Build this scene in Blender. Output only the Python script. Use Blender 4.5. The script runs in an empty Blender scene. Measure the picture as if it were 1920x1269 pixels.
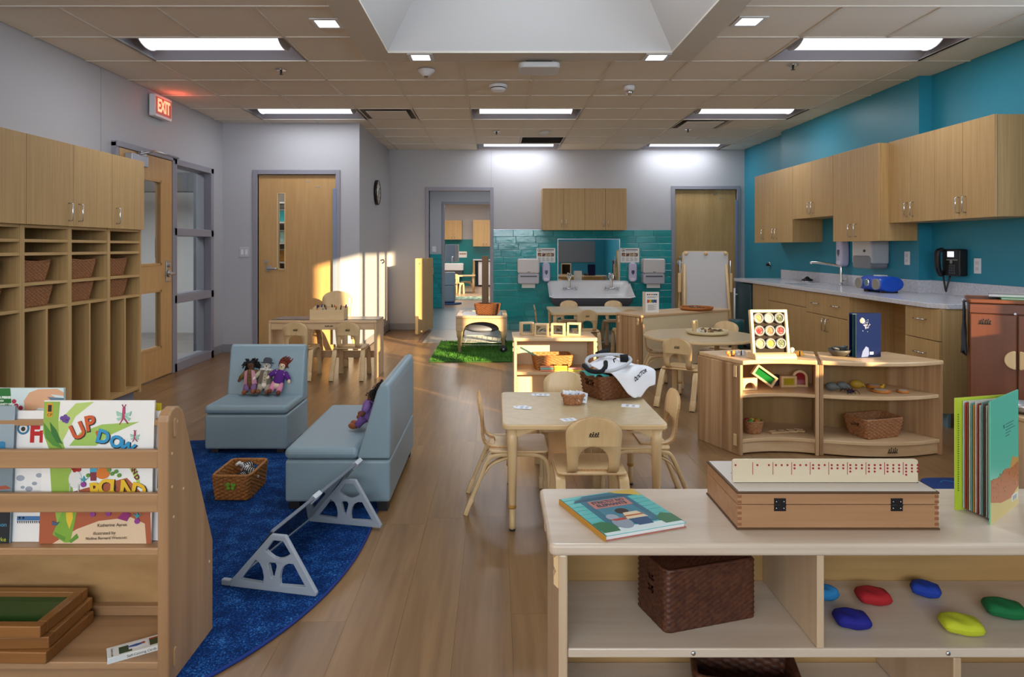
import bpy, bmesh, math, random
from mathutils import Vector, Matrix, Euler
from mathutils.geometry import tessellate_polygon
SC = bpy.context.scene
C = SC.collection
rnd = random.Random(11)
PI = math.pi
# ---------------------------------------------------------------- camera
# one-point perspective, lens shifted down; focal length in pixels of a 1920-wide frame
VX, VY, FPX, EYE = 931.0, 464.0, 1260.0, 1.255
def FX(px, d): return (px - VX) * d / FPX
def FZ(py, d): return EYE - (py - VY) * d / FPX
def FD(py, z=0.0): return (EYE - z) * FPX / (py - VY)
cam = bpy.data.cameras.new('camera'); cam.sensor_width = 36; cam.lens = 36 * FPX / 1920
cam.shift_x = (960 - VX) / 1920; cam.shift_y = (VY - 634.5) / 1920
cam.clip_start = .05; cam.clip_end = 100
co = bpy.data.objects.new('camera', cam); C.objects.link(co)
co.location = (0, 0, EYE); co.rotation_euler = (PI / 2, 0, 0); SC.camera = co
# ---------------------------------------------------------------- light
vs = SC.view_settings
vs.view_transform = 'Standard'; vs.look = 'None'; vs.gamma = 1; vs.use_curve_mapping = False
vs.exposure = 0.04
SC.cycles.max_bounces = 8; SC.cycles.diffuse_bounces = 5; SC.cycles.glossy_bounces = 4
SC.cycles.transmission_bounces = 6; SC.cycles.transparent_max_bounces = 8
SC.cycles.sample_clamp_indirect = 4.0; SC.cycles.caustics_reflective = False; SC.cycles.caustics_refractive = False
W = bpy.data.worlds.new('sky'); SC.world = W; W.use_nodes = True
bg = W.node_tree.nodes['Background']; bg.inputs[0].default_value = (.55, .72, 1, 1); bg.inputs[1].default_value = 1.2
sun = bpy.data.lights.new('sun', 'SUN'); sun.energy = 16; sun.angle = math.radians(.6); sun.color = (1, .74, .42)
so = bpy.data.objects.new('sun', sun); C.objects.link(so)
so.rotation_euler = Vector((-1, 1.15, -.262)).to_track_quat('-Z', 'Y').to_euler(); so.location = (6, -2, 4)
def area(name, loc, direc, sx, sy, power, col):
    l = bpy.data.lights.new(name, 'AREA'); l.shape = 'RECTANGLE'; l.size = sx; l.size_y = sy; l.energy = power; l.color = col
    o = bpy.data.objects.new(name, l); C.objects.link(o); o.location = loc
    o.rotation_euler = Vector(direc).to_track_quat('-Z', 'Y').to_euler(); return o
area('skylight_daylight', (.25, 3.5, 3.50), (0, 0, -1), .9, 1.8, 34, (.84, .92, 1))
area('window_daylight', (3.97, 2.6, 1.75), (-1, 0, 0), 1.7, 3.0, 80, (.84, .92, 1))
area('rear_fill_light', (-.6, -3.25, 2.0), (0, 1, -.12), 4.2, 1.0, 165, (.90, .95, 1))  # unseen fill added behind the viewer to brighten the foreground from the front
area('washroom_lamp', (-.2, 12.1, 2.69), (0, 0, -1), 1.2, 1.2, 30, (.95, .97, 1))
area('classroom_lamp', (-.6, 18.5, 2.69), (0, 0, -1), 2.4, 4, 150, (1, .95, .88))
area('corridor_lamp', (-4.6, 6.9, 2.58), (0, 0, -1), 1.2, 3, 75, (.97, .98, 1))
area('closet_lamp', (-2.4, 8.5, 2.6), (0, -.2, -1), .8, .5, 26, (1, .97, .92))
TROFFER = 2.2
TUBE_W = 9.5      # watts of each pair of fluorescent tubes     # radiance of the fluorescent diffusers
DOWNLIGHT = 9.0
# ---------------------------------------------------------------- materials
def lin(h):
    if not isinstance(h, str): return tuple(h)
    h = h.lstrip('#'); o = []
    for i in (0, 2, 4):
        c = int(h[i:i+2], 16) / 255
        o.append(c / 12.92 if c <= .04045 else ((c + .055) / 1.055) ** 2.4)
    return tuple(o)
MATS = {}
def setin(b, k, v):
    if k in b.inputs: b.inputs[k].default_value = v
def P(name, col, rough=.5, metal=0., spec=.5, trans=0., emit=0., bump=None, alpha=1., coat=0., var=None, ior=1.45, sheen=0.):
    if name in MATS: return MATS[name]
    m = bpy.data.materials.new(name); m.use_nodes = True; nt = m.node_tree; b = nt.nodes['Principled BSDF']
    c = lin(col) + (1,)
    b.inputs['Base Color'].default_value = c; b.inputs['Roughness'].default_value = rough; b.inputs['Metallic'].default_value = metal
    setin(b, 'Specular IOR Level', spec); setin(b, 'Transmission Weight', trans); setin(b, 'IOR', ior)
    setin(b, 'Coat Weight', coat); setin(b, 'Alpha', alpha); setin(b, 'Sheen Weight', sheen)
    if emit: setin(b, 'Emission Color', c); setin(b, 'Emission Strength', emit)
    if bump or var:
        tc = nt.nodes.new('ShaderNodeTexCoord')
    if bump:
        n = nt.nodes.new('ShaderNodeTexNoise'); n.inputs['Scale'].default_value = bump[0]; n.inputs['Detail'].default_value = 3
        bp = nt.nodes.new('ShaderNodeBump'); bp.inputs['Strength'].default_value = bump[1]; bp.inputs['Distance'].default_value = bump[2] if len(bump) > 2 else .01
        nt.links.new(tc.outputs['Object'], n.inputs['Vector']); nt.links.new(n.outputs['Fac'], bp.inputs['Height']); nt.links.new(bp.outputs['Normal'], b.inputs['Normal'])
    if var:   # (scale, hex2, lo, hi)
        n = nt.nodes.new('ShaderNodeTexNoise'); n.inputs['Scale'].default_value = var[0]; n.inputs['Detail'].default_value = 4
        r = nt.nodes.new('ShaderNodeValToRGB'); r.color_ramp.elements[0].position = var[2]; r.color_ramp.elements[1].position = var[3]
        r.color_ramp.elements[0].color = c; r.color_ramp.elements[1].color = lin(var[1]) + (1,)
        nt.links.new(tc.outputs['Object'], n.inputs['Vector']); nt.links.new(n.outputs['Fac'], r.inputs['Fac']); nt.links.new(r.outputs['Color'], b.inputs['Base Color'])
    MATS[name] = m; return m
def wood(name, c1, c2, axis='x', rough=.38, fine=60., coarse=9., stretch=.05, perobj=0., contrast=(.3, .72), coat=0.):
    """grain runs along axis; object coordinates"""
    key = name + '_' + axis
    if key in MATS: return MATS[key]
    m = bpy.data.materials.new(key); m.use_nodes = True; nt = m.node_tree; N = nt.nodes.new; L = nt.links.new
    b = nt.nodes['Principled BSDF']; b.inputs['Roughness'].default_value = rough; setin(b, 'Coat Weight', coat)
    tc = N('ShaderNodeTexCoord'); mp = N('ShaderNodeMapping'); s = [1., 1., 1.]; s['xyz'.index(axis)] = stretch
    mp.inputs['Scale'].default_value = s
    oi = N('ShaderNodeObjectInfo'); vm = N('ShaderNodeVectorMath'); vm.operation = 'SCALE'; vm.inputs[0].default_value = (17, 31, 23)
    L(oi.outputs['Random'], vm.inputs['Scale']); ad = N('ShaderNodeVectorMath'); ad.operation = 'ADD'
    L(tc.outputs['Object'], ad.inputs[0]); L(vm.outputs[0], ad.inputs[1]); L(ad.outputs[0], mp.inputs['Vector'])
    n1 = N('ShaderNodeTexNoise'); n1.inputs['Scale'].default_value = coarse; n1.inputs['Detail'].default_value = 5; n1.inputs['Distortion'].default_value = .6
    n2 = N('ShaderNodeTexNoise'); n2.inputs['Scale'].default_value = fine; n2.inputs['Detail'].default_value = 3
    L(mp.outputs[0], n1.inputs['Vector']); L(mp.outputs[0], n2.inputs['Vector'])
    mx = N('ShaderNodeMath'); mx.operation = 'MULTIPLY_ADD'; mx.inputs[1].default_value = .45
    ms = N('ShaderNodeMath'); ms.operation = 'MULTIPLY'; ms.inputs[1].default_value = .55; L(n1.outputs['Fac'], ms.inputs[0])
    L(n2.outputs['Fac'], mx.inputs[0]); L(ms.outputs[0], mx.inputs[2])
    r = N('ShaderNodeValToRGB'); r.color_ramp.elements[0].position = contrast[0]; r.color_ramp.elements[1].position = contrast[1]
    r.color_ramp.elements[0].color = lin(c2) + (1,); r.color_ramp.elements[1].color = lin(c1) + (1,)
    L(mx.outputs[0], r.inputs['Fac']); out = r.outputs['Color']
    if perobj:
        hs = N('ShaderNodeHueSaturation'); mr = N('ShaderNodeMapRange'); mr.inputs['To Min'].default_value = 1 - perobj; mr.inputs['To Max'].default_value = 1 + perobj
        L(oi.outputs['Random'], mr.inputs['Value']); L(mr.outputs[0], hs.inputs['Value']); L(out, hs.inputs['Color']); out = hs.outputs['Color']
    L(out, b.inputs['Base Color'])
    bp = N('ShaderNodeBump'); bp.inputs['Strength'].default_value = .08; bp.inputs['Distance'].default_value = .002
    L(n2.outputs['Fac'], bp.inputs['Height']); L(bp.outputs['Normal'], b.inputs['Normal'])
    MATS[key] = m; return m
def maple(ax='x'): return wood('maple', '#dcbf98', '#bf986c', ax, .34, 40, 7, .06, .05)
def blockmaple(ax='z'): return wood('block_maple', '#c9a57c', '#8f6a48', ax, .36, 30, 14, .025, .06, (.38, .62))
def birch(ax='z'): return wood('birch_ply', '#e2c79a', '#cfae7c', ax, .36, 45, 8, .06, .04)
def lam(ax='z'): return wood('oak_laminate', '#c9a772', '#b08c58', ax, .45, 150, 60, .02, .03, (.3, .7))
def doorwood(ax='z'): return wood('door_maple', '#cda56e', '#b98e58', ax, .4, 30, 5, .1, .0)
def oakbrown(ax='x'): return wood('toasted_oak', '#a9825c', '#8a6442', ax, .4, 40, 10, .05, .06)
def cherry(ax='z'): return wood('cherry', '#7c4526', '#613216', ax, .35, 40, 9, .06, .03)
def ply_edge(): return P('plywood_edge', '#c39a6b', .55, var=(120, '#a57c50', .35, .65))
WALLG = P('wall_grey_paint', '#b6b6ba', .55, bump=(220, .06, .001))
BLUE = P('wall_teal_blue_paint', '#2c8aa3', .42, bump=(220, .06, .001))
FRAME = P('door_frame_grey_paint', '#8f8e99', .4)
TRIMG = P('rubber_base_grey', '#8d8e92', .45)
CEIL = P('ceiling_tile_fissured', '#e4dccf', .85, bump=(260, .25, .002))
TBAR = P('ceiling_bar_white', '#d8d0c4', .5)
WHITE = P('white_plastic', '#e6e6ea', .35)
WHITEP = P('white_paint', '#d6d6d6', .5)
CHROME = P('chrome', '#d9dbe0', .14, metal=1)
STEEL = P('brushed_steel', '#b9bbc0', .32, metal=1)
BLACK = P('black_plastic', '#16171a', .35)
DARK = P('dark_rubber', '#25221f', .6)
QUARTZ = P('white_quartz', '#d5d5dc', .18, var=(60, '#c4c4cc', .4, .65))
VINYL = P('pale_blue_vinyl', '#849aa5', .42, bump=(300, .05, .001))
GLASS = P('window_glass', '#eef4f4', .02, trans=1., ior=1.2)
ACRYL = P('smoked_acrylic', '#8f98a3', .05, trans=.85, ior=1.2)
CLEAR = P('clear_acrylic', '#f4f8fa', .04, trans=1., ior=1.25)
INK = P('black_ink', '#17130f', .6)
PAPER = P('white_paper', '#e9e8e4', .6)
# ---------------------------------------------------------------- mesh builder
class MB:
    def __init__(s): s.v = []; s.f = []; s.mi = []; s.sm = []; s.k = 0; s.M = None
    def add(s, vs_, fs_, smooth=False):
        o = len(s.v)
        s.v += [tuple(s.M @ Vector(p)) for p in vs_] if s.M else [tuple(p) for p in vs_]
        for f in fs_: s.f.append([o + i for i in f]); s.mi.append(s.k); s.sm.append(smooth)
        return s
    def box(s, x0, x1, y0, y1, z0, z1):
        return s.add([(x0, y0, z0), (x1, y0, z0), (x1, y1, z0), (x0, y1, z0), (x0, y0, z1), (x1, y0, z1), (x1, y1, z1), (x0, y1, z1)],
                     [(3, 2, 1, 0), (4, 5, 6, 7), (0, 1, 5, 4), (1, 2, 6, 5), (2, 3, 7, 6), (3, 0, 4, 7)])
    def prism(s, pts, a, b, axis='z', holes=(), smooth=False):
        f3 = {'z': lambda u, v, t: (u, v, t), 'y': lambda u, v, t: (u, t, v), 'x': lambda u, v, t: (t, u, v)}[axis]
        loops = [list(pts)] + [list(h) for h in holes]; flat = [p for l in loops for p in l]; n = len(flat)
        vs_ = [f3(p[0], p[1], a) for p in flat] + [f3(p[0], p[1], b) for p in flat]
        if holes: tri = [tuple(t) for t in tessellate_polygon([[Vector((p[0], p[1], 0)) for p in l] for l in loops])]
        else: tri = [tuple(range(n))]
        fs_ = [t for t in tri] + [tuple(n + i for i in reversed(t)) for t in tri]
        s.add(vs_, fs_)
        o = 0; side = []
        for l in loops:
            m = len(l); side += [(o + i, o + (i + 1) % m, n + o + (i + 1) % m, n + o + i) for i in range(m)]; o += m
        base = len(s.v) - 2 * n
        for f in side: s.f.append([base + i for i in f]); s.mi.append(s.k); s.sm.append(smooth)
        return s
    def grid(s, rows, smooth=True, closed_u=False):
        nr = len(rows); nc = len(rows[0]); vs_ = [p for r in rows for p in r]; fs_ = []
        for i in range(nr - 1):
            for j in range(nc if closed_u else nc - 1):
                k = (j + 1) % nc; fs_.append((i * nc + j, i * nc + k, (i + 1) * nc + k, (i + 1) * nc + j))
        return s.add(vs_, fs_, smooth)
    def lathe(s, prof, n=20, c=(0, 0, 0), axis='z', smooth=True, caps=True):
        rows = []
        for r, t in prof:
            row = []
            for i in range(n):
                a = 2 * PI * i / n; u, v = r * math.cos(a), r * math.sin(a)
                row.append({'z': (c[0] + u, c[1] + v, c[2] + t), 'y': (c[0] + u, c[1] + t, c[2] + v), 'x': (c[0] + t, c[1] + u, c[2] + v)}[axis])
            rows.append(row)
        s.grid(rows, smooth, True)
        if caps:
            base = len(s.v) - len(prof) * n
            if prof[0][0] > 1e-5: s.f.append([base + i for i in range(n)]); s.mi.append(s.k); s.sm.append(False)
            if prof[-1][0] > 1e-5: s.f.append([base + (len(prof) - 1) * n + i for i in range(n)]); s.mi.append(s.k); s.sm.append(False)
        return s
    def cyl(s, c, r, h, axis='z', n=20): return s.lathe([(r, 0), (r, h)], n, c, axis)
    def tube(s, path, r, n=8, closed=False):
        path = [Vector(p) for p in path]; m = len(path); rows = []; up = Vector((0, 0, 1)); prev = None
        for i in range(m):
            if closed: t = path[(i + 1) % m] - path[i - 1]
            else: t = path[min(i + 1, m - 1)] - path[max(i - 1, 0)]
            t.normalize()
            if prev is None:
                a = t.orthogonal().normalized()
            else:
                a = (prev - t * prev.dot(t))
                a = a.normalized() if a.length > 1e-6 else t.orthogonal().normalized()
            prev = a; b = t.cross(a); rr = r[i] if isinstance(r, (list, tuple)) else r
            rows.append([path[i] + (a * math.cos(2 * PI * k / n) + b * math.sin(2 * PI * k / n)) * rr for k in range(n)])
        if closed: rows.append(rows[0])
        s.grid(rows, True, True)
        if not closed:
            base = len(s.v) - m * n
            for o in (0, (m - 1) * n): s.f.append([base + o + i for i in range(n)]); s.mi.append(s.k); s.sm.append(False)
        return s
    def strip(s, path, wdir, w, t, smooth=True):
        """rectangular bar swept along path; wdir = constant width direction, t = thickness"""
        path = [Vector(p) for p in path]; wd = Vector(wdir).normalized(); m = len(path); rows = []
        for i in range(m):
            d = (path[min(i + 1, m - 1)] - path[max(i - 1, 0)]).normalized(); nrm = d.cross(wd).normalized()
            ww = w[i] if isinstance(w, (list, tuple)) else w
            a, b = wd * ww / 2, nrm * t / 2
            rows.append([path[i] - a - b, path[i] + a - b, path[i] + a + b, path[i] - a + b])
        vs_ = []; fs_ = []
        for k in range(4):
            o = len(vs_); k2 = (k + 1) % 4
            for i in range(m): vs_ += [rows[i][k], rows[i][k2]]
            fs_ += [(o + 2 * i, o + 2 * i + 1, o + 2 * i + 3, o + 2 * i + 2) for i in range(m - 1)]
        s.add(vs_, fs_, smooth)
        s.add(rows[0], [(3, 2, 1, 0)]); s.add(rows[-1], [(0, 1, 2, 3)]); return s
    def ell(s, c, r, n=14, rings=8):
        r = (r, r, r) if isinstance(r, (int, float)) else r
        prof = [(math.sin(PI * i / rings), -math.cos(PI * i / rings)) for i in range(rings + 1)]
        rows = [[(c[0] + r[0] * p * math.cos(2 * PI * k / n), c[1] + r[1] * p * math.sin(2 * PI * k / n), c[2] + r[2] * q) for k in range(n)] for p, q in prof]
        return s.grid(rows, True, True)
    def mesh(s, name, mats):
        me = bpy.data.meshes.new(name); me.from_pydata(s.v, [], s.f)
        for m in (mats if isinstance(mats, (list, tuple)) else [mats]): me.materials.append(m)
        me.polygons.foreach_set('material_index', s.mi); me.polygons.foreach_set('use_smooth', s.sm)
        bm = bmesh.new(); bm.from_mesh(me); bmesh.ops.remove_doubles(bm, verts=bm.verts, dist=1e-6)
        bmesh.ops.recalc_face_normals(bm, faces=bm.faces); bm.to_mesh(me); bm.free(); me.update(); return me
    def build(s, name, mats, parent=None, bevel=0, seg=2, loc=None, rz=0):
        me = s.mesh(name, mats); return mesh_obj(name, me, parent, bevel, seg, loc, rz)
def mesh_obj(name, me, parent=None, bevel=0, seg=2, loc=None, rz=0):
    o = bpy.data.objects.new(name, me); C.objects.link(o)
    if parent: o.parent = parent
    if loc: o.location = loc
    if rz: o.rotation_euler[2] = rz
    if bevel:
        b = o.modifiers.new('bevel', 'BEVEL'); b.width = bevel; b.segments = seg; b.limit_method = 'ANGLE'; b.angle_limit = .7
    return o
def B(*a): return MB().box(*a)
def rrect(x0, x1, y0, y1, r, n=5):
    out = []
    for cx, cy, a0 in ((x1 - r, y1 - r, 0), (x0 + r, y1 - r, 90), (x0 + r, y0 + r, 180), (x1 - r, y0 + r, 270)):
        out += [(cx + r * math.cos(math.radians(a0 + 90 * i / n)), cy + r * math.sin(math.radians(a0 + 90 * i / n))) for i in range(n + 1)]
    return out
def circ(cx, cy, r, n=20, ry=None): return [(cx + r * math.cos(2 * PI * i / n), cy + (ry or r) * math.sin(2 * PI * i / n)) for i in range(n)]
def arc(cx, cy, r, a0, a1, n=12): return [(cx + r * math.cos(math.radians(a0 + (a1 - a0) * i / n)), cy + r * math.sin(math.radians(a0 + (a1 - a0) * i / n))) for i in range(n + 1)]
def smooth_path(pts, n=6):
    """Catmull-Rom through points"""
    p = [Vector(q) for q in pts]; p = [p[0] * 2 - p[1]] + p + [p[-1] * 2 - p[-2]]; out = []
    for i in range(1, len(p) - 2):
        for k in range(n):
            t = k / n
            out.append(.5 * ((2 * p[i]) + (-p[i-1] + p[i+1]) * t + (2*p[i-1] - 5*p[i] + 4*p[i+1] - p[i+2]) * t*t + (-p[i-1] + 3*p[i] - 3*p[i+1] + p[i+2]) * t**3))
    out.append(p[-2]); return out
def tag(o, label=None, cat=None, group=None, kind=None):
    if label: o['label'] = label
    if cat: o['category'] = cat
    if group: o['group'] = group
    if kind: o['kind'] = kind
    return o
def thing(name, label, cat, loc=(0, 0, 0), rz=0., group=None):
    o = bpy.data.objects.new(name, None); o.empty_display_size = .1; C.objects.link(o); o.location = loc; o.rotation_euler = (0, 0, rz)
    return tag(o, label, cat, group)
def copy_tree(o, parent=None):
    c = o.copy(); C.objects.link(c)
    if parent: c.parent = parent
    for ch in list(o.children): copy_tree(ch, c)
    return c
def place(proto, used, loc, rz, label, group=None, cat=None):
    """first call uses the prototype itself, later calls copy it"""
    if proto in used: o = copy_tree(proto)
    else: used.append(proto); o = proto
    o.location = loc; o.rotation_euler = (0, 0, rz); tag(o, label, cat, group); return o
USED = []
def struct(name, mb, mats, bevel=0): return tag(mb.build(name, mats, None, bevel), kind='structure')
def text(s_, size, mat, parent, loc, rot=(PI / 2, 0, 0), align='CENTER', name='lettering', width=None, height=None, shear=0., ext=.0004, bold=0., spacing=1.):
    cu = bpy.data.curves.new('t', 'FONT'); cu.body = s_; cu.size = size; cu.align_x = align; cu.align_y = 'CENTER'; cu.extrude = ext; cu.shear = shear; cu.offset = bold; cu.space_character = spacing; cu.resolution_u = 3
    to = bpy.data.objects.new('t', cu); C.objects.link(to); bpy.context.view_layer.update()
    me = bpy.data.meshes.new_from_object(to.evaluated_get(bpy.context.evaluated_depsgraph_get())); bpy.data.objects.remove(to)
    me.materials.clear(); me.materials.append(mat); me.name = name
    if width and me.vertices:
        xs = [v.co.x for v in me.vertices]; k = width / max(1e-6, max(xs) - min(xs))
        for v in me.vertices: v.co.x *= k
        if height is None: 
            for v in me.vertices: v.co.y *= k
    if height and me.vertices:
        ys = [v.co.y for v in me.vertices]; k = height / max(1e-6, max(ys) - min(ys))
        for v in me.vertices: v.co.y *= k
    o = bpy.data.objects.new(name, me); C.objects.link(o); o.parent = parent; o.location = loc; o.rotation_euler = rot; return o
def handle_c(parent, p, length, axis, out, mat=None, name='handle', r=.005, stand=.03):
    """bent wire pull centred at p, running along axis, standing out along vector out"""
    a = Vector(axis).normalized() * length / 2; q = Vector(p); u = Vector(out).normalized() * stand
    pts = [q - a, q - a + u * .7, q - a * .9 + u, q + a * .9 + u, q + a + u * .7, q + a]
    return MB().tube(pts, r, 8).build(name, mat or CHROME, parent)
# ================================================================ THE SETTING
XL, XR, YB, HC = -3.28, 3.783, 10.25, 2.743
YR = -3.0                                  # rear wall, behind the viewer
XC, YC0, YC1 = 3.67, 5.84, 8.66            # chase on the right wall
YA, XA = 8.05, -1.642                      # alcove wall and jog
# ---- floor: bed, then plank by plank
def floor_mat():
    m = wood('floor_oak', '#967550', '#6c4f31', 'y', .3, 38, 8, .06, .10, (.28, .74)); nt = m.node_tree
    g = nt.nodes.new('ShaderNodeNewGeometry'); b = nt.nodes['Principled BSDF']; src = b.inputs['Base Color'].links[0].from_socket
    hs = nt.nodes.new('ShaderNodeHueSaturation'); mr = nt.nodes.new('ShaderNodeMapRange'); mr.inputs['To Min'].default_value = .9; mr.inputs['To Max'].default_value = 1.1
    nt.links.new(g.outputs['Random Per Island'], mr.inputs['Value']); nt.links.new(mr.outputs[0], hs.inputs['Value'])
    nt.links.new(src, hs.inputs['Color']); nt.links.new(hs.outputs['Color'], b.inputs['Base Color']); return m
FLOORM = floor_mat()
floor = struct('floor', MB().box(-5.8, XR + .12, YR - .12, YB, -.10, -.004), P('floor_bed', '#5d432c', .6))
PW, PL = .185, 1.22
pm = MB().box(-PW/2 + 0.0003, PW/2 - 0.0003, -PL/2 + 0.0003, PL/2 - 0.0003, -.004, 0).mesh('plank', FLOORM)
GX0, GY0 = -.98, 8.86                      # grey sheet-floor zone by the trough sink
cand = []; cut = MB()
ncol = int((XR - XL) / PW) + 1
for i in range(ncol):
    x0 = XL + i * PW; x1 = min(x0 + PW, XR); off = rnd.random() * PL; y0 = YR - off
    while y0 < YB:
        a, b_ = max(y0, YR), min(y0 + PL, YB)
        if x0 < XA and b_ > YA: b_ = YA
        if x1 > XC and b_ > YC0 and x1 - .02 > XC: pass
        if x1 > GX0 + .01 and b_ > GY0: b_ = min(b_, GY0)
        if b_ - a > .02:
            full = abs((b_ - a) - PL) < 1e-6 and x1 - x0 > PW - 1e-6
            cy = (a + b_) / 2; vis = False
            if b_ > 1.6:
                yy = max(cy, 1.6); px = VX + FPX * (x0 + PW/2) / yy; vis = -150 < px < 2070
            if full and vis: cand.append((cy, x0 + PW/2))
            else: cut.box(x0 + 0.0003, x1 - 0.0003, a + 0.0003, b_ - 0.0003, -.004, 0)
        y0 += PL
cand.sort()
for cy, cx in cand[:300]: mesh_obj('plank', pm, floor, loc=(cx, cy, 0))
for cy, cx in cand[300:]: cut.box(cx - PW/2 + 0.0003, cx + PW/2 - 0.0003, cy - PL/2 + 0.0003, cy + PL/2 - 0.0003, -.004, 0)
tag(cut.build('plank_field', FLOORM, floor), kind='stuff')
B(GX0, XR, GY0, YB, -.004, .001).build('sheet_flooring', P('grey_sheet_floor', '#8e8b88', .3), floor)
# ---- ceiling: slab, bars, tiles
skx0, skx1, sky0, sky1 = -.81, 1.31, 2.0, 5.02      # skylight opening
SO = (-1.01, 1.50, 1.8, 5.23)                       # soffit outer
cm = MB()
for a in ((-5.8, skx0 - .12, YR - .12, YB + .1), (skx1 + .12, XR + .12, YR - .12, YB + .1), (skx0 - .12, skx1 + .12, YR - .12, sky0 - .1), (skx0 - .12, skx1 + .12, sky1 + .1, YB + .1)):
    cm.box(*a, 2.90, 2.96)
ceiling = struct('ceiling', cm, WHITEP)
GX, GY, T = -.286, YB, .61
xs = [GX + .61 * k for k in range(-6, 8)]; ys = [GY - T * k for k in range(0, 11)]     # 10.25 down to 4.15
xcut = sorted(set([XL] + [x for x in xs if XL < x < XR] + [XR]))
LIGHTS = [(GX - 2.44, 7.20), (GX, 7.20), (GX + 2.44, 7.20), (GX, 9.64), (GX + 2.44, 9.64), (GX - 2.44, 4.76), (GX + 2.44, 4.76)]   # corner x, y of 1.22 x .61
VENTS = {(GX - 1.22, 7.20): 'd', (GX + 2.44, 7.81): 'd', (GX + .61, 9.03): 'r'}
def near(a, b): return abs(a - b) < .02
tmesh = {}
for i in range(len(xcut) - 1):
    for j in range(len(ys) - 1):
        x0, x1, y1, y0 = xcut[i], xcut[i+1], ys[j], ys[j+1]
        if any(lx - .02 < (x0 + x1)/2 < lx + 1.24 and near(y0, ly) for lx, ly in LIGHTS): continue
        if any(near(x0, vx) and near(y0, vy) for vx, vy in VENTS): continue
        if x1 < XA - .3 and y0 > YA: continue
        if x0 >= SO[0] - .02 and x1 <= SO[1] + .35 and y1 <= SO[3] + .2: 
            if x1 <= SO[1] + .02 and y1 <= SO[3] + .02: continue
        # clip against the soffit
        if x0 < SO[1] < x1 and y1 < SO[3] + .3: x0 = SO[1]
        if x0 < SO[0] < x1 and y1 < SO[3] + .3: x1 = SO[0]
        if y0 < SO[3] < y1 and x0 >= SO[0] - .01 and x1 <= SO[1] + .01: y0 = SO[3]
        if x1 - x0 < .02 or y1 - y0 < .02: continue
        w, d = round(x1 - x0, 3), round(y1 - y0, 3)
        if (w, d) not in tmesh:
            tmesh[(w, d)] = MB().box(-w/2 + .008, w/2 - .008, -d/2 + .008, d/2 - .008, .004, .02).mesh('ceiling_tile', CEIL)
        mesh_obj('ceiling_tile', tmesh[(w, d)], ceiling, loc=((x0 + x1)/2, (y0 + y1)/2, HC))
for k, x in enumerate(xs):
    if not XL < x < XR: continue
    main = k % 2 == 0
    y0 = SO[3] if SO[0] - .02 < x < SO[1] + .02 else 4.15; y1 = YA if x < XA - .02 else YB
    wv = .012 if main else .010
    segs = [(y0, y1)]
    for lx, ly in LIGHTS:
        if near(x, lx + .61): segs = [q for a, b_ in segs for q in ((a, min(b_, ly)), (max(a, ly + T), b_)) if q[1] - q[0] > .03]
    for a, b_ in segs: B(x - wv, x + wv, a, b_, HC - .003, HC + .006).build('ceiling_bar', TBAR, ceiling)
for y in ys[1:]:
    segs = [(XL, XR)] if y < YA else [(XA - .3, XR)]
    if y < SO[3]: segs = [(XL, SO[0]), (SO[1], XR)]
    for a, b_ in segs: B(a, b_, y - .008, y + .008, HC - .0025, HC + .006).build('ceiling_bar', TBAR, ceiling)
nb = MB()
for a in ((XL, SO[0], -.6, 4.15), (SO[1], XR, -.6, 4.15), (SO[0], SO[1], -.6, SO[2])): nb.box(*a, HC + .004, HC + .03)
nb.box(XL, XR, YR, -.6, HC + .10, HC + .13)
nb.build('ceiling_panel', CEIL, ceiling)
# soffit ring and splayed skylight well
sf = MB()
for a in ((SO[0], skx0, SO[2], SO[3]), (skx1, SO[1], SO[2], SO[3]), (skx0, skx1, SO[2], sky0), (skx0, skx1, sky1, SO[3])): sf.box(*a, HC - .035, HC + .03)
sf.build('soffit', P('soffit_paint', '#c9c2b6', .6), ceiling)
sw = MB(); z0, z1, r_ = HC - .02, HC + .85, .62
b0 = [(skx0, sky0), (skx1, sky0), (skx1, sky1), (skx0, sky1)]; t0 = [(skx0 + r_, sky0 + r_), (skx1 - r_, sky0 + r_), (skx1 - r_, sky1 - r_), (skx0 + r_, sky1 - r_)]
def rows_off(d): return [(x + (d if x > .2 else -d), y + (d if y > 3.4 else -d)) for x, y in b0], [(x + (d if x > .2 else -d), y + (d if y > 3.4 else -d)) for x, y in t0]
bi, ti = rows_off(0); bo, to_ = rows_off(.05)
for k in range(4):
    q = (k + 1) % 4
    sw.add([(*bi[k], z0), (*bi[q], z0), (*ti[q], z1), (*ti[k], z1), (*bo[k], z0), (*bo[q], z0), (*to_[q], z1), (*to_[k], z1)],
           [(0, 1, 2, 3), (7, 6, 5, 4), (0, 3, 7, 4), (1, 2, 6, 5), (0, 1, 5, 4), (3, 2, 6, 7)])
sw.build('skylight_well', WHITEP, ceiling)
tag(B(ti[0][0], ti[1][0], ti[0][1], ti[2][1], z1 + .02, z1 + .03).build('skylight_glazing', GLASS, ceiling))
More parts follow.
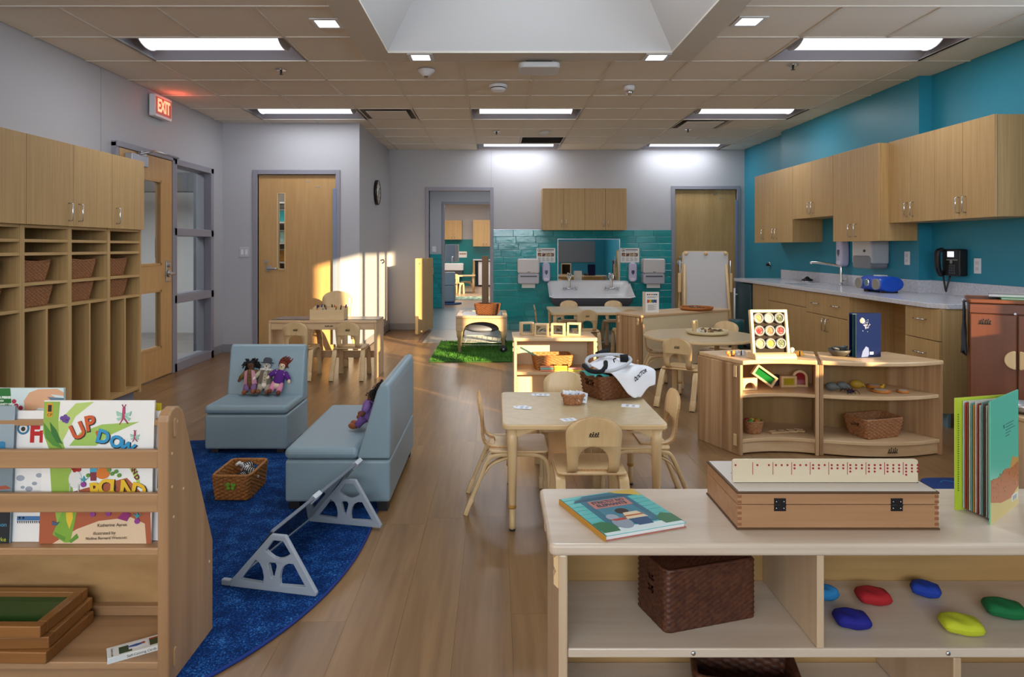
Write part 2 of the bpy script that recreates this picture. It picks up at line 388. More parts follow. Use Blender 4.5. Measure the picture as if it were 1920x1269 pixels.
# ---- walls
def wall(name, boxes, mat):
    m = MB()
    for b_ in boxes: m.box(*b_)
    return struct(name, m, mat)
ZT = 2.90
wall_left = wall('wall_left', [(XL - .12, XL, YR - .12, 5.76, 0, ZT), (XL - .12, XL, 5.76, 7.69, 2.15, ZT), (XL - .12, XL, 7.69, YA + .1, 0, ZT)], WALLG)
DA0, DA1 = -2.86, -1.925
wall_alcove = wall('wall_alcove', [(XL, DA0, YA, YA + .1, 0, ZT), (DA1, XA - .1, YA, YA + .1, 0, ZT), (DA0, DA1, YA, YA + .1, 2.13, ZT)], WALLG)
wall_jog = wall('wall_jog', [(XA - .1, XA, YA, YB, 0, ZT)], WALLG)
DB0, DB1, DC0, DC1 = -1.03, -.10, 2.72, 3.66
wall_back = wall('wall_back', [(XA - .1, DB0, YB, YB + .12, 0, ZT), (DB1, DC0, YB, YB + .12, 0, ZT), (DC1, 3.95, YB, YB + .12, 0, ZT), (DB0, DB1, YB, YB + .12, 2.13, ZT), (DC0, DC1, YB, YB + .12, 2.14, ZT)], WALLG)
WY0, WY1, WZ0, WZ1 = 1.06, 4.12, .92, 2.66
VY0, VY1, VZ0, VZ1 = .62, .98, .75, 1.75
wall_right = wall('wall_right', [(XR, XR + .12, YR - .12, VY0, 0, ZT), (XR, XR + .12, VY1, WY0, 0, ZT), (XR, XR + .12, WY1, YB, 0, ZT), (XR, XR + .12, WY0, WY1, 0, WZ0), (XR, XR + .12, WY0, WY1, WZ1, ZT), (XR, XR + .12, VY0, VY1, 0, VZ0), (XR, XR + .12, VY0, VY1, VZ1, ZT), (XC, XR, YC0, YC1, 0, ZT), (XR, XR + .12, 3.0, WY1, WZ0, 1.12)], BLUE)  # last box: unseen raised sill added to keep sun off the play cupboard
RX0, RX1, RZ0, RZ1 = -2.7, 1.5, .9, 2.5
wall_rear = wall('wall_rear', [(XL - .12, RX0, YR - .12, YR, 0, ZT), (RX1, XR + .12, YR - .12, YR, 0, ZT), (RX0, RX1, YR - .12, YR, 0, RZ0), (RX0, RX1, YR - .12, YR, RZ1, ZT)], BLUE)
# vertical wall joints
for nm, a in (('wall_joint', (-.085, -.077, YB - .004, YB, 1.53, HC)),): B(*a).build(nm, P('joint', '#a3a3a8', .6), wall_back)
B(XL, XL + .003, 5.565, 5.573, 1.95, HC).build('wall_joint', P('joint', '#a3a3a8', .6), wall_left)
# window in the right wall (the sun comes through it)
w2 = tag(bpy.data.objects.new('window_2', None), kind='structure'); C.objects.link(w2); w2.location = (XR + .06, 0, 0)
for a in ((-.05, .05, WY0, WY1, WZ0, WZ0 + .05), (-.05, .05, WY0, WY1, WZ1 - .05, WZ1), (-.05, .05, WY0, WY0 + .05, WZ0, WZ1), (-.05, .05, WY1 - .05, WY1, WZ0, WZ1)): B(*a).build('window_frame', FRAME, w2)
for y in (2.0, 3.0, 3.66): B(-.05, .05, y - .03, y + .03, WZ0, WZ1).build('mullion', FRAME, w2)
w3 = tag(bpy.data.objects.new('window_3', None), kind='structure'); C.objects.link(w3); w3.location = (XR + .06, 0, 0)
for a in ((VY0, VY1, VZ0, VZ0 + .05), (VY0, VY1, VZ1 - .05, VZ1), (VY0, VY0 + .05, VZ0, VZ1), (VY1 - .05, VY1, VZ0, VZ1)): B(-.05, .05, *a).build('window_frame', FRAME, w3)
w4 = tag(bpy.data.objects.new('window_4', None), kind='structure'); C.objects.link(w4); w4.location = (0, YR - .06, 0)  # made-up window, out of view, as the opening for the rear fill
for a in ((RX0, RX1, RZ0, RZ0 + .05), (RX0, RX1, RZ1 - .05, RZ1), (RX0, RX0 + .05, RZ0, RZ1), (RX1 - .05, RX1, RZ0, RZ1), (-1.33, -1.27, RZ0, RZ1), (.07, .13, RZ0, RZ1)): B(a[0], a[1], -.05, .05, a[2], a[3]).build('window_frame', FRAME, w4)
pb = thing('pin_board', 'large grey pin board on the blue wall behind the viewer', 'board', (2.75, YR, 0)); B(-.68, .68, .005, .03, .74, 1.48).build('panel', P('grey_felt', '#85858a', .9), pb, .004)
# base boards
def base(name, boxes):
    m = MB()
    for b_ in boxes: m.box(*b_)
    return struct(name, m, TRIMG, .004)
base('baseboard_left', [(XL, XL + .012, 7.73, YA, 0, .1), (XL, XL + .012, YR, 2.6, 0, .1)])
base('baseboard_alcove', [(XL, DA0 - .06, YA - .012, YA, 0, .1), (DA1 + .06, XA, YA - .012, YA, 0, .1)])
base('baseboard_jog', [(XA, XA + .012, YA, YB, 0, .1)])
base('baseboard_back', [(XA + .012, DB0 - .05, YB - .012, YB, 0, .1), (DC1 + .05, XR, YB - .012, YB, 0, .1)])
base('baseboard_right', [(XR - .012, XR, YC1, YB - .012, 0, .1), (XR - .012, XR, YR, 3.2, 0, .1)])
# ---- teal tiles on the back wall, tile by tile
TEAL = wood('teal_glaze', '#2aa3a6', '#178085', 'x', .12, 14, 5, .6, .13, (.2, .8))
for n in TEAL.node_tree.nodes:
    if n.type == 'BUMP': n.inputs['Strength'].default_value = .35; n.inputs['Distance'].default_value = .004
GROUT = P('grout', '#8fb9b6', .8)
tcache = {}
def tile_wall(parent, x0, x1, z1, y, rows, tw=.3048, th=.1015):
    B(x0, x1, y - .006, y, z1 - rows * th, z1).build('grout_bed', GROUT, parent)
    for r in range(rows):
        zc = z1 - th * (r + .5); x = x0 - tw * ((r * .37 + (.5 if r % 2 else 0)) % 1)
        while x < x1:
            a, b_ = max(x, x0), min(x + tw, x1)
            if b_ - a > .03:
                w = round(b_ - a, 3)
                if w not in tcache:
                    g = .0016; hw, hh = w/2 - g, th/2 - g; c = .004; m = MB()
                    m.add([(-hw, 0, -hh), (hw, 0, -hh), (hw, 0, hh), (-hw, 0, hh), (-hw, -.005, -hh), (hw, -.005, -hh), (hw, -.005, hh), (-hw, -.005, hh), (-hw + c, -.0085, -hh + c), (hw - c, -.0085, -hh + c), (hw - c, -.0085, hh - c), (-hw + c, -.0085, hh - c)],
                          [(3, 2, 1, 0)] + [(i, (i+1) % 4, 4 + (i+1) % 4, 4 + i) for i in range(4)] + [(4 + i, 4 + (i+1) % 4, 8 + (i+1) % 4, 8 + i) for i in range(4)] + [(8, 9, 10, 11)])
                    tcache[w] = m.mesh('tile', TEAL)
                mesh_obj('tile', tcache[w], parent, loc=((a + b_)/2, y - .005 + rnd.uniform(-.0008, .0008), zc))
            x += tw
tile_wall(wall_back, DB1 + .05, DC0 - .05, 1.523, YB, 15)
B(DB1 + .05, DC0 - .05, YB - .012, YB, 1.523, 1.531).build('tile_edge_trim', STEEL, wall_back)
# ---- washroom and the classroom beyond
Y2 = 13.9
wash = wall('wall_washroom', [(-1.75, -1.09, Y2, Y2 + .1, 0, ZT), (-.07, 1.5, Y2, Y2 + .1, 0, ZT), (-1.09, -.07, Y2, Y2 + .1, 2.16, ZT), (-1.85, -1.75, YB + .13, Y2, 0, ZT), (1.5, 1.6, YB + .13, Y2, 0, ZT)], WALLG)
struct('floor_washroom', MB().box(-1.85, 1.6, YB, Y2 + .1, -.1, .002), P('washroom_floor', '#7f8d95', .3, var=(3, '#73828a', .3, .7)))
struct('ceiling_washroom', MB().box(-1.85, 1.6, YB + .1, Y2 + .1, 2.74, 2.96), CEIL)
tile_wall(wash, -1.75, -1.13, 1.12, Y2, 11)
for a in ((-1.13, -1.08, Y2 - .02, Y2 + .12, 0, 2.2), (-.08, -.03, Y2 - .02, Y2 + .12, 0, 2.2), (-1.08, -.08, Y2 - .02, Y2 + .12, 2.15, 2.2)): B(*a).build('door_frame', FRAME, wash)
B(-1.33, -1.25, Y2 - .012, Y2, 1.16, 1.28).build('switch_plate', WHITE, wash, .003)
Y3 = 22.1
far = wall('wall_far_classroom', [(-3.6, 3.0, Y3, Y3 + .1, 0, ZT)], WALLG)
wall('wall_far_left', [(-3.6, -3.5, Y2 + .1, Y3, 0, ZT)], WALLG); wall('wall_far_right', [(2.9, 3.0, Y2 + .1, Y3, 0, ZT)], WALLG)
struct('floor_far_classroom', MB().box(-3.6, 3.0, Y2 + .1, Y3, -.1, .002), P('far_floor', '#9a8068', .35))
struct('ceiling_far_classroom', MB().box(-3.6, 3.0, Y2 + .1, Y3 + .1, 2.74, 2.96), CEIL)
B(-3.5, -.15, Y3 - .02, Y3, 0, 1.52).build('tiled_dado', P('far_teal', '#1a7f84', .2), far)
# corridor behind the glazed door, closet behind the alcove door
struct('wall_corridor', MB().box(-5.8, -5.7, 4.2, 10, 0, ZT).box(-5.8, XL - .12, 9.9, 10.0, 0, ZT).box(-5.8, XL - .12, 4.1, 4.2, 0, ZT), P('corridor_wall', '#cfcfd0', .5))
struct('floor_corridor', MB().box(-5.7, XL - .12, 4.2, 9.9, -.004, .001), P('corridor_floor', '#96918b', .35, var=(4, '#857f79', .3, .7)))
struct('ceiling_corridor', MB().box(-5.7, XL - .12, 4.2, 9.9, 2.62, 2.7), CEIL)
struct('trim_1', MB().box(-5.7, XL - .14, 8.9, 9.1, 2.0, 2.25), P('dark_beam', '#3b3d40', .5))
struct('trim_2', MB().box(-3.62, XL - .14, 8.02, 8.35, 0, 2.6), P('dark_jamb', '#4a5057', .5))
struct('wall_closet', MB().box(XL, XA - .1, 9.4, 9.5, 0, ZT).box(XL - .1, XL, YA + .1, 9.5, 0, ZT), P('closet_wall', '#9a938c', .6))
# ---- doors
def door_frame(parent, x0, x1, zt, y, w=.055, d=.14):
    for a in ((x0 - w, x0, y - .02, y + d, 0, zt + w), (x1, x1 + w, y - .02, y + d, 0, zt + w), (x0, x1, y - .02, y + d, zt, zt + w)): B(*a).build('door_frame', FRAME, parent, .004)
def lever(parent, x, y, z, sgn=1, axis='y'):
    h = thing('lever_handle', None, None, (x, y, z)); h.parent = parent; h.rotation_euler[2] = 0 if axis == 'y' else PI / 2
    MB().cyl((0, -.014, 0), .036, .014, 'y', 20).build('rose', STEEL, h, .003)
    MB().tube(smooth_path([(0, -.01, 0), (0, -.05, 0), (.02 * sgn, -.062, 0), (.11 * sgn, -.06, -.004)]), .013, 10).build('lever', STEEL, h)
    return h
def sdoor(name):
    o = bpy.data.objects.new(name, None); C.objects.link(o); tag(o, kind='structure'); return o
d2 = sdoor('door_2'); door_frame(d2, DA0, DA1, 2.13, YA)
lx0, lx1, lz0, lz1 = -2.632, -2.540, .993, 1.907
leaf = MB().prism([(DA0 + .005, .01), (DA1 - .005, .01), (DA1 - .005, 2.125), (DA0 + .005, 2.125)], YA + .02, YA + .062, 'y', holes=[[(lx0, lz0), (lx0, lz1), (lx1, lz1), (lx1, lz0)]])
leaf.build('leaf', doorwood('z'), d2)
B(lx0, lx1, YA + .038, YA + .042, lz0, lz1).build('pane', GLASS, d2)
fm = MB()
for a in ((lx0 - .004, lx0 + .012, YA + .012, YA + .07, lz0 - .004, lz1 + .004), (lx1 - .006, lx1 + .004, YA + .012, YA + .07, lz0 - .004, lz1 + .004), (lx0, lx1, YA + .012, YA + .07, lz0 - .004, lz0 + .008), (lx0, lx1, YA + .012, YA + .07, lz1 - .008, lz1 + .004)): fm.box(*a)
fm.build('lite_trim', birch('z'), d2)
lever(d2, -2.735, YA + .02, 1.005); MB().cyl((-2.765, YA + .004, 1.085), .02, .016, 'y').build('deadbolt', STEEL, d2, .003)
for px in (576, 580.5, 592, 597): MB().cyl((FX(px, YA), YA + .012, FZ(340 if px < 585 else 349.5, YA)), .008, .008, 'y', 12).build('through_bolt', STEEL, d2)
B(DA1 - .03, DA1 + .012, YA - .03, YA - .018, .1, 1.96).build('finger_guard', P('blue_grey_strip', '#7f8ca3', .35), d2, .003)
d3 = sdoor('door_3'); door_frame(d3, DC0, DC1, 2.14, YB)
B(DC0 + .005, DC1 - .005, YB + .02, YB + .062, .01, 2.135).build('leaf', wood('door_maple_pale', '#c0a170', '#a5854f', 'z', .4, 30, 5, .1), d3)
MB().cyl((FX(1275, YB), YB + .002, FZ(493, YB)), .045, .018, 'y', 24).build('rose', STEEL, d3, .004)
lever(d3, FX(1275, YB), YB, FZ(493, YB)); MB().cyl((FX(1275.5, YB), YB + .004, FZ(482.5, YB)), .02, .016, 'y').build('deadbolt', STEEL, d3, .003)
for px, py in ((1339, 364), (1342.5, 364), (1351, 371.5), (1356, 371.5)): MB().cyl((FX(px, YB), YB + .012, FZ(py, YB)), .009, .008, 'y', 10).build('through_bolt', STEEL, d3)
B(DC1 - .03, DC1 + .012, YB - .03, YB - .018, .1, 1.98).build('finger_guard', P('blue_grey_strip', '#7f8ca3', .35), d3, .003)
d4 = sdoor('door_4'); door_frame(d4, DB0, DB1, 2.118, YB)
# left glazed door: leaf lies in the plane x = -3.235
d1 = sdoor('door_1'); XF = -3.235
for a in ((XL - .12, XF, 5.72, 5.76, 0, 2.16), (XL - .12, XF + .01, 6.70, 6.74, 0, 2.16), (XL - .12, XF + .01, 5.72, 6.74, 2.12, 2.17)): B(*a).build('door_frame', FRAME, d1, .004)
lf = MB().prism([(5.765, .012), (6.695, .012), (6.695, 2.115), (5.765, 2.115)], XF - .045, XF, 'x', holes=[[(5.97, 1.09), (5.97, 1.895), (6.48, 1.895), (6.48, 1.09)], [(5.97, .293), (5.97, .844), (6.48, .844), (6.48, .293)]])
lf.build('leaf', doorwood('z'), d1)
for z0_, z1_ in ((1.09, 1.895), (.293, .844)):
    B(XF - .026, XF - .02, 5.97, 6.48, z0_, z1_).build('pane', GLASS, d1)
    m = MB()
    for a in ((5.965, 5.985, z0_ - .005, z1_ + .005), (6.465, 6.485, z0_ - .005, z1_ + .005), (5.97, 6.48, z0_ - .005, z0_ + .015), (5.97, 6.48, z1_ - .015, z1_ + .005)): m.box(XF - .05, XF + .005, a[0], a[1], a[2], a[3])
    m.build('lite_trim', doorwood('z'), d1)
B(XF, XF + .008, 6.57, 6.66, .92, 1.13).build('lock_plate', STEEL, d1, .003)
lever(d1, XF + .008, 6.615, 1.0, -1, 'x'); MB().cyl((XF + .005, 6.615, 1.08), .02, .02, 'x').build('deadbolt', STEEL, d1, .003)
B(XF, XF + .07, 5.84, 6.12, 1.98, 2.08).build('closer_body', P('closer_silver', '#a9abb4', .35, metal=.4), d1, .008)
MB().tube([(XF + .05, 6.0, 2.09), (XF + .13, 6.1, 2.13), (XF + .1, 6.62, 2.135)], .011, 8).build('closer_arm', STEEL, d1)
B(XF + .005, XF + .04, 6.05, 6.14, 2.085, 2.125).build('closer_bracket', STEEL, d1, .004)
# interior window beside the door
w1 = sdoor('window_1')
for a in ((6.74, 6.79, 0, 2.15), (7.60, 7.67, 0, 2.15), (6.74, 7.67, 2.09, 2.15), (6.74, 7.67, 1.375, 1.452), (6.74, 7.67, .69, .775), (6.74, 7.67, 0, .09)): B(XL - .12, XF + .01, a[0], a[1], a[2], a[3]).build('window_frame', FRAME, w1, .004)
for a in ((.09, .69), (.775, 1.375), (1.452, 2.09)): B(XL - .03, XL - .024, 6.79, 7.60, a[0], a[1]).build('pane', GLASS, w1)
card = thing('door_notice', 'small dark sign hanging behind the middle pane beside the glazed door', 'sign', (XL - .2, 6.93, 1.23)); B(-.005, .005, -.08, .08, -.08, .12).build('plate', P('dark_sign', '#4b4b50', .5), card, .002)
# half-height gate at the washroom doorway
g = thing('half_gate', 'half-height wooden gate standing open at the left jamb of the washroom doorway', 'gate', (-.985, YB - .03, 0), math.radians(258.5))
B(0, .72, -.02, .02, .03, 1.10).build('panel', lam('z'), g, .003); B(.722, .728, -.02, .02, .03, 1.10).build('edge_band', birch('z'), g)
for z in (.25, .9): B(-.012, .0, -.026, .026, z - .05, z + .05).build('hinge', STEEL, g)
MB().cyl((.68, .02, 1.03), .012, .012, 'y', 12).build('latch_button', STEEL, g)
# ================================================================ CEILING FIXTURES
LENS = P('fluorescent_lens', (.86, .90, 1.0), .4, emit=TROFFER)
REFL = P('troffer_reflector', '#a3a2ac', .5)
def troffer():
    t = thing('ceiling_light', 'x', 'light'); w, d = 1.22, .61; h = MB(); e = .006
    # recessed housing: sloping long wings and end plates
    h.add([(e, e, 0), (w - e, e, 0), (w - e, .17, .085), (e, .17, .085), (e, d - e, 0), (w - e, d - e, 0), (w - e, d - .17, .085), (e, d - .17, .085)],
          [(0, 1, 2, 3), (5, 4, 7, 6), (3, 2, 6, 7), (0, 3, 7, 4), (1, 5, 6, 2)])
    h.build('reflector', REFL, t)
    f = MB()
    for a in ((0, w, 0, .012), (0, w, d - .012, d), (0, .012, 0, d), (w - .012, w, 0, d)): f.box(*a, -.003, .012)
    f.build('frame', TBAR, t)
    l = MB(); n = 10; rows = []
    for k in range(n + 1):
        a = PI * k / n; rows.append([(x, d / 2 - .15 * math.cos(a), .083 - .07 * math.sin(a)) for x in (.10, w - .10)])
    l.grid(rows); l.build('lens', LENS, t)
    lp = bpy.data.lights.new('tube_lamp', 'AREA'); lp.shape = 'RECTANGLE'; lp.size = 1.0; lp.size_y = .28; lp.energy = TUBE_W; lp.color = (.93, .95, 1); lo = bpy.data.objects.new('tube_lamp', lp); C.objects.link(lo); lo.parent = t; lo.location = (w / 2, d / 2, .006)
    for x in (.094, w - .10): MB().prism([(d / 2 - .158 * math.cos(PI * k / n), .084 - .078 * math.sin(PI * k / n)) for k in range(n + 1)], x, x + .006, 'x').build('end_cap', WHITE, t)
    return t
tr = troffer()
LL = ['long recessed light at the left of the ceiling, nearest the viewer', 'long recessed light in the middle of the ceiling between smoke detector and dark grille', 'long recessed light beyond the vent over the wooden door at left', 'long recessed light over the trough sink against the back wall', 'long recessed light at right of the ceiling, second from the viewer', 'long recessed light at far right over the door with the whiteboard', 'long recessed light at right of the ceiling, nearest the viewer']
for (x, y), l in zip([(GX - 2.44, 4.76), (GX, 7.20), (GX - 2.44, 7.20), (GX, 9.64), (GX + 2.44, 7.20), (GX + 2.44, 9.64), (GX + 2.44, 4.76)], LL): place(tr, USED, (x, y, HC), 0, l, 'recessed fluorescent ceiling lights')
for x, l in ((GX - 2.44, 'long ceiling light behind the viewer, on the left'), (GX + 2.44, 'long ceiling light behind the viewer, on the right')): place(tr, USED, (x, -1.4, HC), 0, l, 'recessed fluorescent ceiling lights')  # unseen pair, added to brighten the rear wall and the foreground
DL = P('downlight_lens', (.85, .93, 1.0), .3, emit=DOWNLIGHT * .35)
def downlight():
    t = thing('downlight', 'x', 'light'); m = MB(); s, q = .095, .07
    m.prism([(-s, -s), (s, -s), (s, s), (-s, s)], -.006, .002, 'z', holes=[[(-q, -q), (-q, q), (q, q), (q, -q)]]); m.build('trim_ring', WHITEP, t)
    r = .066; B(-q, q, -q, q, -.002, .002).build('baffle', WHITE, t)
    B(-r, r, -r, r, -.0045, -.0025).build('lens', DL, t); return t
dl = downlight()
for x, y, z, l in ((-1.125, 4.46, HC, 'square downlight left of the skylight well'), (1.66, 4.42, HC, 'square downlight right of the skylight well'), (FX(789, 5.12), 5.13, HC - .035, 'square downlight in the soffit edge, left end'), (FX(1231, 5.12), 5.13, HC - .035, 'square downlight in the soffit edge, right end')):
    place(dl, USED, (x, y, z), 0, l, 'square downlights')
# vents
def vent(label, loc):
    t = thing('air_vent', label, 'vent', loc); w = .61; m = MB()
    m.add([(.02, .02, 0), (w - .02, .02, 0), (w - .02, w - .02, 0), (.02, w - .02, 0), (.09, .09, .05), (w - .09, .09, .05), (w - .09, w - .09, .05), (.09, w - .09, .05)], [(0, 1, 5, 4), (1, 2, 6, 5), (2, 3, 7, 6), (3, 0, 4, 7), (4, 5, 6, 7)]); m.build('backpan', P('vent_dark', '#6a6259', .6), t)
    B(.085, w - .085, .085, w - .085, -.012, -.006).build('face_plate', TBAR, t, .002)
    f = MB(); f.prism([(0, 0), (w, 0), (w, w), (0, w)], -.003, .006, 'z', holes=[[(.025, .025), (.025, w - .025), (w - .025, w - .025), (w - .025, .025)]]); f.build('frame', TBAR, t)
vent('square ceiling air vent left of centre, over the wooden door', (GX - 1.22, 7.20, HC)); vent('square ceiling air vent at right, beyond the second light', (GX + 2.44, 7.81, HC))
t = thing('return_grille', 'dark louvred return air grille near the back wall', 'vent', (GX + .61, 9.03, HC)); w = .61
m = MB(); m.prism([(0, 0), (w, 0), (w, w), (0, w)], -.003, .006, 'z', holes=[[(.025, .025), (.025, w - .025), (w - .025, w - .025), (w - .025, .025)]]); m.build('frame', TBAR, t)
B(.03, w - .03, .03, w - .03, .05, .055).build('duct_opening', P('duct_black', '#2a2624', .8), t)
sl = MB().add([(.026, 0, .0), (w - .026, 0, 0), (w - .026, .03, .03), (.026, .03, .03)], [(0, 1, 2, 3)]).mesh('slat', P('slat_grey', '#6f675f', .5))
for k in range(18): mesh_obj('slat', sl, t, loc=(0, .035 + k * .03, .004))
# small ceiling devices
def dev(name, label, cat, px, py, drop=0):
    d = 1875 / (VY - py); return thing(name, label, cat, (FX(px, d), d, HC - drop))
t = dev('occupancy_sensor', 'white conical ceiling sensor in front of the soffit, left of centre', 'sensor', 799, 131)
MB().lathe([(.075, 0), (.07, -.012), (.03, -.05), (.012, -.055)], 20).build('dome', WHITE, t); MB().ell((0, 0, -.055), (.02, .02, .012), 12, 6).build('lens', P('sensor_lens', '#7d6c58', .3), t)
t = dev('wireless_access_point', 'white box on a dark bracket under the ceiling in front of the soffit', 'device', 1010, 110)
B(-.10, .10, -.06, .06, -.05, 0).build('bracket', BLACK, t, .005); MB().prism(rrect(-.16, .16, -.13, .13, .05), -.10, -.055).build('casing', WHITEP, t, .012)
t = dev('smoke_detector', 'round white smoke detector on the ceiling, centre', 'detector', 934, 160)
MB().lathe([(.085, 0), (.085, -.012), (.07, -.02), (.07, -.035), (.06, -.05), (.02, -.055)], 22).build('body', WHITE, t); MB().lathe([(.072, -.024), (.072, -.032)], 22).build('vent_slot', BLACK, t)
t = dev('dome_camera', 'small chrome tipped ceiling device right of the smoke detector', 'camera', 1180, 161)
MB().lathe([(.05, 0), (.05, -.03), (.035, -.045)], 18).build('mount', WHITE, t); MB().ell((0, -.01, -.06), (.035, .035, .035)).build('dome', CHROME, t)
for px, py, l in ((527, 131, 'ceiling sprinkler under the near left light'), (1487, 122, 'ceiling sprinkler under the near right light'), (931, 246, 'ceiling sprinkler in the middle near the back wall'), (1290, 242, 'ceiling sprinkler beyond the right air vent')):
    t = dev('sprinkler', l, 'sprinkler', px, py); MB().lathe([(.045, 0), (.04, -.006), (.018, -.008)], 18).build('escutcheon', CHROME, t)
    MB().lathe([(.01, 0), (.01, -.02), (.005, -.035), (.016, -.037), (.016, -.04)], 10).build('head', BLACK, t); t['group'] = 'ceiling sprinklers'
t = dev('round_sensor', 'small cream dome on the ceiling beside the dark grille', 'sensor', 1021, 247); MB().lathe([(.07, 0), (.065, -.015), (.03, -.04), (.005, -.045)], 18).build('dome', WHITEP, t)
# exit sign
t = thing('exit_sign', 'lit red exit sign high on the left wall', 'sign', (XL, 6.47, 2.60))
MB().prism(rrect(-.165, .165, -.105, .105, .015), 0.02, .075, 'x').build('housing', WHITE, t, .004); B(0, .02, -.06, .06, -.05, .05).build('mount', WHITE, t)
B(.0752, .078, -.145, .145, -.08, .08).build('face', P('exit_face', '#b04a38', .4, emit=.3), t)
text('EXIT', .17, P('exit_red', (1.0, .34, .18), .4, emit=1.5), t, (.0785, 0, 0), (PI / 2, 0, PI / 2), width=.24, height=.125, ext=.001, bold=.006)
exl = bpy.data.lights.new('exit_sign_lamp', 'POINT'); exl.energy = .55; exl.color = (1, .12, .07); exl.shadow_soft_size = .04
eo = bpy.data.objects.new('exit_sign_lamp', exl); C.objects.link(eo); eo.location = (XL + .2, 6.5, 2.66)
# clock
t = thing('wall_clock', 'round black rimmed wall clock on the side wall of the alcove', 'clock', (XA, 9.15, FZ(361, 9.15))); R = .17
MB().lathe([(R, 0), (R, .035), (R - .012, .042), (R - .018, .039), (R - .018, .02)], 36, axis='x').build('rim', BLACK, t)
MB().lathe([(0.0001, .03), (R - .016, .03), (R - .016, .036), (.0001, .036)], 36, axis='x').build('dial', P('dial_pale', '#cfc9bd', .5), t)
m = MB()
for k in range(12):
    a = k * PI / 6; m.M = Matrix.Translation((.037, (R - .045) * math.sin(a), (R - .045) * math.cos(a))); m.box(-.001, .001, -.006, .006, -.012, .012)
m.M = None; m.build('numeral', INK, t)
MB().strip([(.0385, 0, -.02), (.0385, .06, .06)], (1, 0, 0), .002, .012).build('hour_hand', INK, t); MB().strip([(.041, 0.01, .02), (.041, -.07, -.09)], (1, 0, 0), .002, .008).build('minute_hand', INK, t)
t = thing('door_holder', 'small dark door latch on the sunlit side wall', 'latch', (XA, 9.45, FZ(491, 9.45))); B(0, .01, -.02, .02, -.05, .05).build('plate', STEEL, t, .002); MB().tube(smooth_path([(.01, 0, .02), (.05, 0, .03), (.06, 0, 0), (.03, 0, -.02)]), .008).build('hook', BLACK, t)
# light switch by the alcove door
t = thing('light_switch', 'double white light switch beside the wooden alcove door', 'switch', (-3.02, YA, 1.2)); B(-.06, .06, -.008, 0, -.06, .06).build('plate', P('switch_grey', '#c5c5c8', .4), t, .003)
for x in (-.025, .025): B(x - .014, x + .014, -.012, -.006, -.03, .03).build('rocker', WHITE, t, .002)
# ================================================================ LEFT LOCKERS
LX, LD = -2.85, .43; LZ = lam('z'); LY = lam('y')
BASKET_SLOTS = []
def locker(k, y0, y1, label):
    t = thing('locker_unit', label, 'locker', (XL, y0, 0), 0, 'cubby lockers along the left wall'); w = y1 - y0; D = LX - XL; th = .018
    B(0.01, D - .06, 0, w, 0, .10).build('plinth', P('plinth_blue_grey', '#7f8496', .4), t)
    for y in (0, w - th): B(.0, D, y, y + th, .10, 1.396).build('side_panel', LZ, t)
    B(0, .012, th, w - th, .10, 1.396).build('back_panel', LZ, t)
    for i, z in enumerate((.125, .865, 1.022, 1.207, 1.289, 1.378)): B(.012, D - .004, th, w - th, z - .001, z + th).build('shelf', LY, t)
    B(.012, D - .004, w/2 - th/2, w/2 + th/2, .143, .864).build('divider', LZ, t)
    B(.012, D - .012, th, w - th, .143, .144 + .002).build('locker_floor', LY, t)
    h = MB(); h.tube([(.012, w * .75, .80), (.05, w * .75, .80), (.055, w * .75, .815)], .007, 8); h.build('coat_hook', STEEL, t)
    # upper cupboard
    c = MB().box(0, D + .004, 0, w, 1.398, 1.94); c.build('upper_box', LZ, t)
    d = B(D + .005, D + .025, .002, w - .002, 1.396, 1.942).build('door', LZ, t, .0015)
    s = {0: .88, 1: .12, 2: .88, 3: .12, 4: .12}[k]
    handle_c(d, (D + .024, w * s, 1.49), .115, (0, 0, 1), (1, 0, 0), r=.0045)
    return t
LBL = ['cubby locker unit cut off by the left edge behind the tilted books', 'cubby locker unit at the left edge, partly cut off', 'cubby locker unit with the two biggest baskets in view, second from the left', 'cubby locker unit between the second and the last one', 'cubby locker unit at the far end, beside the glazed door']
yb = [3.14, 3.59, 4.04, 4.49, 4.94, 5.39]
for k in range(5): locker(k, yb[k], yb[k + 1], LBL[k])
# ================================================================ KITCHEN WALL, RIGHT
def upper(name, label, xf, xb, y0, y1, z0, z1, doors, handles, exposed=True):
    t = thing(name, label, 'cabinet', (xf, y0, z0), 0, 'wall cabinets over the counter'); w = y1 - y0; h = z1 - z0
    B(.021, xb - xf, 0, w, 0, h).build('body', LZ, t)
    e = [0] + doors + [w]
    ds = []
    for i in range(len(e) - 1): ds.append(B(0, .02, e[i] + .0015, e[i+1] - .0015, -.002, h + .002).build('door', LZ, t, .0015))
    for i, y in handles: handle_c(ds[i], (.001, y, .10), .115, (0, 0, 1), (-1, 0, 0), r=.0045)
    return t
upper('wall_cabinet', 'far low-hanging wall cabinet with three doors, next to the back wall', 3.33, XC, 7.565, 8.67, 1.317, 2.165, [.455, .775], [(0, .42), (1, .50), (2, .82)])
upper('wall_cabinet', 'short wall cabinet above the small sink', 3.33, XC, 6.655, 7.56, 1.573, 2.165, [.45], [(0, .41), (1, .49)])
upper('wall_cabinet', 'deep low-hanging wall cabinet above the towel dispenser', 3.33, XC, 5.86, 6.65, 1.315, 2.167, [.41], [(0, .36), (1, .46)])
upper('wall_cabinet', 'four-door wall cabinet above the black telephone, nearest the viewer', 3.418, XR, 4.61, 5.855, 1.469, 2.17, [.32, .635, .94], [(0, .285), (1, .355), (2, .9), (3, .98)])
ct = thing('countertop', 'long white quartz countertop with backsplash on the right', 'countertop', (0, 0, 0))
TOPZ = .862
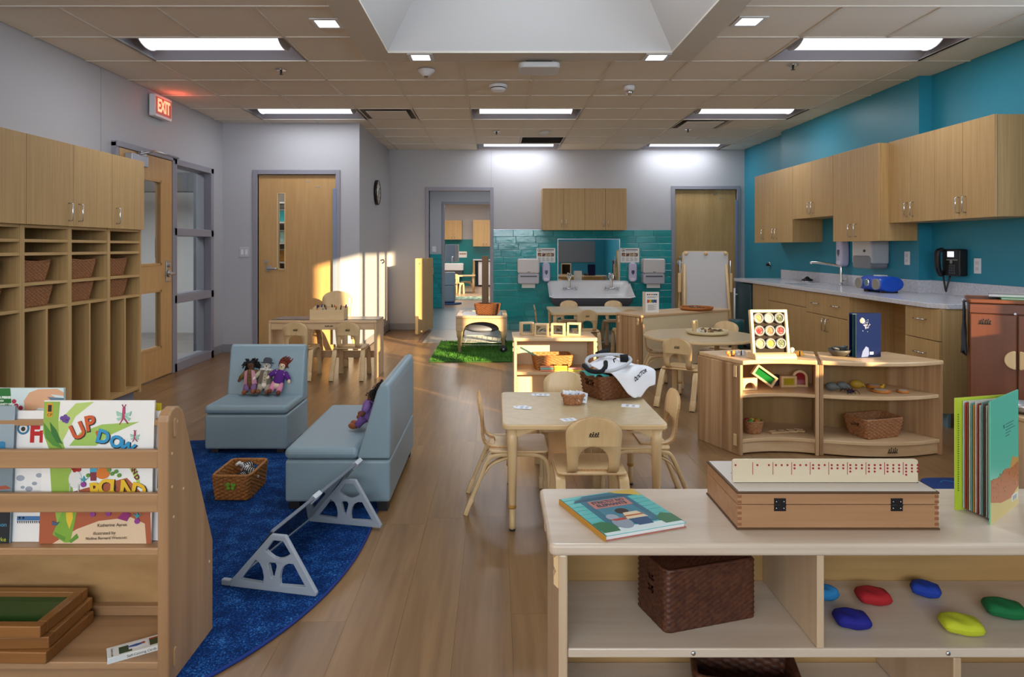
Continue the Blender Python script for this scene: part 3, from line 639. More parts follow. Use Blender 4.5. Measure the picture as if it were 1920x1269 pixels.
topm = MB().prism([(3.05, 4.76), (3.13, 4.66), (XR - .002, 4.66), (XR - .002, YC0 - .001), (XC - .002, YC0 - .001), (XC - .002, 8.64), (3.05, 8.64)], TOPZ - .035, TOPZ, 'z', holes=[rrect(3.16, 3.52, 7.05, 7.55, .04)])
topm.build('top', QUARTZ, ct, .003)
B(XC - .014, XC - .002, YC0, 8.64, TOPZ, TOPZ + .11).build('backsplash', QUARTZ, ct, .002); B(XR - .014, XR - .002, 4.0, YC0 - .014, TOPZ, TOPZ + .11).build('backsplash', QUARTZ, ct, .002); B(XC - .014, XR - .002, YC0 - .014, YC0 - .002, TOPZ, TOPZ + .11).build('backsplash', QUARTZ, ct, .002)
bm_ = MB(); z0 = TOPZ - .19
bm_.add([(3.16, 7.05, TOPZ - .03), (3.52, 7.05, TOPZ - .03), (3.52, 7.55, TOPZ - .03), (3.16, 7.55, TOPZ - .03), (3.19, 7.08, z0), (3.49, 7.08, z0), (3.49, 7.52, z0), (3.19, 7.52, z0)], [(0, 1, 5, 4), (1, 2, 6, 5), (2, 3, 7, 6), (3, 0, 4, 7), (4, 5, 6, 7)]); bm_.build('sink_bowl', STEEL, ct)
MB().cyl((3.62, 5.05, TOPZ), .045, .003, 'z', 24).build('cable_grommet', BLACK, ct)
BX = 3.08
def base_cab(label, y0, y1, fronts, handles, xb=XC):
    t = thing('base_cabinet', label, 'cabinet', (BX, y0, 0), 0, 'base cabinets under the counter'); w = y1 - y0
    B(.021, xb - BX, 0, w, .10, .825 if 'sink' not in label else .66).build('body', LZ, t)
    B(.06, .08, 0, w, 0, .10).build('toe_kick', P('toe_kick_blue', '#6f8f9c', .3), t)
    fs = []
    for nm, a, b_, z0, z1 in fronts: fs.append(B(0, .02, a + .0015, b_ - .0015, z0 + .0015, z1 - .0015).build(nm, LZ, t, .0015))
    for i, y, z, ax in handles: handle_c(fs[i], (.001, y, z), .115, (0, 0, 1) if ax == 'z' else (0, 1, 0), (-1, 0, 0), r=.0045)
    return t
base_cab('narrow filler cabinet beside the small dark fridge', 7.625, 8.08, [('front_panel', 0, .455, .10, .822)], [])
base_cab('sink base cabinet with a wide drawer front over two doors', 6.685, 7.62, [('drawer', 0, .935, .66, .822), ('door', 0, .467, .10, .657), ('door', .467, .935, .10, .657)], [])
base_cab('base cabinet with two drawers above two doors', 5.90, 6.68, [('drawer', 0, .375, .62, .822), ('drawer', .375, .78, .62, .822), ('door', 0, .375, .10, .617), ('door', .375, .78, .10, .617)], [(0, .19, .72, 'y'), (1, .575, .72, 'y'), (2, .34, .53, 'z'), (3, .41, .53, 'z')])
t = thing('knee_space_panel', 'open knee space panels under the counter between two cabinets', 'panel', (BX, 5.072, 0)); B(.40, .42, 0, .82, 0, .824).build('back_panel', lam('y'), t); B(.0, .40, .80, .82, 0, .824).build('side_panel', LZ, t)
base_cab('three-drawer base cabinet at the near end of the counter', 4.675, 5.066, [('drawer', 0, .39, .60, .822), ('drawer', 0, .39, .36, .597), ('drawer', 0, .39, .10, .357)], [(0, .2, .74, 'y'), (1, .2, .50, 'y'), (2, .2, .25, 'y')])
t = thing('mini_fridge', 'dark green undercounter fridge at the far end of the counter', 'fridge', (BX - .02, 8.10, 0)); B(.05, .56, 0, .50, .03, .81).build('body', P('fridge_dark', '#2c3a3d', .4), t, .006); dr = B(0, .045, 0, .50, .05, .81).build('door', P('fridge_door', '#33444a', .35), t, .006)
m = MB(); m.tube([(-.035, .44, .20), (-.035, .44, .74)], .011, 8)
for z in (.24, .66): m.tube([(0, .44, z), (-.035, .44, z)], .009, 8)
m.build('handle', WHITE, dr)
for y in (.05, .45):
    for x in (.1, .5): MB().cyl((x, y, 0), .02, .03).build('foot', BLACK, t)
t = thing('waste_bin', 'teal round bin behind the round table chair', 'bin', (FX(1379, 7.75), 7.75, 0)); MB().lathe([(.085, 0), (.10, .40), (.10, .42), (.093, .42), (.08, .02)], 24).build('body', P('bin_teal', '#1f6066', .45), t); MB().lathe([(.001, .415), (.094, .415), (.094, .425), (.001, .43)], 24).build('lid', P('bin_lid', '#4c5a66', .4), t)
# things on the counter and the wall
t = thing('gooseneck_faucet', 'chrome bent faucet at the small counter sink', 'faucet', (3.60, FX(0, 1) * 0 + 7.02, TOPZ)); MB().lathe([(.028, 0), (.028, .01), (.018, .02)], 18).build('base', CHROME, t)
MB().tube(smooth_path([(0, 0, 0), (0, 0, .17), (-.01, .02, .20), (-.12, .14, .225), (-.20, .22, .232), (-.205, .225, .215)]), .014, 10).build('spout', CHROME, t); MB().tube([(.0, -.03, .05), (.02, -.09, .07)], .008).build('lever', CHROME, t)
t = thing('drain_strainer', 'black and chrome sink stopper on the counter behind the sink', 'stopper', (3.56, 7.70, TOPZ)); MB().lathe([(.05, 0), (.06, .012), (.06, .03), (.03, .04), (.02, .055), (.001, .06)], 18).build('basket', BLACK, t); MB().lathe([(.06, .0), (.065, .006), (.06, .012)], 18).build('rim', CHROME, t); MB().cyl((0, 0, .055), .006, .035, 'z', 8).build('knob', CHROME, t)
SOAPM = P('soap_lilac', '#c3c1dc', .3)
def soap(label, loc, rz):
    t = thing('soap_dispenser', label, 'dispenser', loc, rz, 'soap dispensers')
    MB().prism(rrect(-.06, .06, -.145, .145, .05), -.09, 0, 'y').build('body', SOAPM, t, .02, 3)
    MB().prism([(-.022, .03), (.022, .03), (.022, -.01), (0, -.04), (-.022, -.01)], -.093, -.088, 'y').build('window', P('soap_window', '#4d4c6a', .3), t)
    MB().prism(rrect(-.04, .04, -.13, -.085, .02), -.097, -.085, 'y').build('push_lever', P('soap_pale', '#d9d8ea', .3), t, .006)
def towel(label, loc, rz):
    t = thing('paper_towel_dispenser', label, 'dispenser', loc, rz, 'paper towel dispensers')
    MB().prism(rrect(-.165, .165, -.02, .20, .03), -.20, 0, 'y').build('cover', P('dispenser_pale', '#d4d0cf', .35), t, .02, 3)
    MB().prism(rrect(-.16, .16, -.18, -.02, .03), -.19, 0, 'y').build('lower_case', P('dispenser_grey', '#b9b9c4', .25), t, .015, 3)
    B(-.125, .125, -.193, -.185, -.075, -.055).build('slot', P('slot_grey', '#5d5c66', .4), t); B(-.02, .02, -.203, -.198, -.005, .005).build('lock', P('slot_grey', '#5d5c66', .4), t)
    B(-.10, .10, -.13, -.125, -.24, -.17).build('paper_towel', PAPER, t)
def poster(label, loc, rz):
    t = thing('hand_washing_poster', label, 'poster', loc, rz, 'hand washing posters'); B(-.143, .143, -.003, 0, -.11, .11).build('sheet', PAPER, t)
    m = MB(); m.prism(circ(-.10, .075, .027), -.0036, -.003, 'y', holes=[list(reversed(circ(-.10, .075, .021)))]); m.prism([(-.112, .065), (-.104, .088), (-.096, .075), (-.09, .088), (-.088, .065)], -.0036, -.003, 'y'); m.build('round_emblem', INK, t)
    m = MB(); m.box(-.065, .12, -.0036, -.003, .075, .09); m.box(-.065, .09, -.0036, -.003, .052, .056); m.build('heading', P('heading_grey', '#6a6a70', .6), t)
    cols = ['#6d4a38', '#463a33', '#7b6a2c', '#5b4640']
    for k in range(4):
        x = -.125 + k * .064; B(x, x + .056, -.0036, -.003, -.018, .036).build('photo', P('photo_%d' % k, cols[k], .6, var=(40, '#c8a58b', .45, .6)), t)
    m = MB()
    for k in range(4):
        for j in range(5): m.box(-.122 + k * .064, -.122 + k * .064 + (.05, .04, .045, .03, .048)[(j + k) % 5], -.0036, -.003, -.04 - j * .012, -.036 - j * .012)
    m.build('text_line', P('text_grey', '#77777c', .6), t)
soap('lilac soap dispenser left of the mirror', (FX(1023.5, YB), YB - .01, FZ(510, YB)), 0); soap('lilac soap dispenser right of the mirror', (FX(1184.5, YB), YB - .01, FZ(510, YB)), 0)
soap('lilac soap dispenser over the counter sink', (XC, 7.04, FZ(473.5, 7.04)), -PI / 2)
towel('paper towel dispenser left of the trough sink', (FX(990, YB), YB - .01, FZ(509, YB)), 0); towel('paper towel dispenser right of the trough sink', (FX(1221, YB), YB - .01, FZ(509, YB)), 0)
poster('hand washing poster left of the mirror', (FX(1023.5, YB), YB - .013, FZ(478.5, YB)), 0); poster('hand washing poster right of the mirror', (FX(1180.5, YB), YB - .013, FZ(478.5, YB)), 0); poster('hand washing poster behind the clear towel dispenser', (XC, 6.78, FZ(472, 6.78)), -PI / 2)
t = thing('clear_towel_dispenser', 'translucent towel dispenser under the deep wall cabinet', 'dispenser', (XC, 6.43, FZ(476, 6.43)), -PI / 2)
MB().prism(rrect(-.16, .16, -.10, .14, .03), -.18, 0, 'y').build('cover', P('translucent_white', '#d9dadf', .2, trans=.25), t, .02, 3); MB().prism(rrect(-.155, .155, -.14, -.01, .03), -.183, -.01, 'y').build('lower_case', P('smoky_case', '#a8adb8', .15, trans=.5), t, .015, 3); MB().cyl((.06, -.19, .03), .012, .02, 'y', 12).build('key_lock', BLACK, t)
for y, py, l in ((6.0, 484, 'white outlet plate on the chase near the blue radio'), (XR * 0 + 5.28, 498.5, 'white outlet plate right of the telephone')):
    xw = XC if y > YC0 else XR; t = thing('outlet_plate', l, 'outlet', (xw, y, FZ(py, y)), -PI / 2, 'outlet plates'); B(-.038, .038, -.007, 0, -.06, .06).build('plate', WHITE, t, .003)
    for z in (-.022, .022): MB().prism(rrect(-.017, .017, z - .014, z + .014, .006), -.0095, -.006, 'y').build('socket', P('socket_ivory', '#d2d0d4', .4), t)
t = thing('wall_valve', 'small dark knob on the blue wall above the fridge', 'knob', (XR, 9.30, FZ(496, 9.30)), -PI / 2); MB().cyl((0, -.015, 0), .035, .015, 'y', 18).build('escutcheon', CHROME, t); MB().cyl((0, -.05, 0), .02, .036, 'y', 14).build('knob', BLACK, t)
# radio
t = thing('portable_radio', 'blue portable radio on the white counter', 'radio', (3.40, 5.95, TOPZ), math.radians(-86)); RB = P('radio_blue', '#1750c4', .3)
pr = [(.105 * math.cos(a) * (1 if math.cos(a) > 0 else 1.15), .075 + .068 * math.sin(a)) for a in [2 * PI * i / 28 for i in range(28)]]
MB().prism(pr, -.17, .17, 'x', smooth=True).build('case', RB, t, .02, 3)
for x in (-.12, .12):
    a = MB().cyl((x, -.131, .075), .048, .02, 'y', 22); a.build('speaker_ring', P('radio_grey', '#8f8f96', .5), t); MB().lathe([(.001, 0), (.03, -.006), (.044, -.012)], 20, (x, -.12, .075), 'y').build('speaker_cone', P('speaker_dark', '#8a8378', .5), t)
MB().cyl((0, -.135, .085), .03, .03, 'y', 18).build('dial', CHROME, t); MB().box(-.06, .06, -.03, .03, .135, .15).build('handle', P('radio_pale', '#c9ccd4', .3), t, .006)
for x in (-.12, .12): B(x - .03, x + .03, -.06, .06, 0, .018).build('foot', BLACK, t, .004)
# phone
t = thing('wall_telephone', 'black wall telephone with a bright display', 'telephone', (XR, 5.50, FZ(492, 5.50)), -PI / 2)
MB().prism([(-.10, -.11), (.11, -.11), (.11, .11), (-.10, .11)], -.075, 0, 'y').build('body', BLACK, t, .012)
B(-.035, .10, -.081, -.074, .03, .10).build('bezel', P('phone_bezel', '#2a2b30', .3), t, .003); B(-.015, .06, -.084, -.08, .045, .09).build('screen', P('phone_screen', (.82, .86, 1), .3, emit=1.1), t)
B(-.03, .10, -.083, -.078, .018, .026).build('silver_band', STEEL, t); MB().cyl((.03, -.086, .005), .014, .01, 'y', 16).build('navigation_key', STEEL, t)
for r in range(4):
    for c_ in range(3): B(.0 + c_ * .026, .018 + c_ * .026, -.081, -.074, -.03 - r * .021, -.016 - r * .021).build('key', P('phone_key', '#4a4a50', .4), t)
MB().strip(smooth_path([(-.085, -.075, .11), (-.09, -.115, .08), (-.09, -.11, -.05), (-.085, -.085, -.115)]), (1, 0, 0), .045, .03).build('handset', BLACK, t, .01)
MB().tube(smooth_path([(-.085, -.07, -.11), (-.088, -.06, -.17), (-.075, -.055, -.24), (-.07, -.05, -.21), (-.06, -.03, -.11)]), .007, 8).build('cord', BLACK, t)
# ================================================================ BACK WALL: CUPBOARD, MIRROR, TROUGH SINK
t = thing('wall_cupboard', 'four-door wall cupboard above the mirror', 'cabinet', (.52 + .215, YB - .33, 1.513)); w, h = 1.245, .615
t.location = (FX(1017.5, YB - .33), YB - .33, FZ(431, YB - .33)); w = FX(1175, YB - .33) - t.location.x; h = FZ(353, YB - .33) - t.location.z
B(0, w, .021, .33, 0, h).build('body', LZ, t)
for k in range(4):
    a = w / 4 * k; d = B(a + .0015, a + w / 4 - .0015, 0, .02, -.002, h).build('door', LZ, t, .0015); handle_c(d, (a + (w/4 - .035 if k % 2 == 0 else .035), .001, .10), .115, (0, 0, 1), (0, -1, 0), r=.0045)
t = thing('mirror', 'wide frameless-looking mirror over the trough sink', 'mirror', (FX(1103.7, YB), YB - .01, FZ(487, YB))); mw, mh = .465, .31
B(-mw, mw, -.010, 0, -mh, mh).build('glass', P('mirror_silver', '#dfe6e6', .02, metal=1), t)
f = MB().prism([(-mw - .012, -mh - .012), (mw + .012, -mh - .012), (mw + .012, mh + .012), (-mw - .012, mh + .012)], -.016, 0, 'y', holes=[[(-mw, -mh), (-mw, mh), (mw, mh), (mw, -mh)]]); f.build('frame', STEEL, t, .002)
t = thing('trough_sink', 'wide white enamel trough sink with a high back', 'sink', (FX(1107.5, 9.95), YB - .016, 0)); ENAM = P('enamel_white', '#e2e3e6', .12)
HW = .625; XN = 25
def sink_prof(u, outer=False):
    e = max(0., (abs(u) - .86) / .14); e = e * e * (3 - 2 * e)      # 1 at the ends
    x = u * HW; fl = .43
    pts = [(0, .75), (-.03, .752), (-.05, .72), (-.07, .56), (-.12, .45), (-.36, .43), (-.41, .47), (-.43, .525), (-.465, .535), (-.475, .52)]
    rim = lambda y: .752 + (.535 - .752) * min(1, max(0, (-y - .03) / .44)) ** .8
    k = max(0., (abs(u) - .9) / .1); dz = .05 * (1 - math.sqrt(max(0., 1 - k * k)))
    return [(x, y, z + (max(z, rim(y)) - z) * e - (dz if y > -.06 else 0)) for y, z in pts]
rows = [sink_prof(-1 + 2 * i / (XN * 2)) for i in range(XN * 2 + 1)]
MB().grid(rows).build('basin', ENAM, t)
o = MB(); ow = HW - .03
ov = [[(sx * (ow - .10 * k), y, z) for sx, y, z in ((-1, -.45 + .06 * k, .52 - .14 * k), (1, -.45 + .06 * k, .52 - .14 * k))] for k in (0, .5, 1)]
def ring(k): 
    a = ow - .12 * k * k; y1 = -.462 + .09 * k * k; z = .515 - .17 * k
    return [(-a, y1, z), (a, y1, z), (a, -.005, z), (-a, -.005, z)]
o.grid([ring(i / 4) for i in range(5)], False, True); b0_ = len(o.v); o.add(ring(1), [(0, 1, 2, 3)]); o.build('outer_shell', P('sink_outer_dark', '#4a4a4f', .4), t, .015)
for px in (1067, 1145.5):
    fx = FX(px, YB) - t.location.x
    f = thing('faucet', None, None, (fx, -.04, .70)); f.parent = t
    MB().tube([(-.085, -.03, -.06), (.085, -.03, -.06)], .012, 10).build('bridge', CHROME, f)
    for s in (-1, 1):
        m = MB(); m.tube([(s * .085, 0, -.06), (s * .085, -.05, -.06)], .018, 10)
        for a in range(4): m.tube([(s * .085, -.055, -.06), (s * .085 + .035 * math.cos(a * PI/2 + .4), -.058, -.06 + .035 * math.sin(a * PI/2 + .4))], .008, 8)
        m.build('cross_handle', CHROME, f)
    MB().tube(smooth_path([(0, -.03, -.06), (0, -.03, .06), (0, -.045, .13), (0, -.10, .155), (0, -.15, .12), (0, -.155, .08)]), .0125, 10).build('spout', CHROME, f)
# ================================================================ CHILD CHAIRS
def chair_proto():
    t = thing('child_chair', 'x', 'chair'); H = .55
    ED = ply_edge(); BP = birch('z')
    # back and its bend: profile in (y, z) by arclength, width by arclength
    prof = smooth_path([(0, .02, .300), (0, -.045, .299), (0, -.105, .305), (0, -.135, .325), (0, -.145, .365), (0, -.152, .45), (0, -.172, .548)], 6)
    s = [0.]
    for a, b_ in zip(prof, prof[1:]): s.append(s[-1] + (b_ - a).length)
    S = s[-1]; s0 = .112; sa = .262        # arch from s0 to sa
    def halfw(q):
        r = (S - q); wd = .098 + .020 * min(1, q / (S * .8))
        if r < .075: wd *= math.sqrt(max(0., 1 - ((.075 - r) / .075) ** 2.4)) * .999 + .001
        return max(wd, .012)
    def hole(q):
        if not s0 <= q <= sa: return 0
        k = (q - (sa - .06)) / .06
        return .064 * (math.sqrt(max(0, 1 - k * k)) if k > 0 else 1)
    n = 44; lm = MB(); thick = .010
    import bisect
    def at(q):
        i = min(max(bisect.bisect_right(s, q) - 1, 0), len(prof) - 2); f = (q - s[i]) / (s[i+1] - s[i]); p = prof[i].lerp(prof[i+1], f); tn = (prof[i+1] - prof[i]).normalized(); return p, Vector((0, -tn.z, tn.y))
    qs = sorted(set([S * i / n for i in range(n + 1)] + [s0, s0 + .0001, sa] + [S - .075 * x for x in (.02, .06, .12, .2, .3)]))
    def pt(x, q, side):
        p, nr = at(q); cur = -.22 * x * x * min(1, max(0, (q - .1) / .1))     # slight barrel
        v = Vector((x, p.y, p.z)) + nr * (side * thick / 2); v.y -= cur * 1.0 * -1; return v
    def addspan(q0, q1, a0, b0, a1, b1, eo, ei):
        P0 = [pt(a0, q0, -1), pt(b0, q0, -1), pt(b1, q1, -1), pt(a1, q1, -1), pt(a0, q0, 1), pt(b0, q0, 1), pt(b1, q1, 1), pt(a1, q1, 1)]
        lm.k = 0; lm.add(P0, [(0, 1, 2, 3), (7, 6, 5, 4)], True); lm.k = 1
        if eo: lm.add([P0[i] for i in (0, 3, 7, 4)], [(0, 1, 2, 3)])
        if ei: lm.add([P0[i] for i in (1, 2, 6, 5)], [(0, 1, 2, 3)])
    for q0, q1 in zip(qs, qs[1:]):
        w0, w1, h0, h1 = halfw(q0), halfw(q1), hole(q0), hole(q1)
        if h0 > 0 or h1 > 0:
            addspan(q0, q1, -w0, -h0, -w1, -h1, 1, 1); addspan(q0, q1, h0, w0, h1, w1, 1, 1)
        else:
            K = 6
            for k in range(K):
                f0, f1 = -1 + 2 * k / K, -1 + 2 * (k + 1) / K
                addspan(q0, q1, w0 * f0, w0 * f1, w1 * f0, w1 * f1, k == 0, k == K - 1)
    for q in (0, S, s0):
        hw = halfw(q) if q != s0 else .064
        P0 = [pt(-hw, q, -1), pt(hw, q, -1), pt(hw, q, 1), pt(-hw, q, 1)]; lm.k = 1; lm.add(P0, [(0, 1, 2, 3)])
    bk = lm.build('backrest', [BP, ED], t)
    # little burnt-in mark of walking figures on the rear of the back
    mk = MB()
    for k, (x, hgt) in enumerate(((-.016, .011), (-.005, .016), (.006, .012), (.016, .015))):
        y = -.163; z = .470
        mk.tube([(x - .004, y, z - .006), (x, y - .001, z), (x + .002, y - .002, z + hgt * .6)], .0016, 5); mk.tube([(x + .005, y, z - .006), (x, y - .001, z)], .0016, 5); mk.tube([(x - .005, y - .001, z + .003), (x + .006, y - .001, z + .006)], .0013, 5); mk.ell((x + .003, y - .003, z + hgt * .85), .003, 6, 4)
    mk.build('burnt_mark', INK, t)
    sm = MB().prism(rrect(-.15, .15, -.115, .165, .03), .288, .299); sm.build('seat', birch('y'), t, .004)
    for sx in (-1, 1):
        x = sx * .135
        path = smooth_path([(x + sx * .008, -.215, .03), (x + sx * .004, -.165, .15), (x, -.125, .245), (x, -.09, .275), (x, .0, .281), (x, .10, .280), (x, .145, .262), (x, .162, .22), (x + sx * .003, .168, .12), (x + sx * .006, .170, .03)], 5)
        m = MB().strip(path, (1, 0, 0), .042, .017); fr = m.build('side_frame', [birch('z')], t, .003)
        MB().strip(smooth_path([(x, -.155, .165), (x, -.10, .235), (x, -.01, .271)], 5), (1, 0, 0), .040, .009).build('brace', birch('y'), t)
        for y, yy in ((-.215, -.226), (.170, .1715)):
            xx = x + sx * (.008 if y < 0 else .006); m = MB(); m.strip([(xx, yy, .0), (xx, y, .032), (xx, y + (.02 if y < 0 else -.001), .075 if y < 0 else .06)], (1, 0, 0), .045, .021)
            fc = m.build('foot_cap', birch('y'), t, .003); 
            B(xx - .018, xx + .018, yy - .009, yy + .009, 0, .006).build('glide', DARK, fc)
    return t
CH = chair_proto()
def chair(x, y, face, label, group, scale=1.):
    """x, y = middle of the seat; face = direction the sitter looks"""
    o = place(CH, USED, (x, y, 0), math.radians(face) - PI / 2, label, group)
    if scale != 1: o.scale = (scale,) * 3
    return o
def back_at(bx, by, face, label, group, scale=1.):
    a = math.radians(face); k = .165 * scale; return chair(bx + k * math.cos(a), by + k * math.sin(a), face, label, group, scale)
G1 = 'birch chairs at the square table'; G2 = 'birch chairs at the round table'; G3 = 'birch chairs at the long table under the sink'; G4 = 'birch chairs at the art table'
back_at(-.085, 3.31, 0, 'birch chair at the left side of the square table', G1)
back_at(.406, 2.80, 90, 'birch chair with its back to the viewer at the near side of the square table', G1)
back_at(.885, 3.36, 180, 'birch chair at the right side of the square table', G1)
back_at(.385, 3.84, 270, 'birch chair at the far side of the square table, only its top showing', G1)
back_at(1.41, 5.26, 55, 'birch chair with its back to the viewer at the round table', G2)
back_at(1.36, 6.2, -12, 'birch chair at the left of the round table', G2)
back_at(2.21, 6.46, 232, 'birch chair at the far right of the round table, beside the teal bin', G2)
back_at(.965, 8.98, 270, 'birch chair at the far left of the long table, against the trough sink', G3)
back_at(1.56, 8.98, 270, 'birch chair at the far right of the long table, against the trough sink', G3)
back_at(1.034, 7.64, 90, 'birch chair with its back to the viewer at the long table', G3)
back_at(1.53, 7.70, 90, 'birch chair half hidden behind the end of the back shelf', G3)
back_at(.47, 8.3, 0, 'birch chair seen edge-on at the left end of the long table', G3)
back_at(-1.905, 6.36, 90, 'left one of two birch chairs in front of the art table', G4)
back_at(-1.41, 6.36, 90, 'right one of two birch chairs in front of the art table', G4)
back_at(-1.79, 7.55, 270, 'tall adult-size birch chair behind the art table', None, 1.40)['group'] = 'birch chairs at the art table'
# ================================================================ TABLES
TOPM = P('table_laminate', '#c6b08a', .28, var=(30, '#bca57e', .35, .65)); LEGM = birch('z')
def leg(parent, x, y, h, brackets=()):
    m = MB().lathe([(.0155, .112), (.0165, .118), (.0235, h - .075), (.0245, h - .072), (.0245, h)], 18, (x, y, 0)); l = m.build('leg', LEGM, parent)
    MB().lathe([(.015, .098), (.0185, .102), (.0185, .110), (.015, .114)], 18, (x, y, 0)).build('ring', P('amber_ring', '#b98a3c', .35), l)
    MB().lathe([(.0125, .006), (.013, .02), (.013, .104)], 16, (x, y, 0)).build('leg_extension', LEGM, l); MB().cyl((x, y, 0), .014, .008).build('glide', DARK, l)
    for dx, dy in brackets:
        a = Vector((dx, dy, 0)); b_ = MB(); n = 8; pts = [(.015, h), (.13, h), (.128, h - .004)] + [(.128 - .105 * k / n, h - .004 - .034 * (k / n) ** 1.3) for k in range(1, n + 1)] + [(.015, h - .04)]
        b_.M = Matrix.Translation((x, y, 0)) @ Matrix.Rotation(math.atan2(dy, dx), 4, 'Z'); b_.prism(pts, -.012, .012, 'y'); b_.build('bracket', LEGM, l)
st = thing('square_table', 'square birch table with a beige top holding the doctor basket', 'table', (.39, 3.275, 0)); TH = .48; hw = .365; hd = .335
MB().prism(rrect(-hw, hw, -hd, hd, .035), TH - .024, TH - .001).build('edge_band', birch('x'), st, .005); MB().prism(rrect(-hw + .004, hw - .004, -hd + .004, hd - .004, .032), TH - .0005, TH).build('tabletop', TOPM, st)
for sx in (-1, 1):
    for sy in (-1, 1): leg(st, sx * (hw - .045), sy * (hd - .045), TH - .024, ((-sx, 0), (0, -sy)))
rt = thing('round_table', 'round birch table with a divided tray of loose parts', 'table', (1.80, 5.97, 0)); RR = .485
MB().prism(circ(0, 0, RR, 48), TH - .026, TH - .001, smooth=True).build('edge_band', birch('x'), rt, .005); MB().prism(circ(0, 0, RR - .004, 48), TH - .0005, TH).build('tabletop', TOPM, rt)
for a in (45, 135, 225, 315): x, y = .33 * math.cos(math.radians(a)), .33 * math.sin(math.radians(a)); leg(rt, x, y, TH - .026, ((-x, -y),))
lt = thing('long_table', 'rectangular birch table in front of the trough sink', 'table', (1.285, 8.41, 0)); hw, hd = .63, .43
MB().prism(rrect(-hw, hw, -hd, hd, .03), TH - .03, TH - .001).build('edge_band', birch('x'), lt, .005); MB().prism(rrect(-hw + .004, hw - .004, -hd + .004, hd - .004, .028), TH - .0005, TH).build('tabletop', TOPM, lt)
for sx in (-1, 1):
    for sy in (-1, 1): leg(lt, sx * (hw - .045), sy * (hd - .045), TH - .03, ((-sx, 0), (0, -sy)))
at_ = thing('art_table', 'wide wooden art table with panel ends against the sunlit wall', 'table', (-1.66, 6.40, 0)); AW = .513; AH = .556; AD = .43
MB().box(-AW, AW, 0, AD, AH - .02, AH).build('tabletop', maple('x'), at_, .004)
for s in (-1, 1): B(s * AW - (.02 if s > 0 else 0), s * AW + (0 if s > 0 else .02), .002, AD, 0, AH - .021).build('end_panel', maple('z'), at_, .003)
B(-AW + .021, AW - .021, .012, .03, AH - .085, AH - .021).build('apron', maple('x'), at_, .002); B(-AW + .021, AW - .021, AD - .03, AD - .012, AH - .085, AH - .021).build('apron', maple('x'), at_, .002)
B(-AW + .021, AW - .021, AD - .05, AD - .028, .145, .215).build('stretcher', maple('x'), at_, .003)
text('KAPLAN', .022, INK, at_, (.06, .0115, AH - .052), width=.075, bold=.001)
for cx, l in ((-.31, 'left grey drawing mat on the art table'), (.32, 'right grey drawing mat on the art table')):
    t = thing('drawing_mat', l, 'mat', (-1.66 + cx, 6.63, AH), 0, 'drawing mats'); MB().prism(rrect(-.20, .20, -.15, .15, .006), 0, .004).build('sheet', P('mat_grey', '#85838a', .25), t); B(-.20, .20, -.151, -.148, 0, .005).build('edge', BLACK, t)
t = thing('marker_box', 'pale wooden box of markers on the art table', 'box', (FX(617, 6.56), 6.56, AH)); pw = birch('x'); w, d, h = .165, .09, .10
for a in ((-w, w, -d, -d + .012), (-w, w, d - .012, d), (-w, -w + .012, -d + .012, d - .012), (w - .012, w, -d + .012, d - .012)): B(*a, 0, h if a[2] < 0 or a[0] > 0 or a[1] < 0 else h + .02).build('side', pw, t, .002)
B(-w + .012, w - .012, -d + .012, d - .012, 0, .01).build('bottom', pw, t); B(-w + .012, w - .012, -.006, .006, .01, h + .015).build('divider', pw, t)
cols = ['#2b1d16', '#c47a2c', '#b5502a', '#4b3422', '#22247a', '#23256b', '#d8d4cc', '#3a2016', '#94641f']
for k in range(11):
    x = -.14 + .027 * k; y = -.04 if k % 2 else .04; c = cols[k % 9]; m = thing('marker', 'marker standing in the pale wooden box on the art table', 'marker', (t.location.x + x, t.location.y + y, AH + .012), rnd.random() * 6, 'markers in the wooden box')
    m.rotation_euler = (rnd.uniform(-.3, .3), rnd.uniform(-.35, .35), 0); MB().cyl((0, 0, .012), .006, .09, 'z', 8).build('barrel', P('marker_' + str(k % 9), c, .4), m); MB().cyl((0, 0, .10), .0065, .03, 'z', 8).build('cap', P('marker_cap_' + str((k + 3) % 9), cols[(k + 3) % 9], .4), m)
# ================================================================ SHELVES
def peg_holes(parent, x, y, z0, z1, s):
    m = MB()
    z = z0
    while z < z1: m.box(x - .001 if s > 0 else x - .003, x + .003 if s > 0 else x + .001, y - .008, y + .008, z, z + .006); z += .032
    tag(m.build('peg_hole', DARK, parent), kind='stuff')
def clip_plate(parent, x, y, z, sx):
    m = MB().prism([(-.012, -.035), (.0, -.04), (.008, -.03), (.008, -.012), (.003, 0), (.008, .012), (.008, .03), (0, .04), (-.012, .035)], -.012, .012, 'y'); m.v = [(x + a * sx, y + b_, z + c) for a, b_, c in m.v]; m.build('connector_plate', birch('z'), parent)
SH = .575
# low shelf with wooden frame blocks on top
s1 = thing('low_shelf', 'low two-tier shelf with window blocks on top behind the square table', 'shelf', (.131, 5.055, 0)); w, d = .62, .37
MB().prism(rrect(-.008, w + .008, -.008, d, .015), SH - .025, SH).build('top', maple('x'), s1, .005)
for x in (0, w - .022): B(x, x + .022, 0, d, 0, SH - .026).build('side_panel', maple('z'), s1, .004)
B(.022, w - .022, d - .02, d - .005, .04, SH - .026).build('back_panel', P('pale_back_panel', '#d9c8a4', .45), s1)
B(.023, w - .023, .006, d - .021, .295, .317).build('shelf_board', maple('x'), s1, .003); B(.023, w - .023, .006, d - .021, .05, .072).build('shelf_board', maple('x'), s1, .003); B(.023, w - .023, .02, .038, .0, .05).build('kick_board', maple('x'), s1)
for x, s in ((.0225, -1), (w - .0225, 1)):
    for y in (.03, d - .06): peg_holes(s1, x - .0 if s < 0 else x, y, .1, SH - .06, 1)
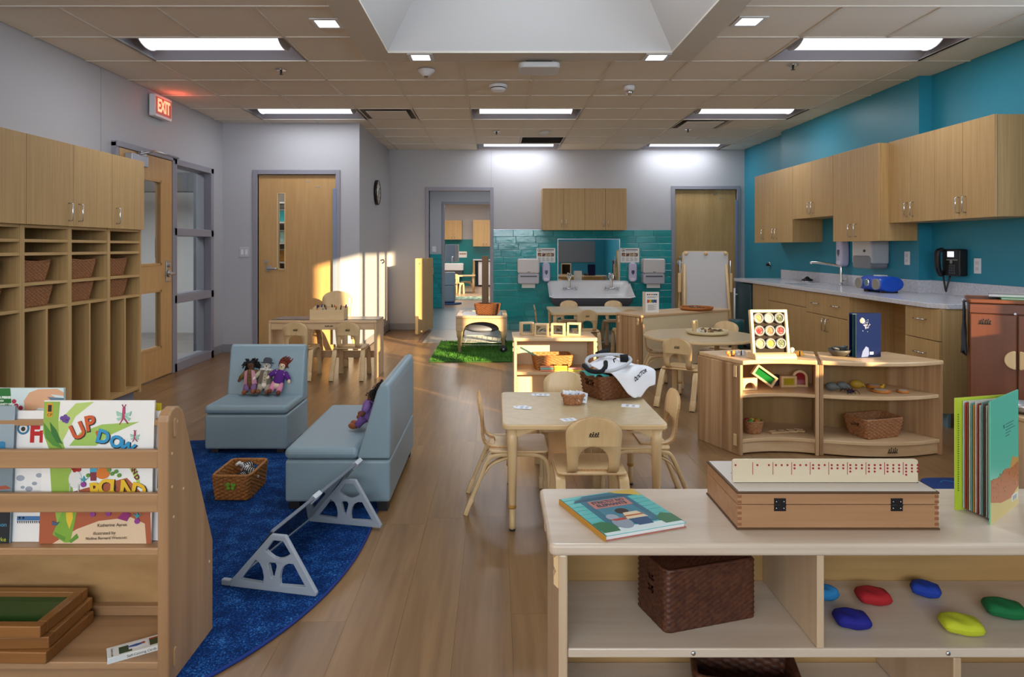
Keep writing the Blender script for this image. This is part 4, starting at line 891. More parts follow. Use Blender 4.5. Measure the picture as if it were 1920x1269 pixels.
for z in (.09, SH - .07): clip_plate(s1, -.001, .02, z, -1); clip_plate(s1, w + .001, .02, z, 1)
# foreground shelf, right
FX0, FY0, FW, FD_ = .122, 1.55, 1.52, .365
s2 = thing('long_low_shelf', 'long pale maple shelf in the right foreground holding two books and a wooden box', 'shelf', (FX0, FY0, 0)); FT = .57; FM = wood('pale_maple', '#d8cbba', '#c0ad99', 'x', .28, 30, 8, .08, .05)
FMz_shaded = wood('pale_maple', '#d2bea2', '#b89c7c', 'z', .28, 30, 8, .08, .05)  # same wood as FM, browner: shade of the inner faces put into the colour
MB().prism(rrect(0, FW, 0, FD_, .018), FT - .028, FT).build('top', FM, s2, .008, 3)
for x in (.022, FW - .045): B(x, x + .022, .012, FD_ - .012, 0, FT - .029).build('side_panel', FMz_shaded, s2, .005)
B(.045, FW - .046, FD_ - .03, FD_ - .018, .03, FT - .029).build('back_panel', wood('shelf_tan', '#b8945f', '#9a7546', 'x', .4, 40, 8, .06, .04), s2)
B(.0445, FW - .046, .014, FD_ - .031, .300, .322).build('shelf_board', FM, s2, .003); B(.0445, FW - .046, .014, FD_ - .031, .07, .094).build('shelf_board', FM, s2, .003)
xd = FX(1533, 1.56) - FX0; B(xd, xd + .017, .013, FD_ - .031, .3225, FT - .029).build('divider', FMz_shaded, s2, .002); xd2 = FX(1790, 1.56) - FX0; B(xd2, xd2 + .018, .013, FD_ - .031, .095, .2995).build('divider', FMz_shaded, s2, .002)
for px in (1301, 1780): MB().lathe([(.0001, -.003), (.004, -.003), (.006, 0)], 12, (FX(px, 1.56) - FX0, .014, .311), 'y').build('bolt', CHROME, s2)
for z in (.50, ): clip_plate(s2, .021, .03, z, -1.2); clip_plate(s2, .021, FD_ - .04, z, -1.2)
# back shelf turned towards the sink
s3 = thing('back_shelf', 'shelf turned with its plain back towards the round table', 'shelf', (1.457, 6.75, 0), math.atan2(.70, 1.127)); w, d = 1.325, .38
MB().prism(rrect(-.008, w + .008, -.008, d, .015), SH - .025, SH).build('top', maple('x'), s3, .005)
for x in (0, w - .022): B(x, x + .022, 0.001, d, 0, SH - .026).build('side_panel', blockmaple('z'), s3, .004)
B(.022, w - .022, .003, .016, .02, SH - .026).build('back_panel', P('pale_back_panel', '#d9c8a4', .45), s3); B(.023, w - .023, .018, d, .29, .31).build('shelf_board', maple('x'), s3); B(.023, w - .023, .018, d, .05, .07).build('shelf_board', maple('x'), s3)
for z in (.08, SH - .07): clip_plate(s3, -.001, .05, z, -1); clip_plate(s3, -.001, d - .05, z, -1)
# curved shelves: 45 degree ring sectors
def curved(name, label, loc, rz, R0, R1, concave):
    """local: front chord centred on x, front towards -y"""
    t = thing(name, label, 'shelf', loc, rz, 'curved shelves'); A = math.radians(22.5); n = 14
    if concave:  cy = -R0 * math.cos(A); f = lambda r, k: (r * math.sin(-A + 2 * A * k / n), cy + r * math.cos(-A + 2 * A * k / n)); rf, rb = R0, R1
    else: cy = R1 * math.cos(A); f = lambda r, k: (r * math.sin(-A + 2 * A * k / n), cy - r * math.cos(-A + 2 * A * k / n)); rf, rb = R1, R0
    def sector(df, db, z0, z1, nm, mat, bev=.003):
        a_, b_ = (rf + df, rb - db) if concave else (rf - df, rb + db)
        pts = [f(a_, k) for k in range(n + 1)] + [f(b_, k) for k in range(n, -1, -1)]
        if pts: return MB().prism(pts, z0, z1, smooth=False).build(nm, mat, t, bev)
    sector(-.012, 0, SH - .026, SH, 'top', maple('x'), .006)
    sector(.012, .022, .345, .367, 'shelf_board', maple('x')); sector(.008, .022, .075, .097, 'shelf_board', maple('x'))
    sector(.02, abs(R1 - R0) - .034, .008, .073, 'kick_board', maple('x')); sector(abs(R1 - R0) - .017, .004, .02, SH - .027, 'back_panel', wood('shelf_tan', '#b8945f', '#9a7546', 'z', .4, 40, 8, .06, .04))
    for k, s in ((0, -1), (n, 1)):
        p, q = Vector((*f(rf, k), 0)), Vector((*f(rb, k), 0)); L_ = (q - p).length; m = MB(); m.M = Matrix.Translation(p) @ Matrix.Rotation(math.atan2(q.y - p.y, q.x - p.x), 4, 'Z')
        m.box(0, L_, -.011 - s * -.0, .011, 0, SH - .027); sp = m.build('side_panel', blockmaple('z'), t, .004)
        for z in (.09, SH - .07):
            c = MB(); c.M = Matrix.Translation(p) @ Matrix.Rotation(math.atan2(q.y - p.y, q.x - p.x), 4, 'Z'); yy = .0115 if s < 0 else -.0195; c.box(.025, .05, yy, yy + .008, z - .035, z + .035); c.build('connector_plate', birch('z'), sp, .002)
    return t
ca = curved('curved_shelf', 'curved shelf with an inward front holding the jar display', (1.703, 4.045, 0), 0, .594, .985, True)
cb = curved('curved_shelf', 'curved shelf with a bulging front holding the night sky book', (2.325, 4.055, 0), math.radians(1), .594, .96, False)
mk = MB()
for k, (x, hg) in enumerate(((-.022, .012), (-.01, .02), (.003, .014), (.014, .02), (.024, .012))):
    mk.tube([(x - .005, 0, -.01), (x, 0, 0), (x + .003, 0, hg * .7)], .002, 5); mk.tube([(x + .006, 0, -.01), (x, 0, 0)], .002, 5); mk.ell((x + .004, 0, hg), .0035, 6, 4)
o = mk.build('burnt_mark', INK, cb); o.location = (.03, -.058, .04)
o = mesh_obj('burnt_mark', o.data, None)  # second mark on the cherry cupboard, parented below
MARK2 = o
# wooden cupboard at right
t = thing('play_cupboard', 'reddish brown double-door play cupboard at the right edge', 'cupboard', (2.83, 4.02, 0), math.radians(-33)); w, d, h = .80, .42, .925
MB().prism(rrect(-.012, w + .012, -.018, d, .02), h, h + .022).build('top', cherry('x'), t, .006)
B(0, w, .021, d, .04, h - .001).build('body', cherry('z'), t, .004); B(0.02, w - .02, .04, d - .02, 0, .04).build('plinth', cherry('x'), t)
B(0, w, .0, .02, h - .06, h - .002).build('rail', cherry('x'), t, .003)
for a, b_, s in ((.002, .224, 1), (.230, w - .002, -1)):
    dr = B(a, b_, 0, .02, .045, h - .064).build('door', cherry('z'), t, .005); x = b_ - .03 if s > 0 else a + .03
    MB().prism([(x + s * .025 - s * .055 * math.sin(PI * k / 12), .60 - .055 * math.cos(PI * k / 12)) for k in range(13)], -.018, -.0005, 'y').build('handle', birch('z'), dr, .006)
MB().cyl((.216, -.012, h - .055), .006, .012, 'y', 10).build('catch', STEEL, t)
MARK2.parent = t; MARK2.location = (.075, -.001, h - .115)
for k, (nm, l, x, y, z, wd, dp, hh, c, rz) in enumerate((('green_folder', 'flat green book lying on the brown cupboard', .40, .18, 0, .5, .26, .012, '#3f9a4a', .03), ('grey_book', 'grey striped book lying on the green book on the cupboard', .22, .17, .0125, .24, .2, .02, '#7e7f88', -.06), ('brown_book', 'thin brown book behind the grey book on the cupboard', .52, .24, .0125, .3, .18, .008, '#8a5a2c', .05))):
    ca_, sa_ = math.cos(math.radians(-33)), math.sin(math.radians(-33)); o = thing('book', l, 'book', (2.83 + x * ca_ - y * sa_, 4.02 + x * sa_ + y * ca_, h + .0225 + z), rz + math.radians(-33), 'books lying on the cupboard'); B(-wd/2, wd/2, -dp/2, dp/2, hh - .003, hh).build('cover', P('cov' + nm, c, .4), o); B(-wd/2, wd/2, -dp/2, dp/2, 0, .003).build('cover', P('cov' + nm, c, .4), o); B(-wd/2 + .003, wd/2 - .004, -dp/2 + .004, dp/2 - .004, .003, hh - .003).build('pages', PAPER, o)
t = thing('apron_cloth', 'dark grey cloth hanging from the left side of the brown cupboard', 'cloth', (2.83 + .545 * .14 - .012, 4.02 + .84 * .14, 0), math.radians(-33)); rows = []
for i in range(15):
    z = .93 - .32 * i / 14; rows.append([(-.003 - .012 * math.sin(j * 1.3 + i * .25) * (.3 + i / 18) - .012, -.08 + .012 * j + .002 * i * (j / 7 - 1), z + .02 * math.sin(j * .8) * i / 14) for j in range(15)])
o = MB().grid(rows).build('fabric', P('dark_cloth', '#3b3f46', .9), t); sd = o.modifiers.new('s', 'SOLIDIFY'); sd.thickness = .004
MB().tube([(.0, 0, .925), (-.02, 0, .925), (-.022, 0, .94)], .006).build('hook', STEEL, t)
# low shelf fragment at the right edge with a silver bowl
t = thing('side_shelf', 'small wooden shelf at the right edge behind the standing green book', 'shelf', (2.665, 3.35, 0)); B(0, .5, 0, .35, .37, .392).build('top', maple('x'), t, .005)
for x in (.005, .47): B(x, x + .022, .005, .345, 0, .369).build('side_panel', maple('z'), t, .003)
B(.028, .469, .32, .335, .03, .369).build('back_panel', birch('z'), t); B(.028, .469, .01, .319, .15, .17).build('shelf_board', maple('x'), t)
t = thing('silver_bowl', 'silver patterned bowl at the right edge', 'bowl', (2.745, 3.5, .392)); MB().lathe([(.03, 0), (.06, .02), (.075, .055), (.071, .055), (.055, .022), (.001, .008)], 24).build('bowl', STEEL, t)
# patterned rug under it
t = thing('small_blue_rug', 'small dark blue rug with a wave pattern at the right, behind the foreground shelf', 'rug', (2.75, 3.20, 0)); MB().prism(rrect(-.49, .7, -.45, .44, .08), .0012, .010).build('pile', P('navy_rug', '#0d2f66', .95), t, .003)
m = MB()
for i in range(5):
    for j in range(7): m.tube(smooth_path([(-.40 + .16 * j, .36 - .14 * i, .0105), (-.36 + .16 * j, .39 - .14 * i, .0105), (-.31 + .16 * j, .36 - .14 * i, .0105)], 4), .003, 4)
m.build('wave_pattern', P('rug_line_blue', '#2a6ea0', .9), t)
# ================================================================ BASKETS (woven, built as relief)
def basket_mesh(w, d, h, taper=.82, stake=.022, strand=.011, holes=(), amp=.005, r=.11, sag=0., thick=.012):
    """returns body mesh builder + rim builder; rim w x d at the top, foot narrower"""
    per = 2 * (w + d); ns = max(16, 2 * int(per / stake / 2)); nu = ns * 2; rows_n = max(4, int(h / strand)); nv = rows_n * 2
    rad = r * min(w, d)
    def loop(k, u):
        W_, D_ = w * k / 2, d * k / 2; pts = rrect(-W_, W_, -D_, D_, rad * k, 4); 
        return pts
    def sample(k, n):
        pts = loop(k, 0); L = [0.]
        for a, b_ in zip(pts, pts[1:] + pts[:1]): L.append(L[-1] + math.hypot(b_[0] - a[0], b_[1] - a[1]))
        out = []; j = 0; m = len(pts)
        for i in range(n):
            q = L[-1] * i / n
            while L[j + 1] < q: j += 1
            f = (q - L[j]) / (L[j+1] - L[j] + 1e-9); a, b_ = pts[j], pts[(j + 1) % m]; x, y = a[0] + (b_[0] - a[0]) * f, a[1] + (b_[1] - a[1]) * f
            tx, ty = b_[0] - a[0], b_[1] - a[1]; l = math.hypot(tx, ty) + 1e-9; out.append((x, y, ty / l, -tx / l))
        return out
    m = MB(); rows = []; irows = []
    for v in range(nv + 1):
        f = v / nv; k = taper + (1 - taper) * f ** .8; z = h * f; pr = []; ir = []
        for u, (x, y, nx, ny) in enumerate(sample(k, nu)):
            row = v // 2; ph = 1 if (u // 2 + row) % 2 else -1
            o = amp * ph * (1 if v % 2 else .15)
            zz = z - sag * f * math.sin(PI * (x / w + .5)) if sag else z
            pr.append((x + nx * o, y + ny * o, zz)); ir.append((x - nx * (thick - o), y - ny * (thick - o), zz))
        rows.append(pr); irows.append(ir)
    def skip(x, y, z):
        for side, c, hw_, z0, z1 in holes:
            if z0 < z < z1:
                if side == '-x' and x < -w * taper * .42 and abs(y - c) < hw_: return True
                if side == '+x' and x > w * taper * .42 and abs(y - c) < hw_: return True
                if side == '-y' and y < -d * taper * .42 and abs(x - c) < hw_: return True
                if side == '+y' and y > d * taper * .42 and abs(x - c) < hw_: return True
        return False
    for R_ in (rows, irows):
        vs_ = [p for q in R_ for p in q]; fs_ = []
        for i in range(nv):
            for j in range(nu):
                k = (j + 1) % nu; c = [vs_[i * nu + j], vs_[i * nu + k], vs_[(i+1) * nu + k], vs_[(i+1) * nu + j]]
                cx, cy, cz = [sum(p[q] for p in c) / 4 for q in range(3)]
                if not skip(cx, cy, cz): fs_.append((i * nu + j, i * nu + k, (i+1) * nu + k, (i+1) * nu + j))
        m.add(vs_, fs_, True)
    m.add([p for p in irows[1]], [tuple(range(nu))]); m.add([p for p in rows[0]], [tuple(range(nu))])
    rim = MB(); path = [(x, y, h - (sag * math.sin(PI * (x / w + .5)) if sag else 0)) for x, y, nx, ny in sample(1.0, 48)]
    path = [(x * (1 - thick / w), y * (1 - thick / d), z) for x, y, z in path]; rim.tube(path, thick * .62, 8, True)
    return m, rim
WICK = P('wicker_brown', '#7d4d2a', .55, var=(90, '#5a3318', .35, .65)); WICKL = P('wicker_honey', '#b3793f', .55, var=(90, '#8f5a2a', .35, .65)); WICKD = P('wicker_dark', '#5a3523', .45, var=(90, '#42241a', .35, .65)); WICKR = P('wicker_russet', '#b27d55', .55, var=(90, '#8f5e3a', .35, .65))
def basket(label, loc, rz, w, d, h, mat, group=None, **k):
    t = thing('wicker_basket', label, 'basket', loc, rz, group); b_, r_ = basket_mesh(w, d, h, **k); b_.build('woven_body', mat, t); r_.build('rim', mat, t); return t
bp_ = basket('x', (0, 0, 0), 0, .31, .34, .135, WICKR, 'wicker baskets in the lockers', taper=.84, sag=.012)
names = ['in the unit cut off by the left edge', 'in the unit at the left edge', 'in the second unit', 'in the third unit', 'in the unit beside the glazed door']
for k in range(1, 5):
    for z, l in ((1.041, 'upper'), (.884, 'lower')):
        place(bp_, USED, (LX - .20 + rnd.uniform(-.01, .01), yb[k] + .19 + rnd.uniform(-.012, .012), z), PI / 2 + rnd.uniform(-.06, .06), f'{l} wicker basket {names[k]} of the left lockers', 'wicker baskets in the lockers')
# ================================================================ RUG, SOFT SEATS, FLOOR THINGS
def carpet_mat(name, c1, c2, c3):
    m = bpy.data.materials.new(name); m.use_nodes = True; nt = m.node_tree; N = nt.nodes.new; L = nt.links.new; b = nt.nodes['Principled BSDF']; b.inputs['Roughness'].default_value = .95; setin(b, 'Specular IOR Level', .15)
    tc = N('ShaderNodeTexCoord'); n1 = N('ShaderNodeTexNoise'); n1.inputs['Scale'].default_value = 170; n1.inputs['Detail'].default_value = 4; n2 = N('ShaderNodeTexNoise'); n2.inputs['Scale'].default_value = 14; n2.inputs['Detail'].default_value = 3
    L(tc.outputs['Object'], n1.inputs['Vector']); L(tc.outputs['Object'], n2.inputs['Vector'])
    a = N('ShaderNodeMath'); a.operation = 'MULTIPLY_ADD'; a.inputs[1].default_value = .72; s_ = N('ShaderNodeMath'); s_.operation = 'MULTIPLY'; s_.inputs[1].default_value = .28; L(n2.outputs['Fac'], s_.inputs[0]); L(n1.outputs['Fac'], a.inputs[0]); L(s_.outputs[0], a.inputs[2])
    r = N('ShaderNodeValToRGB'); e = r.color_ramp.elements; e[0].position = .40; e[0].color = lin(c1) + (1,); e[1].position = .66; e[1].color = lin(c3) + (1,); q = e.new(.54); q.color = lin(c2) + (1,)
    L(a.outputs[0], r.inputs['Fac']); L(r.outputs['Color'], b.inputs['Base Color'])
    bp = N('ShaderNodeBump'); bp.inputs['Strength'].default_value = .6; bp.inputs['Distance'].default_value = .006; L(n1.outputs['Fac'], bp.inputs['Height']); L(bp.outputs['Normal'], b.inputs['Normal']); return m
rug = thing('blue_rug', 'large rounded blue speckled rug under the grey-blue soft seats', 'rug', (-1.75, 2.95, 0)); n = 96; ex = 2 / 2.3
def sup(k, a=1.185, b=1.39): 
    t_ = 2 * PI * k / n; c, s = math.cos(t_), math.sin(t_); return (a * math.copysign(abs(c) ** ex, c), b * math.copysign(abs(s) ** ex, s))
MB().prism([sup(k) for k in range(n)], .001, .010).build('pile', carpet_mat('rug_blue', '#04204e', '#0a397a', '#3a7cbc'), rug, .002)
MB().tube([(*sup(k, 1.19, 1.395), .006) for k in range(n)], .006, 6, True).build('binding', P('rug_binding', '#0a2d78', .8), rug)
FEET = P('seat_foot', '#1d1c20', .5)
t = thing('soft_chair', 'armless grey-blue vinyl chair with felt dolls leaning on its back', 'chair', (-1.515, 4.285, .0)); w, d = .25, .225
MB().box(-w, w, -d, d, .035, .245).build('base', VINYL, t, .014, 3)
MB().box(-w - .003, w + .003, -d - .004, .115, .247, .300).build('seat_cushion', VINYL, t, .024, 4)
MB().prism([(.10, .25), (d, .25), (d, .56), (.222, .60), (.20, .615), (.178, .60), (.165, .57)], -w, w, 'x').build('backrest', VINYL, t, .022, 4)
m = MB()
for x in (-w + .05, w - .05):
    for y in (-d + .05, d - .05): m.M = Matrix.Translation((x, y, 0)); m.box(-.022, .022, -.022, .022, .010 if y < 0 else 0.0, .036)
m.M = None; m.build('feet', FEET, t)
t = thing('soft_couch', 'grey-blue vinyl two-seat couch turned sideways with a doll on it', 'couch', (-.755, 3.19, 0)); w, L_ = .25, .90
MB().box(-w, w, 0, L_, .045, .245).build('base', VINYL, t, .014, 3)
MB().box(-w - .004, .10, -.004, L_ + .004, .247, .302).build('seat_cushion', VINYL, t, .026, 4)
MB().prism([(.092, .25), (w, .25), (w, .56), (.245, .60), (.225, .612), (.20, .60), (.185, .57)], 0, L_, 'y').build('backrest', VINYL, t, .022, 4)
m = MB()
for x in (-w + .04, w - .04):
    for y in (.04, L_ - .04): m.M = Matrix.Translation((x, y, 0)); m.box(-.025, .025, -.025, .025, .010 if x < 0 else 0.0, .046)
m.M = None; m.build('feet', FEET, t)
# folding A-frame mirror stand: two cut-out triangles and a tinted panel
t = thing('triangle_mirror_stand', 'grey plastic stand with two cut-out triangle ends and tinted panels on the rug', 'stand', (-.982, 2.47, .010)); t.rotation_euler[2] = math.radians(-12.5)
GP = P('stand_grey', '#9aa3ad', .4); TR = P('stand_trim', '#c3cbd2', .3)
LB = .345; TOPH = .205
def bez(pts, n=8): return [tuple(p)[:2] for p in smooth_path([(x, y, 0) for x, y in pts], n)]
def triangle(y):
    out = [(0, 0), (LB, 0), (LB + .003, .012), (.225, TOPH), (.168, TOPH), (.005, .022)]
    h1 = [(.148, .145), (.178, .185), (.216, .185), (.246, .142)] + [( .246 - .098 * k / 6, .142 - .024 * math.sin(PI * k / 6) + .003 * k / 6) for k in range(1, 6)]
    h2 = [(.050, .030), (.120, .026)] + [(.130 - .02 * (k / 6) ** 1.5 - .0 , .026 + .075 * k / 6) for k in range(1, 7)] + [(.092, .088)]
    h2 = [(.046, .03), (.136, .026), (.139, .05), (.134, .075), (.124, .095), (.108, .108)]
    h3 = [(.305, .03), (.205, .026), (.203, .05), (.208, .075), (.218, .095), (.240, .108), (.256, .108)]
    h4 = [(.158, .094), (.164, .104), (.186, .104), (.191, .094), (.180, .05), (.170, .05)]
    m = MB().prism(out, y, y + .018, 'y', holes=[list(reversed(h)) for h in (h1, h2, h3, h4)]); return m.build('triangle_end', GP, t, .003)
triangle(0); triangle(.60)
# panel lies on the left slopes, as long as the trim rail
sl = Vector((.168, 0, TOPH)).normalized(); nl = Vector((-sl.z, 0, sl.x))
def onslope(u, off): p = sl * u + nl * off; return p
PLN = .70; U0, U1 = .262, .332            # the top edge climbs towards the couch
def slab(ua0, ub0, ua1, ub1, y0, y1, lo, hi, nm, mat, bev=0):
    vs_ = []
    for y, ua, ub in ((y0, ua0, ub0), (y1, ua1, ub1)):
        for u, o_ in ((ua, lo), (ub, lo), (ub, hi), (ua, hi)): p = onslope(u, o_); vs_.append((p.x, y, p.z))
    return MB().add(vs_, [(0, 1, 2, 3), (7, 6, 5, 4), (0, 4, 5, 1), (1, 5, 6, 2), (2, 6, 7, 3), (3, 7, 4, 0)]).build(nm, mat, t, bev)
def ut(y): return U0 + (U1 - U0) * y / PLN
slab(.012, U0, .012, U1, .02, PLN, .003, .009, 'tinted_panel', P('tinted_mirror', '#59606c', .06, metal=.75))
slab(ut(.02) - .008, ut(.02) + .004, U1 - .008, U1 + .004, .02, PLN, .0, .013, 'top_rail', P('rail_dark', '#6d7480', .3), .002)
slab(.012, .026, .012, .026, .02, PLN, .0, .013, 'bottom_rail', GP, .002)
for y in (.30, .655): slab(ut(y) - .030, ut(y) + .008, ut(y + .05) - .030, ut(y + .05) + .008, y, y + .05, -.003, .017, 'clip', TR, .003)
B(-.035, .0, .0, .02, 0, .022).build('toe', GP, t, .004)
# basket on the rug with toy animals
t = basket('brown wicker basket with zebra toys on the blue rug', (-1.305, 3.43, .011), math.radians(90), .275, .195, .122, WICKL, taper=.88, strand=.009, holes=(('+x', -.022, .016, .070, .100), ('+x', .022, .016, .070, .100)), amp=.0042)
bk = t.location
z1 = P('zebra_white', '#d9d9d9', .6); z2 = P('zebra_black', '#1c1c1e', .6)
for k in range(4):
    an = thing('zebra_toy', 'small black and white toy animal in the wicker basket on the rug', 'toy', (bk.x + .015 * (-1) ** k + .01, bk.y + .02 + .045 * (k - 1), .03 + .012 * k), k * 1.4, 'toy animals in the rug basket'); m = MB()
    m.ell((0, 0, .04), (.045, .018, .02), 12, 6); m.tube([(.035, 0, .045), (.055, 0, .07), (.075, 0, .065)], [.012, .011, .007], 8)
    for sx in (-.03, .03):
        for sy in (-.01, .01): m.tube([(sx, sy, .03), (sx, sy, 0)], .005, 6)
    m.build('body', z1, an); m = MB()
    for q in range(6): m.tube([(-.035 + .013 * q, .0185 * math.cos(a_), .04 + .0205 * math.sin(a_)) for a_ in [PI * i / 8 for i in range(9)]], .0028, 5)
    m.build('stripes', z2, an)
bu = MB()
for s in (-1, 1): bu.ell((s * .014, 0, .008), (.014, .003, .012), 10, 6); bu.ell((s * .011, 0, -.010), (.010, .003, .009), 10, 6)
o = bu.build('butterfly_tag', P('butterfly_green', '#6fae2e', .5), t); o.location = (-.1335, .0, .072); o.rotation_euler = (0, 0, PI / 2)
# ---- felt dolls
def doll(name, label, loc, rz, tilt, skin, hairc, top, topc, legsc, shoe, hat=None, hairstyle='wild', vest=None):
    t = thing('felt_doll', label, 'doll', loc, rz, 'felt dolls on the soft seats'); t.rotation_euler = (tilt[0], tilt[1], rz)
    J = {'pel': (0, 0, .07), 'chest': (0, .005, .13), 'neck': (0, .008, .155), 'head': (0, .008, .185), 'crown': (0, .008, .205), 'sl': (-.032, .008, .142), 'el': (-.062, 0, .11), 'hl': (-.074, -.015, .085), 'sr': (.032, .008, .142), 'er': (.062, 0, .11), 'hr': (.074, -.015, .085),
         'kl': (-.022, -.016, .045), 'fl': (-.026, -.034, .014), 'tl': (-.028, -.058, .016), 'kr': (.022, -.016, .045), 'fr': (.026, -.034, .014), 'tr': (.028, -.058, .016)}
    E = ['pel chest', 'chest neck', 'neck head', 'head crown', 'chest sl', 'sl el', 'el hl', 'chest sr', 'sr er', 'er hr', 'pel kl', 'kl fl', 'fl tl', 'pel kr', 'kr fr', 'fr tr']
    Rr = {'pel': .027, 'chest': .026, 'neck': .013, 'head': .025, 'crown': .020, 'sl': .014, 'el': .011, 'hl': .010, 'sr': .014, 'er': .011, 'hr': .010, 'kl': .016, 'fl': .013, 'tl': .012, 'kr': .016, 'fr': .013, 'tr': .012}
    ks = list(J); me = bpy.data.meshes.new('body'); me.from_pydata([J[k] for k in ks], [tuple(ks.index(q) for q in e.split()) for e in E], []); me.materials.append(P(name + '_skin', skin, .8))
    o = bpy.data.objects.new('body', me); C.objects.link(o); o.parent = t; sk = o.modifiers.new('skin', 'SKIN'); sv = me.skin_vertices[0].data
    for i, k in enumerate(ks): sv[i].radius = (Rr[k], Rr[k]); sv[i].use_root = k == 'pel'
    o.modifiers.new('sub', 'SUBSURF').levels = 1; o.modifiers['sub'].render_levels = 2
    m = MB(); f = 30
    m.lathe([(.034, .062), (.036, .075), (.034, .10), (.033, .13), (.026, .152), (.016, .160)], 16, (0, .006, 0), caps=False)
    for s in (-1, 1): m.tube([(s * .024, .008, .146), (s * .05, .003, .122), (s * .064, -.002, .107)], [.018, .016, .0145], 10)
    m.build('tunic', P(name + '_top', topc, .9, bump=(300, .3, .002)), t)
    if vest:
        v = MB()
        for s in (-1, 1): v.add([(s * .012, -.030, .155), (s * .030, -.022, .15), (s * .040, -.006, .065), (s * .016, -.034, .065), (s * .012, -.033, .155), (s * .031, -.025, .15), (s * .043, -.008, .065), (s * .017, -.038, .065)], [(0, 1, 2, 3), (4, 7, 6, 5), (0, 4, 5, 1), (1, 5, 6, 2), (2, 6, 7, 3), (3, 7, 4, 0)])
        v.build('vest', P(name + '_vest', vest, .9), t)
        b_ = MB(); [b_.ell((0, -.034, .09 + .018 * k), .003, 6, 4) for k in range(3)]; b_.build('buttons', INK, t)
    m = MB(); 
    for s in (-1, 1): m.tube([(s * .014, 0, .068), (s * .022, -.016, .046), (s * .0255, -.030, .020)], [.026, .020, .0175], 10)
    m.build('trousers', P(name + '_legs', legsc, .9), t)
    m = MB(); [m.ell((s * .028, -.052, .016), (.015, .024, .016), 10, 6) for s in (-1, 1)]; m.build('shoes', P(name + '_shoe', shoe, .7), t)
    m = MB(); [m.ell((s * .009, -.016, .19), .003, 6, 4) for s in (-1, 1)]; m.ell((0, -.019, .18), (.004, .004, .004), 6, 4); m.build('face_features', INK if hat or skin > '#a0' else P('face_dark', '#1a0e08', .6), t)
    hm = P(name + '_hair', hairc, .95); m = MB(); r = random.Random(len(label))
    if hat:
        m.ell((0, .012, .186), (.027, .026, .018), 12, 6); m.build('hair', hm, t); h_ = MB().lathe([(.042, .200), (.042, .204), (.027, .206), (.026, .226), (.016, .236), (.001, .238)], 18, (0, .008, 0)); h_.build('bowler_hat', P(name + '_hat', hat, .9), t)
        m = MB(); [m.ell((.03 * math.cos(a), .004 + .026 * math.sin(a), .157), (.014, .012, .010), 8, 5) for a in [2 * PI * k / 9 for k in range(9)]]; m.build('wool_scarf', P('scarf_white', '#cfc9c2', .95), t)
    else:
        m.ell((0, .016, .192), (.028, .024, .026), 12, 8)
        for k in range(46):
            a = r.uniform(0, 2 * PI); e = r.uniform(.0, 1.2); side = math.copysign(1, math.cos(a))
            p0 = Vector((.024 * math.cos(a) * math.cos(e), .014 + .02 * abs(math.sin(a)) * math.cos(e), .195 + .022 * math.sin(e)))
            if hairstyle == 'wild': q = p0 + Vector((side * r.uniform(.01, .04), r.uniform(-.005, .015), r.uniform(-.06, .03)))
            else: q = p0 + Vector((r.uniform(.01, .04), r.uniform(0, .012), r.uniform(-.03, .05)))
            mid = (p0 + q) / 2 + Vector((r.uniform(-.008, .008), r.uniform(-.004, .008), r.uniform(0, .012))); m.tube([p0, mid, q], [.006, .0055, .003], 5)
        m.build('hair', hm, t)
    return t
SY = 4.285 + .075; SZ = .302
doll('d1', 'felt doll with wild black hair and pink vest on the soft chair', (FX(470, 4.36), SY, SZ), .12, (-.20, -.05, 0), '#5a3420', '#120f10', 'tunic', '#6a5428', '#7a5a86', '#8a4a28', vest='#c98a9c')
doll('d2', 'felt doll with grey bowler hat between the two other dolls', (FX(493, 4.36), SY + .005, SZ), .2, (-.20, .10, 0), '#d9cdbf', '#cfc9c2', 'tunic', '#b9ad98', '#a59a88', '#7a4a2a', hat='#3c4046', vest='#75685a')
doll('d3', 'felt doll in a purple top with reddish hair on the soft chair', (FX(515, 4.36), SY, SZ), .1, (-.20, .22, 0), '#d8c0a4', '#6a2a18', 'tunic', '#55207a', '#d68aa4', '#6a3020', hairstyle='side')
doll('d4', 'felt doll in purple sitting against the back of the couch', (-.70, 3.52, SZ), math.radians(-90), (-.20, 0, 0), '#5a3420', '#1b1214', 'tunic', '#7a5a9a', '#6a4a8a', '#8a4a28')
doll('d5', 'felt doll with dark hair behind the purple doll on the couch', (-.70, 3.72, SZ), math.radians(-85), (-.20, .1, 0), '#6a4028', '#241414', 'tunic', '#a04a5a', '#54406a', '#7a3a24')
# ================================================================ LEFT FOREGROUND BOOKSHELF
OB = oakbrown
bs = thing('book_display', 'wooden book display rack in the left foreground', 'bookshelf', (0, 0, 0)); XO = -.918; ths = .045; XLs = -1.85; YF = 1.905; YBk = 2.205
MP = wood('rack_maple', '#b9926a', '#8f6c49', 'z', .4, 26, 7, .05, .04); MPx = wood('rack_maple', '#b9926a', '#8f6c49', 'x', .38, 26, 9, .05, .04)
prof = [(YF, 0), (YBk, 0), (YBk, .30), (YF + .09, .775)] + [(YF + .045 + .045 * math.cos(a), .76 + .035 * math.sin(a)) for a in [PI * k / 6 for k in range(1, 6)]] + [(YF, .76)]
for x in (XO - ths, XLs): MB().prism(prof, x, x + ths - .012, 'x').build('side_panel', MP, bs, .012, 3)
XI = XO - ths; wbar = (XLs + ths - .012, XI)
for z0, z1 in ((FZ(880, YF), FZ(845, YF)), (FZ(963, YF), FZ(927, YF))): B(*wbar, YF + .006, YF + .024, z0, z1).build('front_bar', MPx, bs, .004)
B(*wbar, YF + .008, YF + .17, .377, .400).build('book_ledge', MPx, bs, .004)
B(*wbar, YF + .10, YF + .115, .401, .76).build('display_back', birch('x'), bs, .002)
